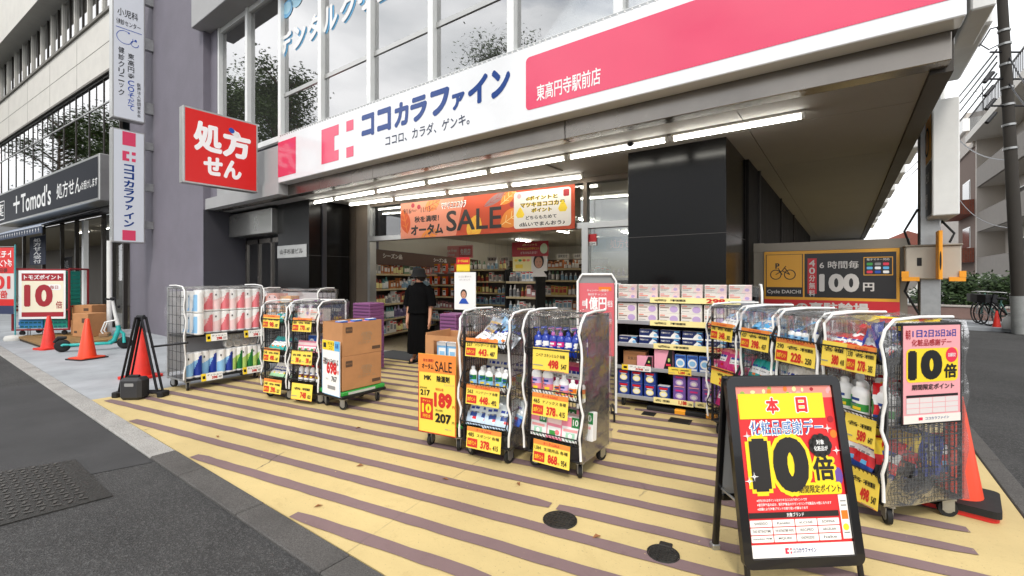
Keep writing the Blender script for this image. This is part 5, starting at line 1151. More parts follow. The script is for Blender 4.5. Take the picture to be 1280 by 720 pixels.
# second rack behind
R2 = atD(327, 470, 7.35); t, Mq = long_rack('paper_rack', 'covered rack with pink and purple packs partly hidden behind the paper rack', (R2.x, R2.y), R(22), 1.05, .45, 1.3, [.75]); film_cover(t, 1.05, .45, 1.3, sag=.03)
DISCP = carton_mesh(.26, .2, .24, mat('salmon_pack', '#eaa596', .4), None, [('d', .5, .5, .4, .42, SOFTP), ('d', .3, .75, .05, .05, BLACKP), ('d', .7, .75, .05, .05, BLACKP)]); P['c_sal'] = DISCP
P['c_vio'] = carton_mesh(.2, .2, .17, mat('violet_pack', '#8a3f98', .35), None, [('r', .1, .5, .9, .8, LILAC), ('r', .2, .2, .6, .35, MAG)]); P['c_ora'] = carton_mesh(.2, .2, .2, mat('peach_pack', '#e8b27c', .4), None, [('r', .1, .5, .9, .8, OFFW)])
for i, k_ in enumerate(('c_sal', 'c_ora', 'c_vio', 'c_vio')): goods(Mq, k_, .16 + i * .25, .05, .785 + (.22 if i < 2 else .2), ('large salmon pack with a pale disc on the hidden rack', 'peach coloured pack on the hidden rack', 'violet carton on the hidden rack', 'violet carton on the hidden rack')[i], 'violet cartons of the hidden rack' if i > 1 else None)
for i in range(4): goods(Mq, 'c_ora', .14 + i * .24, .05, .785, 'peach carton under the packs of the hidden rack', 'peach cartons of the hidden rack')

# ---------------------------------------------------------------- two narrow carts left of the boxes
FLA = cw(-3.10, 5.72); t, Ma = wire_cart('display_cart', 'narrow wire cart of teal bottles and pouches beside the paper rack', 'display cart', FLA, R(10), .42, .42, 1.17, [.22, .55, .92], [dict(x=.03, z=.88, w=.3, h=.16, price='98', tax='107', y=-.06, old='128'), dict(x=.04, z=.47, w=.29, h=.16, price='498', tax='547', y=-.06, old='548'), dict(x=.04, z=.08, w=.32, h=.17, price='298', tax='327', y=-.06, old='348')])
for i in range(5): goods(Ma, 'aqua', .06 + i * .08, .05 + (i % 2) * .07, .95, 'teal and white bottle lying on the top basket beside the paper rack', 'teal bottles', R(rnd.uniform(-40, 40)), R(-62), 1.1)
for i in range(4): goods(Ma, 'p_grn', .08 + i * .09, .02, .6, 'teal and white pouch in the middle basket beside the paper rack', 'teal pouches', R(rnd.uniform(-15, 15)), R(-38)); goods(Ma, 'p_white', .08 + i * .09, .04, .26, 'pale pouch in the bottom basket beside the paper rack', 'pale pouches', R(rnd.uniform(-15, 15)), R(-42))
FLB = cw(-2.65, 5.51); t, Mb_ = wire_cart('display_cart', 'narrow wire cart of cartons and red capped bottles next to the brown boxes', 'display cart', FLB, R(13), .42, .44, 1.19, [.22, .57, .92], [dict(x=.05, z=.86, w=.3, h=.16, price='770', tax='847', y=-.06, old='880'), dict(x=.03, z=.47, w=.17, h=.16, price='598', tax='657', y=-.06, style='plain'), dict(x=.2, z=.47, w=.16, h=.16, price='598', tax='657', y=-.062, style='plain'), dict(x=.03, z=.05, w=.33, h=.19, price='748', tax='822', y=-.06, style='plain')])
for i in range(4):
    goods(Mb_, 'c_wht', .11, .06 + 0 * i, .95 + i * .0 + .086 * (i % 2) if i < 2 else .95 + .086 * (i % 2), 'flat cream carton on the top basket next to the brown boxes', 'cream cartons', 0) if i < 2 else goods(Mb_, 'c_wht', .32, .06, .95 + .086 * (i % 2), 'flat cream carton on the top basket next to the brown boxes', 'cream cartons', 0)
    goods(Mb_, 'c_pinkwht', .07 + i * .1, .04, .6, 'pink and white carton in the middle basket next to the brown boxes', 'pink cartons', R(rnd.uniform(-9, 9)), R(-10), .8)
    goods(Mb_, 'sauce', .07 + i * .09, .05, .25, 'brown labelled bottle with a red cap in the bottom basket', 'red capped brown bottles', 0, R(-6), 1.15)
    if i < 3: goods(Mb_, 'c_bluew', .09 + i * .12, .2, .6, 'blue and white carton at the back of the middle basket', 'blue cartons at the back')
sg = thing('notice_board', 'small navy notice board reading 40 and 10.7 standing on the narrow cart', 'notice', tuple(atD(401, 408, 5.9)), R(12)); MB().cbox(0, .4, 0, .012, 0, .31, mat('notice_navy', '#2e4168', .4), .004).build('board', sg); MB().path([(-.02, .0, -.1), (-.02, 0, .33), (.0, 0, .345), (.4, 0, .345), (.42, 0, .33), (.42, 0, -.1)], .012, PIPING).path([(-.02, .3, -.1), (-.02, .0, -.1), (.42, 0, -.1), (.42, .3, -.1)], .01, PIPING).build('frame', sg)
MB().text('店頭販売実施中', .05, .2, .35, .25, -.003, OFFW, .02).text('40', .05, .06, .14, .14, -.003, YEL, .03).text('%OFF', .15, .06, .21, .09, -.003, OFFW).text('10.7', .24, .06, .36, .14, -.003, YEL, .03).build('lettering', sg)
# trolley with brown boxes
NCR = G(429, 515); tb = thing('platform_trolley', 'green platform trolley carrying brown cartons and a 698 price board', 'trolley', (NCR.x, NCR.y, .012), R(91)); Mt = frame((NCR.x, NCR.y, .012), R(91))
TG = mat('trolley_green', '#2f9a3c', .5); TW, TD = .58, .42
MB().cbox(-.04, TW, -.03, TD, .13, .165, BLKM, .008).build('chassis', tb); MB().cbox(-.03, TW - .01, -.02, TD - .01, .165, .21, TG, .008).build('deck', tb); MB().rect(.05, .172, .42, .2, -.024, mat('trolley_label', '#c4c8c2', .5)).build('label', tb)
for x in (.03, TW - .08):
    for y in (.04, TD - .06): caster(tb, x, y, rnd.uniform(-1, 1), .05)
def big_carton(lx, ly, z, w, d, h, label, opened=False):
    t = thing('cardboard_box', label, 'box', tuple(Mt @ Vector((lx, ly, z))), R(91)); m = MB()
    if not opened: m.cbox(0, w, 0, d, 0, h, CARD, .006)
    else: m.box(0, w, 0, .006, 0, h, CARD).box(0, w, d - .006, d, 0, h, CARD).box(0, .006, .006, d - .006, 0, h, CARD).box(w - .006, w, .006, d - .006, 0, h - .0, CARD).box(.006, w - .006, .006, d - .006, 0, .2, CARD)
    m.build('body', t); m = MB()
    m.rrect(.04, h * .68, .13, h * .86, .01, -.002, CARD2); m.text('キリトリ', .05, h * .74, .12, h * .8, -.003, CARD, .02); m.rect(w - .14, h * .1, w - .02, h * .2, -.002, CARD2); m.text('雪', .25, h * .4, .4, h * .66, -.002, mat('faded_print', '#a98a68', .8), .0); m.text('天然水 2L', .2, h * .3, .46, h * .38, -.002, mat('faded_print', '#a98a68', .8)); m.build('print', t); return t
big_carton(-.01, .0, .215, .54, .38, .39, 'closed brown carton at the bottom of the green trolley'); t = big_carton(-.01, .0, .608, .54, .38, .38, 'brown carton stacked on top, its cut open end showing bottles', True)
for i in range(5): goods(Mt, 'c_pinkp' if i % 2 else 'c_bluew', .06 + i * .1, .08, .82, ('blue and white carton inside the open brown carton', 'pink carton inside the open brown carton')[i % 2], ('blue cartons in the open box', 'pink cartons in the open box')[i % 2])
pb_ = thing('price_board', 'white and blue price board reading 698 leaning on the brown cartons', 'price board', tuple(Mt @ Vector((-.022, -.02, .165))), R(91 - 90 - 3)); pb_.location = Mt @ Vector((-.03, .36, .16)); 
BW, BH = .37, .62; MB().box(0, BW, 0, .006, 0, BH, WHITE).build('board', pb_); m = MB(); Y_ = -.002
m.rect(0, 0, BW, .006, Y_, LBLUE).rect(0, 0, .006, BH, Y_, LBLUE).rect(BW - .006, 0, BW, BH, Y_, LBLUE); m.rect(0, BH - .11, BW * .7, BH, Y_, YEL).rect(BW * .7, BH - .11, BW, BH, Y_, LBLUE); m.rect(.03, BH - .085, .09, BH - .03, -.003, BLACKP); m.text('マツキヨ', .12, BH - .055, .25, BH - .015, -.003, BLACKP, .02).text('ココ', .15, BH - .1, .22, BH - .065, -.003, BLACKP, .02).text('日用', BW * .76, BH - .08, BW * .92, BH - .03, -.003, DBLUE, .03)
m.text('天然水 2L ラベルレス', .03, BH - .28, BW - .03, BH - .2, -.003, BLACKP, .03); m.text('698', .1, .24, .31, .38, -.003, RED, .05).text('円', .32, .25, .35, .29, -.003, RED, .02); m.text('税込', .08, .17, .14, .19, -.003, GREY).text('767', .2, .16, .31, .22, -.003, BLACKP, .03); m.rect(.12, .07, .28, .11, -.003, GREY); m.text('ケース', .02, .36, .09, .385, -.003, RED, .01); m.build('lettering', pb_)

# ---------------------------------------------------------------- dehumidifier display
FD = cw(-.80, 4.06); td = thing('platform_trolley', 'low trolley of dehumidifier cartons behind the オータムSALE 189 poster', 'trolley', (FD.x, FD.y, .012), R(9)); Md = frame((FD.x, FD.y, .012), R(9))
MB().cbox(0, .42, 0, .5, .13, .2, BLKM, .01).build('chassis', td); MB().cbox(.01, .43, .01, .49, .2, .23, TG, .008).build('deck', td)
for x in (.06, .36):
    for y in (.05, .42): caster(td, x, y, rnd.uniform(-1, 1), .05)
t = thing('cardboard_box', 'brown carton with a window cut in it showing white dehumidifier packs', 'box', tuple(Md @ Vector((.0, .02, .235))), R(9)); CH = .98 - .235
m = MB(); m.box(0, .42, .03, .44, 0, CH - .28, CARD).box(0, .42, .40, .44, CH - .28, CH, CARD).box(0, .012, .03, .4, CH - .28, CH + .02, CARD).box(.408, .42, .03, .4, CH - .28, CH + .02, CARD)
m.box(0, .42, .024, .03, CH - .28, CH - .215, CARD).box(0, .09, .024, .03, CH - .215, CH, CARD).box(.33, .42, .024, .03, CH - .215, CH, CARD).box(.09, .33, .024, .03, CH - .045, CH, CARD); m.build('body', t)
P['c_deh'] = carton_mesh(.1, .1, .2, mat('dehum_blue', '#7fb6e2', .35), WHITE, [('r', .2, .1, .95, .75, WHITE), ('r', .3, .4, .85, .6, SKY), ('r', 0, .85, 1, 1, WHITE)])
for i in range(2): goods(Md, 'c_deh', .15 + i * .11, .08, .235 + CH - .26, 'blue and white dehumidifier pack in the window of the brown carton', 'dehumidifier packs')
pp = thing('price_board', 'tall yellow and orange poster オータムSALE 189 in front of the dehumidifiers', 'poster', tuple(Md @ Vector((-.02, -.03, .135))), R(9)); w, h = .40, .69
MB().box(0, w, 0, .006, 0, h, mat('card_yellow', '#f3d552', .5)).build('board', pp); m = MB(); OG = mat('card_orange', '#e8883a', .5); CR = mat('card_red', '#c8281e', .5)
m.rect(0, h * .77, w, h, -.002, OG); m.rect(0, 0, w, .008, -.0015, CR).rect(0, 0, .008, h, -.0015, CR).rect(w - .008, 0, w, h, -.0015, CR); m.text('秋を満喫！', w * .14, h * .9, w * .42, h * .94, -.003, DRED, .02).text('オータム', w * .1, h * .81, w * .42, h * .88, -.003, BLACKP, .04).text('SALE', w * .46, h * .79, w * .9, h * .92, -.003, BLACKP, .01)
m.text('MK', w * .16, h * .67, w * .36, h * .73, -.003, BLACKP, .05).text('除湿剤', w * .5, h * .66, w * .84, h * .74, -.003, BLACKP, .04); m.text('3コパック', w * .7, h * .62, w * .95, h * .645, -.003, GREY)
m.text('通常価格', w * .04, h * .555, w * .24, h * .58, -.003, BLACKP).text('217', w * .06, h * .47, w * .32, h * .545, -.003, BLACKP, .04).text('特別価格', w * .47, h * .55, w * .68, h * .585, -.003, CR, .01)
m.text('189', w * .43, h * .34, w * .9, h * .53, -.003, CR, .06).text('円', w * .91, h * .35, w * .97, h * .385, -.003, CR, .02)
m.rect(w * .06, h * .17, w * .4, h * .44, -.002, CR); m.text('ポイント', w * .12, h * .39, w * .34, h * .42, -.003, YEL, .01).text('10', w * .1, h * .25, w * .36, h * .37, -.003, YEL, .05).text('円引き', w * .13, h * .19, w * .33, h * .235, -.003, YEL, .02)
m.text('税込価格', w * .47, h * .29, w * .66, h * .32, -.003, BLACKP).text('207', w * .46, h * .15, w * .88, h * .27, -.003, BLACKP, .05).text('円', w * .9, h * .155, w * .96, h * .19, -.003, BLACKP, .02); m.text('税込', w * .72, h * .07, w * .9, h * .09, -.003, GREY); m.build('lettering', pp)

# ---------------------------------------------------------------- the two carts in the middle
FL4 = cw(-.40, 3.83); t, M4 = wire_cart('display_cart', 'wire cart of white and clear refill pouches, left of the two carts in the middle', 'display cart', FL4, R(6), .44, .48, 1.19, [.24, .56, .90], [dict(x=.05, z=.85, w=.31, h=.15, price='443', tax='487', y=-.06, old='537', name='パンテーン 各種'), dict(x=.055, z=.46, w=.32, h=.16, price='448', tax='492', y=-.06, old='562', name='ハンドソープ 各種'), dict(x=.06, z=.10, w=.33, h=.17, price='378', tax='415', y=-.06, old='485', name='スポンジ 各種')])
for i in range(5): goods(M4, ('p_gold', 'p_black', 'p_blue', 'p_blue', 'p_black')[i], .08 + i * .075, .03, .93, ('white and gold refill pouch leaning in the top basket of the left middle cart', 'black and silver refill pouch leaning in the top basket of the left middle cart', 'white and blue refill pouch leaning in the top basket of the left middle cart', 'white and blue refill pouch leaning in the top basket of the left middle cart', 'black and silver refill pouch leaning in the top basket of the left middle cart')[i], ('gold pouches', 'black pouches', 'white and blue pouches', 'white and blue pouches', 'black pouches')[i], R(-12 + i * 4), R(-50), 1.05, R(18))
for i in range(3): goods(M4, ('p_gold', 'p_blue', 'p_black')[i], .12 + i * .12, .12, .95, ('white and gold refill pouch leaning in the top basket of the left middle cart', 'white and blue refill pouch leaning in the top basket of the left middle cart', 'black and silver refill pouch leaning in the top basket of the left middle cart')[i], ('gold pouches', 'white and blue pouches', 'black pouches')[i], R(5), R(-42), 1.1, R(14))
for i in range(5): goods(M4, 'whiteblue', .06 + i * .08, .045 + (i % 2) * .02, .57, 'white bottle with a blue and green label in the middle basket', 'white bottles of the left middle cart', R(rnd.uniform(-14, 14)), 0, .95)
for i in range(4): goods(M4, 'whiteyel', .1 + i * .09, .15, .57, 'white bottle with a yellow label behind the blue labelled bottles', 'yellow labelled bottles', 0, 0, .95); 
for i in range(3): goods(M4, 'c_pinkgrn' if i == 5 else 'p_white', .1 + i * .12, .3, .60, 'pale pouch standing at the back of the middle basket', 'pale pouches at the back', 0, R(-8), 1.1)
for i in range(8): goods(M4, ('p_clear', 'p_clear2')[i // 4], .07 + (i % 4) * .1 + (i // 4) * .03, .0 + (i // 4) * .09, .27 + (i // 4) * .03, ('clear pouch with navy print in the bottom basket of the left middle cart', 'pale blue pouch behind the clear pouches in the bottom basket')[i // 4], ('clear pouches', 'pale blue pouches')[i // 4], R(rnd.uniform(-18, 18)), R(-36), 1.05, R(rnd.uniform(-8, 14)))
FL5 = cw(.135, 3.60); t, M5 = wire_cart('display_cart', 'wire cart of navy pump bottles, right of the two carts in the middle', 'display cart', FL5, R(1.5), .45, .50, 1.2, [.24, .57, .88], [dict(x=.07, z=.79, w=.31, h=.17, price='498', tax='547', y=-.06, style='plain', name='ニベア スキンミルク 各種', tilt=2), dict(x=.06, z=.44, w=.31, h=.17, price='378', tax='415', y=-.06, old='465', name='ナノックス 各種'), dict(x=.07, z=.08, w=.315, h=.17, price='868', tax='954', y=-.06, old='1,064', name='生理用品 各種')], dense_side=True)
for j in range(2):
    for i in range(6): k_ = 'bluepump2' if (i in (2, 3) and j == 0) or (i == 4 and j) else 'bluepump'; goods(M5, k_, .07 + i * .066 + j * .02, .03 + j * .08, .895, ('navy pump bottle in the top basket of the right middle cart', 'navy pump bottle with a mauve pump in the top basket')[k_ == 'bluepump2'], ('navy pump bottles', 'mauve pump bottles')[k_ == 'bluepump2'], R(rnd.uniform(-25, 25)), 0, 1.05)
for i, (x, y, k_) in enumerate(((.06, .02, 'whitepink'), (.155, .03, 'whitepink'), (.3, .02, 'whitepink'), (.23, .05, 'whiteyel'), (.37, .03, 'whiteyel'), (.43, .04, 'whiteyel'))): goods(M5, k_, x, y, .58 if i < 2 else .565, {'whitepink': 'white bottle with a pink and lilac label in the middle basket', 'whiteyel': 'yellow labelled white bottle in the middle basket of the right middle cart'}[k_], {'whitepink': 'pink labelled bottles', 'whiteyel': 'yellow labelled bottles of the right cart'}[k_], R(rnd.uniform(-12, 12)), 0, 1.05 if i < 2 else .9)
for i in range(4): goods(M5, 'p_pink', .09 + i * .09, .2, .6, 'pink pouch at the back of the middle basket', 'pink pouches at the back', 0, R(-8), 1.1)
for i in range(3): goods(M5, ('c_pinkgrn', 'c_pinkwht', 'c_pinkgrn')[i], .08 + i * .14, .0, .26, ('pink carton with a green corner reading 10 in the bottom basket', 'pink and white carton between the green cornered cartons', 'pink carton with a green corner reading 10 in the bottom basket')[i], (None, None, None)[i] or ('green cornered cartons' if i != 1 else None), R(rnd.uniform(-5, 5)), R(-8), 1.1)
for i in range(6): goods(M5, ('c_pinkwht', 'c_pinkgrn')[i % 2], .06 + i * .07, .11, .26, ('pink and white carton in the rear row of the bottom basket', 'green cornered carton in the rear row of the bottom basket')[i % 2], ('rear pink cartons', 'rear green cornered cartons')[i % 2], 0, R(-6), 1.25)

# ---------------------------------------------------------------- long black shelf with boxes
FS = cw(1.20, 5.36); SW_, SD, SH = 1.5, .42, 1.39; ts_ = thing('display_shelf', 'long black wheeled shelf of tissue, mask and drink cartons before the granite pillar', 'display shelf', (FS.x, FS.y, .012), R(6.3)); Ms = frame((FS.x, FS.y, .012), R(6.3))
m = MB().cbox(0, .035, 0, SD, .1, SH, BLKM, .004).cbox(SW_ - .035, SW_, 0, SD, .1, SH, BLKM, .004).box(.035, SW_ - .035, SD - .01, SD, .1, SH, BLKM); m.build('frame', ts_); SHZ = [.10, .435, .70, .96, 1.215]; LIP = mat('shelf_lip', '#a9adb3', .3, .3)
for z in SHZ: o = MB().cbox(.035, SW_ - .035, .0, SD - .01, z, z + .03, BLKM, .004).build('shelf', ts_); MB().cbox(.035, SW_ - .035, -.012, .0, z + .002, z + .045, LIP, .003).build('price_rail', o)
for x in (.1, SW_ - .1):
    for y in (.06, SD - .06): caster(ts_, x, y, rnd.uniform(-1, 1), .045)
for x, z, w, pr, tx_ in ((.42, 1.215, .92, '298', '327'), (.42, .958, .92, '298', '327'), (.46, .70, .9, '298', '327'), (.10, .43, .33, '598', '657'), (.62, .43, .24, '1,280', '1,408'), (.46, .095, .42, '1,188', '1,306'), (.9, .1, .42, '1,188', '1,306')): price_card(ts_, x, z, w, .062 if w > .3 else .08, pr, '', tx_, -.016, 'pale' if w > .3 and z != .43 else ('white' if z == .43 and x < .5 else 'plain'), 2)
film_sheet('plastic_cover', ts_, lambda u, v: (u * (SW_ + .04) - .02, -.04 + v * (SD + .05), SH + .02 - .02 * math.sin(math.pi * u * 3) * math.sin(math.pi * v)), 16, 5, FILM); film_sheet('plastic_cover', ts_, lambda u, v: (u * (SW_ + .04) - .02, -.04 - .01 * math.sin(u * 21), SH + .02 - v * (.1 + .01 * math.sin(u * 15))), 20, 3, FILM)
MB().path([(-.02, SD * .8, SH + .03), (-.025, .05, SH + .03), (-.04, -.04, SH - .04)] + [(-.045 + .008 * math.sin(i), -.03 + .01 * math.sin(i * 1.7), SH - .04 - i * .1) for i in range(1, 13)], .012, PIPING).build('zip_piping', ts_); MB().path([(SW_, SD * .8, SH + .03), (SW_ + .02, .05, SH + .03), (SW_ + .03, -.04, SH - .04)] + [(SW_ + .03, -.03, SH - .04 - i * .1) for i in range(1, 12)], .012, PIPING).build('zip_piping', ts_)
for i in range(6):
    for j in range(2): goods(Ms, 'c_wht', .155 + i * .235, .02, 1.247 + j * .087 - (0 if j == 0 else 0), 'flat off-white carton on the top tier of the long shelf', 'top tier cartons', 0, 0, 1); goods(Ms, 'c_lil', .15 + i * .235, .02, .992 + j * .106, 'off-white and lilac carton on the second tier of the long shelf', 'second tier cartons')
    for j in range(2):
        if not (i == 0 and j == 1): goods(Ms, 'c_navy', .16 + i * .235, .02 + j * .02, .732 + j * .088, 'navy and white mask carton on the third tier of the long shelf', 'mask cartons')
goods(Ms, 'c_brn', .22, .08, .467, 'plain brown carton at the back of the fourth tier'); goods(Ms, 'c_pb', .35, .02, .467, 'pink and black carton, the small one on the fourth tier'); goods(Ms, 'c_pb2', .56, .02, .467, 'pink and black carton, the tall one on the fourth tier', None)
for i in range(3): goods(Ms, 'c_bluew', .74 + i * .125, .02, .467, 'blue carton with a white oval on the fourth tier of the long shelf', 'blue oval cartons')
for i in range(3): goods(Ms, 'c_pinkp', 1.13 + i * .135, .02, .467, 'pink carton with a white oval on the fourth tier of the long shelf', 'pink oval cartons')
for i in range(4):
    for j in range(2):
        if not (i == 3 and j == 1): goods(Ms, 'c_nv2', .11 + i * .15 - (.0 if i < 3 else .0), .02, .132 + j * .147, 'royal blue carton on the bottom tier of the long shelf', 'royal blue cartons')
for i in range(5):
    for j in range(2): goods(Ms, 'c_pur', .73 + i * .15, .02, .132 + j * .147, 'violet carton on the bottom tier of the long shelf', 'violet cartons')
c = G(808, 514); q_ = thing('wheel_stop', 'low black bar with yellow bands on the ground under the long shelf', 'wheel stop', (c.x, c.y, .012), R(5)); MB().cbox(0, .9, 0, .06, .0, .05, RUB, .01).build('bar', q_)
for x in (.3, .62): MB().cbox(x, x + .12, -.002, .062, .0, .053, AMB2, .008).build('band', q_)
# red notice board 1億円
c = atD(724, 398, 4.75); nb_ = thing('notice_board', 'red notice board reading 1億円 under a white frame, left of the long shelf', 'notice', (c.x, c.y, .012), R(30)); MB().cbox(0, .36, 0, .01, .68, 1.44, mat('notice_red', '#d8656d', .4), .004).build('board', nb_)
m = MB(); m.path([(-.015, -.015, .1), (-.015, -.015, 1.46), (.03, -.015, 1.53), (.33, -.015, 1.53), (.375, -.015, 1.46), (.375, -.015, .1)], .013, PIPING, 6).path([(-.015, .3, .1), (-.015, -.0, .1), (.375, -.0, .1), (.375, .3, .1)], .015, WIRE, 6).tube((0, 0, 0), (0, 0, .1), .012, WIRE).tube((.36, 0, 0), (.36, 0, .1), .012, WIRE).tube((0, .3, 0), (0, .3, .1), .012, WIRE).tube((.36, .3, 0), (.36, .3, .1), .012, WIRE).rect(.0, 1.44, .36, 1.52, .0, GREY); m.build('frame', nb_)
m = MB(); m.text('総額', .03, 1.200, .07, 1.260, -.003, WHITE, .02).text('1億円', .07, 1.160, .28, 1.300, -.003, WHITE, .03).text('相当', .29, 1.190, .34, 1.260, -.003, WHITE, .02).text('ポイント山分け', .06, 1.090, .3, 1.130, -.003, WHITE, .01).text('20名様に最大20万', .03, 1.020, .33, 1.070, -.003, WHITE, .02).text('キャンペーン期間中', .08, 1.350, .3, 1.375, -.003, WHITE).text('毎日チャンス', .09, 1.310, .28, 1.335, -.003, WHITE); m.rect(.2, 1.36, .33, 1.4, -.002, ORG); m.build('lettering', nb_)

# ---------------------------------------------------------------- carts in the row at the right
RZ6 = R(-42.5); s0 = cw(1.93, 4.38); s1 = cw(2.225, 2.72); stp = (s1 - s0) / 4
spec = [('of white and blue pouches, farthest of the row at the right', [dict(x=.05, z=.92, w=.3, h=.16, price='348', tax='382', y=-.06, old='398'), dict(x=.05, z=.5, w=.3, h=.16, price='298', tax='327', y=-.06)]),
        ('of sky blue packs, second farthest in the row at the right', [dict(x=.05, z=.9, w=.32, h=.17, price='398', tax='437', y=-.06, old='427')]),
        ('of small white bottles, between the blue packs and the red capped bottles', [dict(x=.03, z=.86, w=.36, h=.18, price='228', tax='250', y=-.06, old='290')]),
        ('of red capped bottles, with the pink 10倍 poster on its end', [dict(x=.03, z=.9, w=.18, h=.17, price='380', tax='418', y=-.06, style='plain'), dict(x=.215, z=.9, w=.19, h=.17, price='278', tax='305', y=-.062, old='330'), dict(x=.2, z=.46, w=.2, h=.17, price='589', tax='647', y=-.06, style='plain'), dict(x=.22, z=.10, w=.2, h=.2, price='498', tax='547', y=-.06, style='plain')])]
MR = []
for i, (lab, cds) in enumerate(spec):
    fl_ = s0 + stp * i; t, M_ = wire_cart('display_cart', 'covered wire cart ' + lab, 'display cart', fl_, RZ6, .425, .56, 1.22, [.24, .58, .97], cds, side_step=.1); MR.append((t, M_))
def fill(M_, key, n, z, lab, grp, tilt=-40, s=1., y=.03, jit=14, x0=.06, x1=.37, roll=0):
    x1 = min(x1, .355)
    for i in range(n): goods(M_, key, x0 + (x1 - x0) * i / max(1, n - 1), y + rnd.uniform(-.01, .03), z, lab, grp, R(rnd.uniform(-jit, jit)), R(tilt), s, R(roll + rnd.uniform(-5, 5)))
fill(MR[0][1], 'p_blue', 5, 1.0, 'white and blue pouch in the top basket of the farthest cart in the right row', 'pouches of the farthest cart', -48, .95); fill(MR[0][1], 'p_dblue', 4, 1.02, 'dark blue pouch behind the white ones in the farthest cart of the right row', 'dark blue pouches of the farthest cart', -30, .9, .2); fill(MR[0][1], 'p_pink', 4, .62, 'magenta pouch in the lower basket of the farthest cart in the right row', 'magenta pouches', -20, 1.05); fill(MR[0][1], 'p_pink', 4, .26, 'magenta pouch in the bottom basket of the farthest cart in the right row', 'bottom magenta pouches', -20, 1.05)
fill(MR[1][1], 'p_sky', 6, 1.0, 'sky blue soft pack in the top basket of the second cart in the right row', 'sky blue packs', -55, 1.0, .03, 30); fill(MR[1][1], 'p_sky', 4, 1.06, 'sky blue soft pack lying on the others in the second cart of the right row', 'upper sky blue packs', -65, 1.0, .12, 30); fill(MR[1][1], 'p_grn', 4, .62, 'teal pouch in the middle basket of the second cart in the right row', 'teal pouches right', -25); fill(MR[1][1], 'p_white', 4, .26, 'pale pouch in the bottom basket of the second cart in the right row', 'pale pouches right', -25)
fill(MR[2][1], 'whitecap', 5, .98, 'small white bottle with a blue cap in the third cart of the right row', 'blue capped bottles', 0, .95, .04, 10); fill(MR[2][1], 'clearb', 4, .98, 'clear pump bottle at the back of the third cart of the right row', 'clear pump bottles', 0, 1.05, .24, 10, .2, .4); fill(MR[2][1], 'p_white', 4, .62, 'pale pouch in the middle basket of the third cart in the right row', 'pale pouches third', -20); fill(MR[2][1], 'p_dblue', 4, .26, 'dark blue pouch in the bottom basket of the third cart in the right row', 'dark blue pouches third', -20)
fill(MR[3][1], 'redcap', 3, .99, 'white bottle with a red trigger in the nearest cart of the right row', 'red trigger bottles', -48, 1.05, .03, 10, .07, .26, 12); fill(MR[3][1], 'p_red', 4, 1.0, 'red, white and navy pouch in the top basket of the nearest cart', 'red and navy pouches', -55, .8, .0, 16, .06, .34); fill(MR[3][1], 'p_dblue', 3, 1.0, 'dark blue and silver pouch in the top basket of the nearest cart', 'dark blue pouches nearest', -35, .9, .06, 10, .26, .33); fill(MR[3][1], 'p_yel', 4, 1.04, 'yellow and red pouch at the back of the top basket of the nearest cart', 'yellow and red pouches', -30, .9, .28, 14)
fill(MR[3][1], 'jug', 3, .595, 'plain white jug with a green band in the middle basket of the nearest cart', 'white jugs', 0, 1.0, .05, 25, .08, .36); fill(MR[3][1], 'jug', 3, .595, 'white jug in the rear row of the middle basket of the nearest cart', 'rear white jugs', 0, 1.05, .2, 25, .08, .36)
fill(MR[3][1], 'p_red', 4, .27, 'red and white pouch in the bottom basket of the nearest cart', 'bottom red pouches', -25, 1.05, .0, 20); fill(MR[3][1], 'p_yel', 4, .28, 'yellow and black pouch behind the red ones in the bottom basket', 'bottom yellow pouches', -20, 1.1, .14, 20); fill(MR[3][1], 'p_dblue', 4, .28, 'dark blue pouch at the very back of the bottom basket', 'bottom dark blue pouches', -15, 1.1, .34, 20); fill(MR[3][1], 'p_red', 4, .62, 'red pouch behind the white jugs of the nearest cart', 'red pouches behind the jugs', -10, .8, .38, 20)
for z_, ks_, wd in ((.26, ('p_yel', 'p_dblue', 'p_red'), 'bottom'), (.6, ('p_red', 'p_yel', 'p_red'), 'middle'), (1.0, ('p_dblue', 'p_red', 'p_yel'), 'top')):
    for i in range(6): goods(MR[3][1], ks_[i % 3], .375 - .02 * (i % 2), .07 + i * .085, z_, {'p_yel': 'yellow', 'p_dblue': 'dark blue', 'p_red': 'red'}[ks_[i % 3]] + f' pouch facing the net side in the {wd} basket of the nearest cart', {'p_yel': 'yellow', 'p_dblue': 'dark blue', 'p_red': 'red'}[ks_[i % 3]] + f' pouches on the net side, {wd} basket', R(90 + rnd.uniform(-14, 14)), R(-10), 1.0, R(rnd.uniform(-10, 10)))
# end net with the pink poster
t9, M9 = MR[3]; EN = Matrix.Translation((.425, 0, 0)) @ Matrix.Rotation(R(90), 4, 'Z')
m = MB(EN)
for i in range(23): m.tube((.005 + i * .025, -.024, .14), (.005 + i * .025, -.024, 1.2), .0013, mat('net_grey', '#3f3f3e', .5), 3, cap=False)
for i in range(43): m.tube((0, -.0255, .14 + i * .025), (.56, -.0255, .14 + i * .025), .0013, mat('net_grey', '#3f3f3e', .5), 3, cap=False)
m.build('cover_net', t9)
0 and film_sheet('cover_side', t9, lambda u, v: tuple(EN @ Vector((u * .6 - .02, -.045 + .01 * math.sin(v * 17 + u * 6), 1.24 - v * 1.12))), 8, 18, FILM)
pz = thing('poster', 'pink and yellow poster 毎月1日2日25日26日 10倍 on the end of the nearest cart', 'poster', tuple(M9 @ Vector((.425 + .03, .085, .62))), RZ6 + R(90)); w, h = .43, .585
PKB = mat('poster_pale_pink', '#eaa3a8', .5); MB().box(-.012, w + .012, .0, .004, -.01, h + .015, BLACKP).box(0, w, -.002, 0, 0, h, PKB).build('board', pz); m = MB()
m.text('毎月', .015, h * .86, .05, h * .96, -.004, DRED, .03)
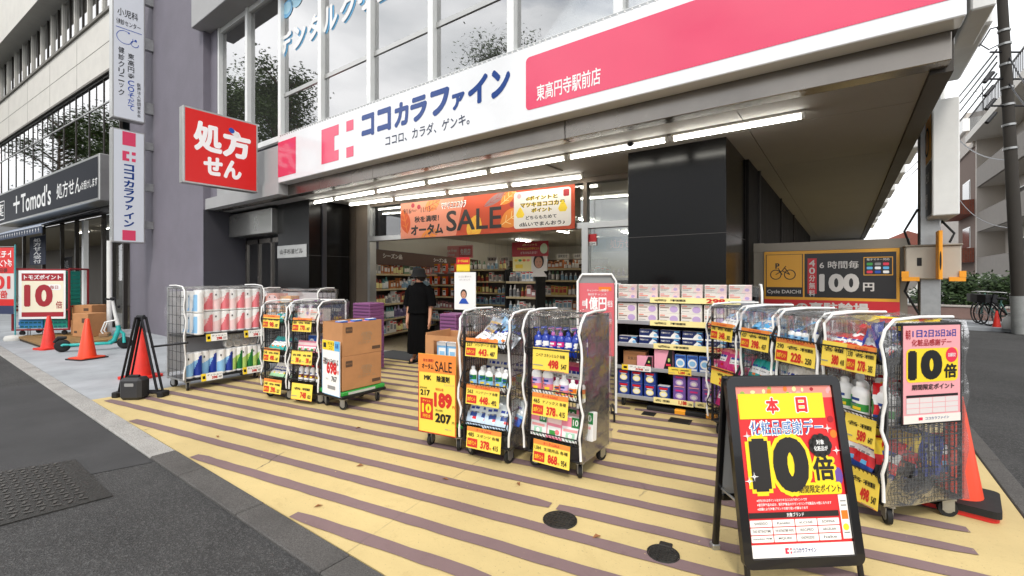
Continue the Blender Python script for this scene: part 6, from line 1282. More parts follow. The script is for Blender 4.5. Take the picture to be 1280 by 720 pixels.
for i, s_ in enumerate(('1日', '2日', '25日', '26日')): m.text(s_, .065 + i * .085, h * .88, .14 + i * .085, h * .955, -.004, DBLUE, .022)
m.text('化粧品感謝デー', .06, h * .79, .36, h * .86, -.004, DRED, .02); m.rrect(.02, h * .42, w - .02, h * .765, .03, -.0035, YEL); m.text('10', .03, h * .44, .29, h * .75, -.005, BLACKP, .07); m.text('倍', .3, h * .45, .4, h * .6, -.005, BLACKP, .04); m.disc(.36, h * .69, .045, .045, -.005, PINK); m.text('店舗限定', .33, h * .67, .39, h * .71, -.006, WHITE, .01)
m.text('期間限定ポイント', .06, h * .34, w - .05, h * .4, -.005, BLACKP, .025); m.rect(.02, h * .265, w - .02, h * .29, -.004, BLACKP); m.rect(.02, h * .1, w - .02, h * .26, -.004, mat('poster_table', '#dcd4d2', .5))
for i in range(1, 4): m.rect(.02 + i * (w - .04) / 4 - .002, h * .1, .02 + i * (w - .04) / 4 + .002, h * .26, -.0045, PKB)
for i in range(1, 3): m.rect(.02, h * .1 + i * h * .053, w - .02, h * .1 + i * h * .053 + .003, -.0045, PKB)
m.rect(0, 0, w, h * .085, -.004, OFFW); m.text('ココカラファイン', .16, h * .03, .34, h * .06, -.005, NAVY, .02); m.rect(.11, h * .03, .14, h * .06, -.005, PINK); m.build('lettering', pz)
t = cone(1196, 632, .72, 'bright orange cone in a black weight beside the nearest cart at the right', CONE, RUB, R(81), mat('cone_red_base', '#c4201c', .5))

# ---------------------------------------------------------------- A-board
AB = cw(1.125, 2.2); AZ = TH + R(4); ab = thing('a_board', 'black framed A-board with the red and yellow 本日 10倍 poster in the foreground', 'sandwich board', (AB.x, AB.y, .012), AZ); LEAN = R(-11); AW, AH = .62, .985
FR = Matrix.Translation((0, 0, 0)) @ Matrix.Rotation(LEAN, 4, 'X')
BLKF = mat('board_black_frame', '#131315', .28, .2, coat=.3)
m = MB(FR)
z0 = .075; fw = .045
out_ = rr_pts(0, z0, AW, AH, .04, 5); inn = rr_pts(fw, z0 + fw, AW - fw, AH - fw, .006, 5); n_ = len(out_)
m.add([(x, -.02, z) for x, z in out_] + [(x, -.02, z) for x, z in inn], [(i, (i + 1) % n_, n_ + (i + 1) % n_, n_ + i) for i in range(n_)], BLKF)
m.add([(x, -.02, z) for x, z in inn] + [(x, -.006, z) for x, z in inn], [(i, (i + 1) % n_, n_ + (i + 1) % n_, n_ + i) for i in range(n_)], BLKF)
m.add([(x, -.02, z) for x, z in out_] + [(x, .012, z) for x, z in out_], [((i + 1) % n_, i, n_ + i, n_ + (i + 1) % n_) for i in range(n_)], BLKF); m.poly([(x, .012, z) for x, z in out_], BLKF)
m.tube((.02, 0, .0), (.02, 0, .1), .014, BLKF, 8).tube((AW - .02, 0, 0), (AW - .02, 0, .1), .014, BLKF, 8); m.build('front_frame', ab)
RB = Matrix.Translation((0, .31, 0)) @ Matrix.Rotation(R(6), 4, 'X'); m = MB(RB)
m.cbox(.0, .035, -.012, .012, .0, AH - .01, BLKF, .006).cbox(AW - .035, AW, -.012, .012, 0, AH - .01, BLKF, .006).cbox(.035, AW - .035, -.012, .012, AH - .05, AH - .01, BLKF, .006).cbox(.035, AW - .035, -.012, .012, .28, .32, BLKF, .006); rf = m.build('rear_frame', ab); MB(RB).box(.035, AW - .035, -.004, .004, .32, AH - .05, mat('board_backing', '#a9abad', .5)).build('backing', rf)
MB().tube((.03, .07, .35), (.03, .27, .35), .008, STEEL).cbox(-.005, .04, .29, .335, -.005, .03, STEEL, .006).cbox(AW - .04, AW + .005, .29, .335, -.005, .03, STEEL, .006).build('hinge_stay', ab)
px0, pz0 = fw + .002, z0 + fw + .002; PW_, PH_ = AW - 2 * fw - .004, AH - z0 - 2 * fw - .004
PF = FR @ Matrix.Translation((px0, -.008, pz0)) @ Matrix.Diagonal((PW_, 1, PH_, 1)); ART = MB(PF); a_ = ART
PRED = mat('poster_red', '#d62a2c', .45); PYEL = mat('poster_yellow', '#f4d321', .45); PBLK = mat('poster_black', '#1f1c1a', .45); PBL = mat('poster_blue', '#2d6fae', .45); PFL = mat('poster_floral', '#ee8f80', .45)
po = MB(PF).rect(0, 0, 1, 1, 0, PRED).build('poster', ab)
a_.rect(0, .925, 1, 1, -.001, PFL)
for i in range(16): a_.disc(rnd.uniform(.02, .98), rnd.uniform(.94, .99), rnd.uniform(.012, .03), rnd.uniform(.008, .018), -.0012 - i * .00005, rnd.choice([ORG, LYEL, DRED, mat('leaf_green', '#8cb04c', .5), LPINK]), 10)
a_.rect(.02, .80, .90, .955, -.0025, PYEL)
a_.text('本', .29, .825, .44, .935, -.003, WHITE, .09).text('本', .30, .83, .43, .93, -.0035, PRED, .05).text('日', .60, .83, .735, .935, -.003, WHITE, .09).text('日', .61, .835, .725, .93, -.0035, PRED, .05)
a_.text('化粧品感謝デー', .10, .695, .865, .795, -.003, WHITE, .045).text('化粧品感謝デー', .115, .703, .85, .787, -.0035, PBL, .004)
for mt, y, g in ((PYEL, -.003, .036), (PBLK, -.0045, 0)):
    b_ = .07 + g * 2.6
    a_.text('1', .075 - g, .37 - g * .7, .27 + g, .685 + g * .7, y, mt, b_); a_.text('0', .30 - g, .36 - g * .7, .665 + g, .69 + g * .7, y, mt, b_)
    a_.text('倍', .70 - g * .7, .425 - g * .5, .915 + g * .7, .565 + g * .5, y, mt, .035 + g * 2)
    a_.text('期間限定ポイント', .53 - g * .4, .355 - g * .3, .955 + g * .3, .402 + g * .3, y, mt, .02 + g * 2)
a_.rect(.05, .40, .13, .46, -.0028, PYEL); a_.rrect(.52, .345, .965, .415, .02, -.0029, PYEL)
for i in range(9): t_ = i * .698; a_.disc(.805 + .075 * math.cos(t_), .632 + .042 * math.sin(t_), .045, .032, -.005, PBLK, 14)
a_.disc(.805, .632, .08, .05, -.0052, PBLK); a_.text('対象', .765, .638, .845, .668, -.006, WHITE, .02).text('化粧品が', .735, .6, .875, .63, -.006, WHITE, .02)
for cx, cz in ((.07, .70), (.9, .735), (.045, .435), (.96, .60), (.1, .46)):
    for k_ in range(4):
        an = k_ * math.pi / 4; r_ = .045 if k_ % 2 == 0 else .02; a_.para([(cx + r_ * math.cos(an), cz + r_ * .66 * math.sin(an)), (cx - .005 * math.sin(an), cz + .004 * math.cos(an)), (cx - r_ * math.cos(an), cz - r_ * .66 * math.sin(an)), (cx + .005 * math.sin(an), cz - .004 * math.cos(an))], -.0062, WHITE)
for i, (s_, x1) in enumerate((('※付与されるポイントはマツキヨココカラポイントです', .6), ('※割引除外品のほか、割引対象品のカウンセリング化粧品も10倍になります', .84), ('※店舗により対象ブランドの取り扱いが異なります', .6))): a_.text(s_, .1, .312 - i * .024, x1, .329 - i * .024, -.003, WHITE, .012)
a_.rect(0, .085, 1, .1, -.001, PRED); a_.rect(.01, .22, .90, .252, -.003, PBLK); a_.text('対象ブランド', .38, .224, .55, .248, -.004, WHITE, .02)
names = [['SHISEIDO', 'Kanebo', 'KOSÉ', 'SOFINA'], ['THE RETINOTIME', 'THE RETINOTIME WHITE', 'RECiPEO', 'ARGELAN'], ['matsukiyo W/M', 'MQURE', 'KNOWLEDGE', 'hake']]
for j, row in enumerate(names):
    for i, s_ in enumerate(row):
        x0_ = .01 + i * .2225; z0_ = .172 - j * .043; a_.rrect(x0_, z0_, x0_ + .215, z0_ + .038, .004, -.003, mat('poster_white', '#ece9e4', .5), 2); lw = .13 if len(s_) < 10 else .18; a_.text(s_, x0_ + .1075 - lw / 2, z0_ + .012, x0_ + .1075 + lw / 2, z0_ + .027, -.004, mat('brand_ink', '#55524f', .5), .005)
a_.rect(0, 0, 1, .073, -.003, mat('poster_white', '#ece9e4', .5)); a_.text('ココカラファイン', .40, .022, .63, .05, -.004, NAVY, .03)
a_.para([(.325, .02), (.36, .02), (.36, .03), (.345, .03), (.345, .042), (.36, .042), (.36, .052), (.325, .052)], -.004, PINK).rect(.375, .02, .388, .032, -.004, PINK).rect(.375, .04, .388, .052, -.004, PINK)
a_.rect(.915, .09, 1, .34, -.0025, mat('poster_white', '#ece9e4', .5)).rect(.925, .2, .99, .25, -.003, ORG).disc(.955, .155, .03, .02, -.003, YEL)
for z_ in (.30, .275, .12): a_.rect(.93, z_, .985, z_ + .008, -.003, GREY)
a_.disc(.955, .45, .04, .05, -.002, PURPLE).disc(.96, .70, .035, .025, -.002, ORG).disc(.95, .79, .03, .02, -.002, DRED)
a_.build('lettering', po)
# ================================================================ inside the shop and at its entrance
def store_shelf(px0, px1, pyb, v, z_top, tiers, label, header=None, seg=None, hdr_txt=()):
    pass
def shelf_unit(name, label, loc, rz, W, D, H, tiers, header=None, back=True, col=DARKI):
    t = thing(name, label, 'shop shelf', loc, rz); m = MB()
    for x in (0, W - .03): m.box(x, x + .03, 0, D, 0, H, col)
    m.box(.03, W - .03, D - .02, D, 0, H, mat('shelf_back', '#6a6058', .7)); m.build('frame', t)
    for z in tiers: o = MB().box(.03, W - .03, 0, D - .02, z, z + .03, mat('shelf_board', '#5e564d', .6)).build('shelf', t); MB().rect(.03, z + .0, W - .03, z + .045, -.004, mat('shelf_ticket_rail', '#cbb98f', .5)).build('price_rail', o)
    if header: MB().box(0, W, -.02, .03, H, H + header, mat('header_brown', '#54382a', .5)).build('header', t)
    return t, frame(loc, rz)
SM = []
dl = lambda n_, h_: mat('dull_' + n_, h_, .5)
cols = [(WHITE, dl('blue', '#8fb0c4')), (dl('coral', '#c98a88'), WHITE), (dl('sky', '#86a9c2'), dl('navy', '#3d4c6e')), (dl('green', '#6f9270'), OFFW), (dl('yellow', '#cfb75a'), dl('red', '#b0493c')), (dl('orange', '#c97b42'), OFFW), (dl('lilac', '#ab9dba'), dl('purple', '#6d5f86')), (dl('red', '#b0493c'), LYEL), (OFFW, GREY), (dl('teal', '#5f9a95'), WHITE)]
cn = ['white and blue', 'coral and white', 'sky blue', 'green and white', 'yellow and red', 'orange and white', 'lilac', 'red and yellow', 'off-white', 'teal and white']
for i, (a, b_) in enumerate(cols):
    SM.append((MB().cbox(-.055, .055, 0, .1, 0, .17, a, .004).rect(-.04, .05, .04, .12, -.002, b_).rect(-.045, .135, .045, .155, -.002, BLACKP if i % 2 else RED).mesh('goods_box'), MB().lathe([(.038, 0), (.042, .02), (.042, .11), (.018, .14), (.018, .17), (.012, .175)], (lambda x, y, z, a=a, b_=b_: b_ if .04 < z < .1 else a), 10, (0, .045, 0)).mesh('goods_bottle')))
def stock(M_, W, tiers, where, dens=.125, ks=None, s=1., kinds=(0, 1)):
    ks = list(ks or range(10)) + [0, 8, 0, 8]
    for z in tiers:
        x = .1; k_ = rnd.choice(ks or range(10)); run = 0; kd = rnd.choice(kinds)
        while x < W - .08:
            if run <= 0: k_ = rnd.choice(ks or range(10)); run = rnd.randint(2, 4); kd = rnd.choice(kinds)
            run -= 1; o = bpy.data.objects.new(('shop_carton', 'shop_bottle')[kd], SM[k_][kd]); COL.objects.link(o)
            o.matrix_world = M_ @ Matrix.Translation((x, .03 + rnd.uniform(0, .02), z + .03)) @ Matrix.Rotation(R(rnd.uniform(-9, 9)), 4, 'Z') @ Matrix.Diagonal((s * rnd.uniform(.75, 1.05), s, s * rnd.uniform(.85, 1.5), 1))
            tag(o, f'small {cn[k_]} {("carton", "bottle")[kd]} on {where}', ('carton', 'bottle')[kd], f'{cn[k_]} {("cartons", "bottles")[kd]} on {where}'); x += dens * s * rnd.uniform(.72, 1.0)
def atE(px, v): return E(PE(px, 400, v)[0], v)
# wall shelf at the left, running deep into the shop
A_ = atD(463, 348, 10.0); B_ = atD(597, 348, 16.2); d_ = B_ - A_; an = math.atan2(d_.y, d_.x); Wl = math.hypot(d_.x, d_.y)
t, M_ = shelf_unit('wall_shelf', 'long wall shelf with a brown header シーズン品 along the left of the shop', (A_.x, A_.y, .016), an, Wl, .5, 1.8, [.15, .5, .85, 1.2, 1.55], .34)
m = MB()
for x in (.45, 3.0, 5.3): m.text('シーズン品', x, 1.95, x + .85, 2.07, -.025, OFFW, .03)
m.build('lettering', t); stock(M_, Wl, [.15, .5, .85, 1.2, 1.55], 'the long wall shelf at the left of the shop', .13, s=1.2)
for i in range(8): goods(M_, 'p_red', .12 + i * .1, .08, 1.58, 'red and white snack pouch on the near end of the wall shelf', 'snack pouches', 0, R(-10), 1.2)
# end display with orange cartons
def unit_at(name, label, pxa, pxb, v, H, tiers, header=None, D=.4):
    p_, q_ = atE(pxa, v), atE(pxb, v); W = (q_ - p_).length; return (*shelf_unit(name, label, (p_.x, p_.y, .016), EA, W, D, H, tiers, header), W)
t, M_, W = unit_at('end_display', 'shop end display of orange and white cartons behind the shopper', 531, 568, 3.2, 1.62, [.3, .62, .95, 1.27])
P['c_orwh'] = carton_mesh(.13, .1, .24, mat('vivid_orange_box', '#e2542a', .4), None, [('r', .08, .15, .92, .75, WHITE), ('r', .2, .5, .8, .65, BLACKP), ('r', .08, .85, .92, .93, YEL)])
for z in (.98, 1.30, 1.65):
    for i in range(4): goods(M_, 'c_orwh', .1 + i * (W - .18) / 3, .02, z, 'orange and white carton on the end display behind the shopper', 'orange and white cartons', 0, 0, 1)
stock(M_, W, [.3, .62], 'the foot of the end display behind the shopper')
t, M_, W = unit_at('gondola', 'dark shop gondola full of small goods behind the poster stands', 569, 632, 5.0, 1.75, [.3, .65, 1.0, 1.35, 1.72]); stock(M_, W, [.3, .65, 1.0, 1.35, 1.72], 'the gondola behind the poster stands', .15, s=1.2)
t, M_, W = unit_at('end_display', 'bright shop end display of cream and yellow goods under the hanging poster', 631, 671, 1.6, 1.66, [.45, .75, 1.06, 1.38]); stock(M_, W, [.45, .75, 1.06, 1.38], 'the end display under the hanging poster', .105, [0, 4, 8, 6, 1]); stock(frame(M_ @ Vector((0, .14, 0)), EA), W, [1.38], 'the back of the end display under the hanging poster', .1, [8, 0], 1.3)
t, M_, W = unit_at('gondola', 'shop gondola of orange and blue goods right of the hanging poster', 671, 728, 3.2, 1.7, [.35, .7, 1.05, 1.4, 1.68]); stock(M_, W, [.35, .7, 1.05, 1.4, 1.68], 'the gondola right of the hanging poster', .125, [5, 5, 2, 3, 4, 9])
t, M_, W = unit_at('gondola', 'shop shelf seen through the glass right of the door', 735, 800, 4.0, 1.6, [.4, .75, 1.1, 1.5]); stock(M_, W, [.4, .75, 1.1, 1.5], 'the shelf behind the glass right of the door', .15)
t, M_, W = unit_at('counter_shelf', 'far shop shelf along the back wall under the hanging direction signs', 600, 760, 11.5, 2.0, [.4, .8, 1.2, 1.6], .3); stock(M_, W, [.8, 1.2, 1.6], 'the far shelf along the back wall', .22, s=1.6)
# hanging SALE banner over the entrance
u0, zt = PE(500.9, 254.8, -.1); u1, zt2 = PE(718.5, 230, -.1); _, zb = PE(501.8, 299.2, -.1); _, zb2 = PE(717.3, 285, -.1); zt = (zt + zt2) / 2; zb = (zb + zb2) / 2; o = E(u0, -.1, zb); w, h = u1 - u0, zt - zb
sb = thing('sale_banner', 'orange autumn SALE banner オータムSALE hanging over the shop entrance', 'banner', tuple(o), EA); BOR = mat('banner_orange', '#c04824', .6); BPK = mat('banner_peach', '#dd8c70', .6)
MB().box(0, w, 0, .008, 0, h, BOR).build('cloth', sb); m = MB(); m.para([(0, 0), (w * .37, 0), (w * .42, h), (0, h)], -.002, BPK)
def leaf(cx, cz, L_, wd, an, c1, c2):
    pts = [(L_ * (t / 8 - .5), wd * math.sin(math.pi * t / 8) ** .8) for t in range(9)] + [(L_ * (.5 - t / 8), -wd * math.sin(math.pi * t / 8) ** .8) for t in range(1, 8)]
    f = lambda x, z: (max(.004, min(w - .004, cx + x * math.cos(an) - z * math.sin(an))), max(.004, min(h - .004, cz + x * math.sin(an) + z * math.cos(an))))
    m.para([f(*p_) for p_ in pts], -.003, c1); m.para([f(-L_ * .5, .004), f(L_ * .5, .004), f(L_ * .5, -.004), f(-L_ * .5, -.004)], -.004, c2)
    for s_ in (-1, 1):
        for k_ in (-.25, 0, .22): m.para([f(L_ * k_, 0), f(L_ * (k_ + .02), 0), f(L_ * (k_ + .17), s_ * wd * .6), f(L_ * (k_ + .15), s_ * wd * .6)], -.004, c2)
ORL = mat('leaf_orange', '#e58a2e', .55); leaf(.12, .33, .5, .13, R(105), mat('leaf_rust', '#c9501f', .55), ORL); leaf(.72, .03, .5, .12, R(20), ORL, NAVY); leaf(.8, h - .08, .4, .12, R(20), mat('leaf_light', '#e9823f', .55), DRED); leaf(1.75, .12, .5, .16, R(70), mat('leaf_gold', '#ecb83a', .55), ORL); leaf(2.2, h - .1, .55, .07, R(25), mat('leaf_slate', '#8a6a68', .55), DRED); leaf(2.5, .24, .5, .15, R(30), ORL, LYEL); leaf(2.45, h - .08, .4, .1, R(40), ORL, LYEL)
for x, z in ((.32, h - .06), (.47, h - .1), (2.52, h - .22)): m.disc(x, z, .045, .045, -.0045, mat('berry', '#a01f33', .5))
m.text('9/16', .08, h - .21, .27, h - .11, -.005, PBLK, .02).text('(Mon)〜', .28, h - .2, .44, h - .13, -.005, PBLK, .0).text('11/15', .52, h - .21, .76, h - .11, -.005, PBLK, .02).text('(Fri)', .78, h - .2, .9, h - .13, -.005, PBLK); m.text('マツキヨココカラ', 1.0, h - .19, 1.56, h - .06, -.004, WHITE, .05, slant=.2).text('マツキヨココカラ', 1.02, h - .175, 1.54, h - .075, -.005, PBLK, .02, slant=.2)
m.text('秋を満喫！', .36, .29, .96, .41, -.005, PBLK, .03).text('オータム', .27, .05, 1.06, .25, -.005, PBLK, .05).text('SALE', 1.13, .08, 2.32, .46, -.005, PBLK, .02)
m.rrect(2.56, .05, w - .06, h - .03, .05, -.005, OFFW); x = 2.56; ww = w - .06 - x
for s_, a, b_, z0_, z1_ in (('dポイントと', .22, .78, .5, .57), ('マツキヨココカラ', .12, .9, .39, .47), ('ポイント', .32, .68, .3, .37)): m.text(s_, x + ww * a, z0_, x + ww * b_, z1_, -.0055, YEL, .1).text(s_, x + ww * a, z0_, x + ww * b_, z1_, -.006, PBLK, .03)
for s_, a, b_, z0_, z1_ in (('どちらもためて', .22, .76, .19, .25), ('d払いでまんおう♪', .1, .9, .08, .15)): m.text(s_, x + ww * a, z0_, x + ww * b_, z1_, -.006, PBLK, .03)
for cx, cz in ((x + .12, .31), (x + ww - .14, .36)): m.para([(cx - .08, cz - .03), (cx - .05, cz - .08), (cx + .05, cz - .08), (cx + .08, cz - .03), (cx + .04, cz + .05), (cx, cz + .1), (cx - .04, cz + .05)], -.006, YEL)
m.rrect(w - .19, h - .17, w - .09, h - .06, .02, -.006, DRED); m.disc(x + .1, h - .1, .04, .04, -.006, LPINK); m.build('lettering', sb)
# hanging posters inside
def hang(name, label, pxa, pya, pxb, pyb, v, base, fn, cat='poster'):
    u0, z1 = PE(pxa, pya, v); u1, _ = PE(pxb, pya, v); _, z0 = PE((pxa + pxb) / 2, pyb, v); t = thing(name, label, cat, tuple(E(u0, v, z0)), EA); w, h = u1 - u0, z1 - z0
    MB().box(0, w, 0, .006, 0, h, base).build('board', t); m = MB(); fn(m, w, h); m.build('print', t)
    if z1 > 1.7: MB().tube((w * .2, 0, h), (w * .2, 0, 3.0 - z0), .003, STEEL, 4).tube((w * .8, 0, h), (w * .8, 0, 3.0 - z0), .003, STEEL, 4).build('string', t)
    return t
SKIN = mat('skin', '#c99478', .55); HAIR = mat('dark_hair', '#1d1715', .6)
def face(m, cx, cz, s_, y=-.004, shirt=WHITE):
    m.disc(cx, cz + .12 * s_, .5 * s_, .62 * s_, y, HAIR); m.disc(cx, cz, .36 * s_, .48 * s_, y - .001, SKIN); m.para([(cx - .8 * s_, cz - 1.2 * s_), (cx - .3 * s_, cz - .5 * s_), (cx + .3 * s_, cz - .5 * s_), (cx + .8 * s_, cz - 1.2 * s_)], y + .0005, shirt)
    for k_ in (-1, 1): m.disc(cx + k_ * .14 * s_, cz + .05 * s_, .05 * s_, .03 * s_, y - .002, HAIR, 8)
    m.disc(cx, cz - .22 * s_, .09 * s_, .025 * s_, y - .002, DRED, 8)
def f1(m, w, h): m.text('dポイントと', w * .3, h * .72, w * .7, h * .86, -.003, LYEL, .01).text('マツキヨココカラポイント', w * .15, h * .45, w * .75, h * .62, -.003, YEL, .02).text('どちらもたまる！', w * .25, h * .18, w * .7, h * .34, -.003, OFFW, .01); m.disc(w * .88, h * .5, w * .1, h * .34, -.003, mat('mint_disc', '#cfe3c4', .5))
hang('hanging_poster', 'dark red hanging poster dポイント above the poster with a portrait', 640, 303, 685.5, 320.5, 1.5, DRED, f1)
def f2(m, w, h): m.rect(0, 0, w * .55, h, -.002, LYEL); [m.disc(w * (.1 + .12 * i), h * .72, w * .05, h * .08, -.003, c_) for i, c_ in enumerate((YEL, GREEN, ORG, SALMON))]; m.rect(w * .08, h * .2, w * .3, h * .45, -.003, YEL); face(m, w * .76, h * .56, w * .3, -.003, OFFW)
hang('hanging_poster', 'pale yellow hanging poster with a portrait below the dark red poster', 641, 320.5, 684, 339, 1.52, OFFW, f2)
def f3(m, w, h): m.text('医薬品', w * .15, h * .15, w * .85, h * .85, -.003, BLACKP, .02)
def f4(s_): return lambda m, w, h: m.text(s_, w * .12, h * .22, w * .88, h * .8, -.003, BLACKP, .02)
for i, (a, b_, c_, d__, s_) in enumerate(((609, 321.5, 622, 327, '医薬品'), (625, 321, 636.5, 327, '化粧品'), (609, 328, 622, 333, '日用品'), (625, 327.5, 636.5, 333, '健康食品'), (696, 317.5, 711, 323.5, '調剤受付'), (696, 325, 711, 331, '健康器具'), (717, 317, 727, 323, 'お会計'), (717, 325, 727, 330, 'トイレ'))): hang('direction_sign', 'white direction sign at the ' + ('upper left', 'upper right', 'lower left', 'lower right', 'upper left', 'lower left', 'upper right', 'lower right')[i] + ' of the four signs ' + ('left', 'right')[i > 3] + ' of the portrait poster', a, b_, c_, d__, 8.0, OFFW, f4(s_), 'sign')
def f5(m, w, h): m.text('Tax-free', w * .1, h * .5, w * .48, h * .8, -.003, WHITE, .02).text('Shop', w * .15, h * .15, w * .42, h * .42, -.003, WHITE, .02).rect(w * .55, .05, w * .97, h - .05, -.002, HOTP).text('免税店', w * .6, h * .25, w * .93, h * .75, -.003, WHITE, .03)
hang('hanging_poster', 'pink hanging sign 免税店 over the back of the wall shelf', 553, 308, 591, 323, 7.0, LPINK, f5)
def f6(m, w, h): m.rect(0, h * .5, w, h, -.002, RED).text('オータムSALE', w * .1, h * .65, w * .9, h * .85, -.003, YEL, .04).rect(w * .1, h * .1, w * .9, h * .4, -.003, YEL)
def f7(m, w, h): m.text('ココロに寄りそう', w * .2, h * .86, w * .8, h * .91, -.003, GREY).text('カウンセリング', w * .25, h * .78, w * .75, h * .83, -.003, GREY); face(m, w * .45, h * .42, w * .3, -.003, BLUE)
p_ = atD(568, 400, 7.1); ps = thing('poster_stand', 'white poster stand with a portrait under a small red and yellow card', 'poster stand', (p_.x, p_.y, .016), EA + R(4))
u_ = .385; m = MB().box(0, u_, 0, .012, 1.0, 1.6 - .02, WHITE); f = MB(Matrix.Translation((0, -.001, .98))); f7(f, u_, .6); b_ = m.build('board', ps); f.build('print', b_); c_ = MB().box(.04, .28, .0, .01, 1.59, 1.81, YEL).build('card', ps); f = MB(Matrix.Translation((.04, -.001, 1.59))); f6(f, .24, .22); f.build('print', c_)
MB().tube((.19, .03, .02), (.19, .03, 1.5), .014, STEEL, 8).lathe([(.17, .0), (.16, .025), (.03, .035)], BLKM, 20, (.19, .03, 0)).build('stand', ps)
# purple stacks
PURB = mat('stack_purple', '#7d4a78', .55); PURD = mat('stack_purple_dark', '#4e2f55', .6)
def stack(pxa, pxb, pyt, pyb_z, d_, n_, label, grp):
    p_, q_ = atD(pxa, 400, d_), atD(pxb, 400, d_); w = (q_ - p_).length; zt = EYE + (HZ - pyt) / F * d_; me = MB().cbox(0, w, 0, .32, 0, .047, PURB, .006).rect(.02, .01, w - .02, .018, -.002, PURD).mesh('shallow_box')
    k_ = 0; z = zt - .05
    while z > .03 and k_ < n_: o = bpy.data.objects.new('shallow_box', me); COL.objects.link(o); o.location = (p_.x, p_.y, z); o.rotation_euler = (0, 0, EA + R(3)); tag(o, label, 'box', grp); z -= .05; k_ += 1
stack(549.5, 574, 392, 0, 6.5, 30, 'flat purple box in the stack under the white poster stand', 'purple boxes under the poster stand'); stack(441, 469.5, 378.5, 0, 7.3, 30, 'flat purple box in the stack behind the brown cartons', 'purple boxes behind the cartons')
c = G(497, 446); tag(MB().cbox(-.55, .75, -.3, .42, 0, .012, mat('door_mat_grey', '#3f4144', .9, 0, .1, 20), .004).build('door_mat', None, (c.x, c.y, .018), EA), 'dark grey door mat at the shop entrance beside the shopper', 'mat')
# glass panel stickers, security camera
t = hang('door_sticker', 'small red and white sticker 50.0M on the glass beside the door', 731.5, 293, 745.5, 307, -.0, RED, lambda m, w, h: (m.rect(0, 0, w, h * .32, -.002, WHITE), m.text('50.0M', w * .1, h * .06, w * .9, h * .26, -.003, BLACKP, .02)), 'sticker')
hang('glass_poster', 'dark blue 処方せん panel behind the glass beside the door', 741, 297, 800, 314, .5, mat('panel_slate', '#39434f', .5), lambda m, w, h: (m.rect(w * .04, h * .15, w * .3, h * .85, -.002, mat('panel_blue', '#40607c', .5)), m.text('処方せん', w * .38, h * .2, w * .98, h * .8, -.003, SALMON, .02)), 'sign')
p_ = E(PE(709, 295, .6)[0], .6, 2.86); t = thing('security_camera', 'small dark camera under the shop ceiling by the door', 'camera', tuple(p_), 0); MB().tube((0, 0, .14), (0, 0, .05), .02, BLKM).build('mount', t); MB().lathe([(.02, -.12), (.055, -.08), (.06, .0), (.04, .05)], BLKM, 14).build('housing', t)
t = thing('security_camera', 'small black camera on the soffit above the granite pillar', 'camera', tuple(Vector((-1.95, 4.98, ZC))), 0); MB().lathe([(.035, -.06), (.05, -.04), (.05, -.01), (.02, .0)], BLKM, 14).build('housing', t); MB().lathe([(.02, -.075), (.03, -.06)], GLASS, 10).build('lens', t)

# ---------------------------------------------------------------- the shopper
c = G(524, 454); pr = thing('person', 'person in a black hat and long black dress looking into the shop entrance', 'person', (c.x, c.y, .012), R(18))
CLOTH = mat('black_cloth', '#0b0b0c', .95, 0, .15, 9, spec=.1)
def skin_body():
    J = [(0, 0, .86), (0, .0, 1.06), (0, .01, 1.22), (0, .01, 1.33), (0, .0, 1.40), (0, -.01, 1.47), (0, -.02, 1.55),
         (.09, 0, .82), (.1, -.01, .46), (.1, .02, .09), (.1, -.12, .03), (-.09, 0, .82), (-.09, -.01, .46), (-.1, .02, .09), (-.1, -.12, .03),
         (.17, .01, 1.29), (.22, .02, 1.04), (.23, -.03, .82), (.23, -.05, .72), (-.17, .01, 1.29), (-.21, .02, 1.04), (-.2, -.05, .82), (-.19, -.08, .72)]
    Rr = [.13, .115, .13, .10, .05, .06, .085, .085, .058, .038, .03, .085, .058, .038, .03, .055, .042, .032, .028, .055, .042, .032, .028]
    Ed = [(0, 1), (1, 2), (2, 3), (3, 4), (4, 5), (5, 6), (0, 7), (7, 8), (8, 9), (9, 10), (0, 11), (11, 12), (12, 13), (13, 14), (3, 15), (15, 16), (16, 17), (17, 18), (3, 19), (19, 20), (20, 21), (21, 22)]
    # five short fingers on each hand
    for w_, sx in ((18, 1), (22, -1)):
        b0 = J[w_]
        for k_ in range(5):
            dx = (k_ - 1.5) * .016 if k_ < 4 else .0; ln = (.07, .078, .072, .056, .05)[k_]; dy = -.005 if k_ < 4 else -.035
            i0 = len(J); J.append((b0[0] + .004 * sx, b0[1] + dx + dy, b0[2] - .045 if k_ < 4 else b0[2] - .02)); J.append((b0[0] - .012 * sx, b0[1] + dx + dy * 1.3, b0[2] - .045 - ln * (1 if k_ < 4 else .5))); Rr += [.010, .008]; Ed += [(w_, i0), (i0, i0 + 1)]
    me = bpy.data.meshes.new('body'); me.from_pydata(J, Ed, []); ob = bpy.data.objects.new('body', me); COL.objects.link(ob)
    s_ = ob.modifiers.new('s', 'SKIN'); s_.use_smooth_shade = True
    for i, v in enumerate(me.skin_vertices[0].data): v.radius = (Rr[i], Rr[i] * (.72 if i < 4 else 1)); v.use_root = (i == 0)
    sb_ = ob.modifiers.new('u', 'SUBSURF'); sb_.levels = 1; sb_.render_levels = 1
    dg = bpy.context.evaluated_depsgraph_get(); m2 = bpy.data.meshes.new_from_object(ob.evaluated_get(dg)); bpy.data.objects.remove(ob); m2.materials.clear(); m2.materials.append(SKIN); return m2
put('body', skin_body(), pr)
m = MB(); ph = 0
def ringp(z, rx, ry, cy=0., wob=0.): return [(rx * (1 + wob * math.sin(k_ * 2.1)) * math.cos(2 * math.pi * k_ / 28), cy + ry * (1 + wob * math.sin(k_ * 2.1)) * math.sin(2 * math.pi * k_ / 28), z) for k_ in range(28)]
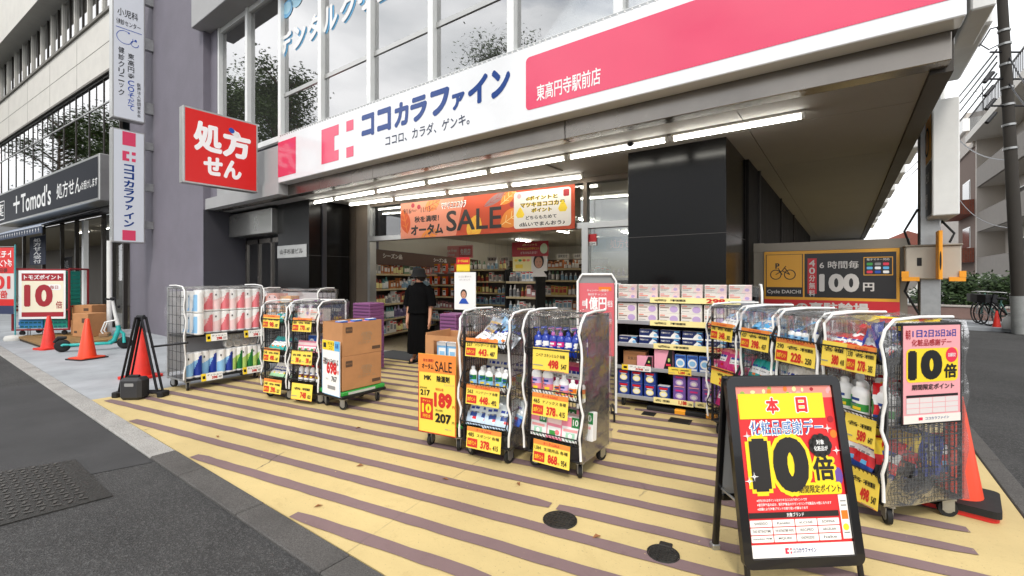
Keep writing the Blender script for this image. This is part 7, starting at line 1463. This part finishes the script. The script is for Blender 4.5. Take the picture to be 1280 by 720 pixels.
def loft(m, rings, mt):
    vs = [p_ for r_ in rings for p_ in r_]; n_ = 28; m.add(vs, [(j * n_ + i, j * n_ + (i + 1) % n_, (j + 1) * n_ + (i + 1) % n_, (j + 1) * n_ + i) for j in range(len(rings) - 1) for i in range(n_)], mt, True)
loft(m, [ringp(.17, .2, .17, .0, .10), ringp(.3, .205, .168, 0, .085), ringp(.45, .195, .165, 0, .08), ringp(.6, .195, .155, 0, .06), ringp(.75, .185, .148, 0, .045), ringp(.95, .165, .125, 0, .02), ringp(1.05, .155, .115)], CLOTH); m.build('skirt', pr)
m = MB(); loft(m, [ringp(.88, .205, .165, 0, .06), ringp(.97, .195, .152, 0.01, .05), ringp(1.05, .2, .155, 0, .03), ringp(1.14, .19, .142, .005, .025), ringp(1.22, .2, .14), ringp(1.33, .19, .115), ringp(1.385, .1, .085), ringp(1.42, .065, .065)], CLOTH)
for s_ in (-1, 1): m.path([(s_ * .14, .01, 1.33), (s_ * .2, .015, 1.24), (s_ * .235, .02, 1.1), (s_ * .245, .015, 1.0)], [.08, .085, .078, .08], CLOTH, 12)
m.build('top', pr)
m = MB(); loft(m, [ringp(1.44, .075, .08, .03), ringp(1.5, .1, .1, .02), ringp(1.58, .1, .11, .0), ringp(1.62, .08, .09, 0)], HAIR); m.build('hair', pr)
m = MB(); loft(m, [ringp(1.515, .165, .17, -.01, .02), ringp(1.56, .12, .125, -.01), ringp(1.63, .105, .11, -.01), ringp(1.665, .085, .09, -.01), ringp(1.675, .03, .03, -.01)], mat('black_hat', '#0f0f10', .9)); m.build('hat', pr)
for s_ in (-1, 1): MB().slab([(s_ * .1 + dx, dy) for dx, dy in ((-.045, .07), (.045, .07), (.05, -.14), (0, -.18), (-.05, -.14))], 0, .02, BLKM).box(s_ * .1 - .045, s_ * .1 + .045, -.1, -.06, .02, .065, BLKM).build('sandal', pr)
f = MB()
for k_ in (-1, 1): f.lathe([(.0, -.008), (.009, 0), (.0, .008)], HAIR, 8, (k_ * .03, -.105, 1.545)); f.lathe([(.006, -.02), (.014, 0), (.006, .02)], SKIN, 8, (k_ * .088, -.02, 1.54))
f.lathe([(.006, .02), (.013, -.012), (.004, -.018)], SKIN, 8, (0, -.108, 1.53)); f.lathe([(.0, -.004), (.022, 0), (0, .004)], mat('lips', '#a05048', .5), 8, (0, -.1, 1.487), 1, .4); f.build('face', pr)
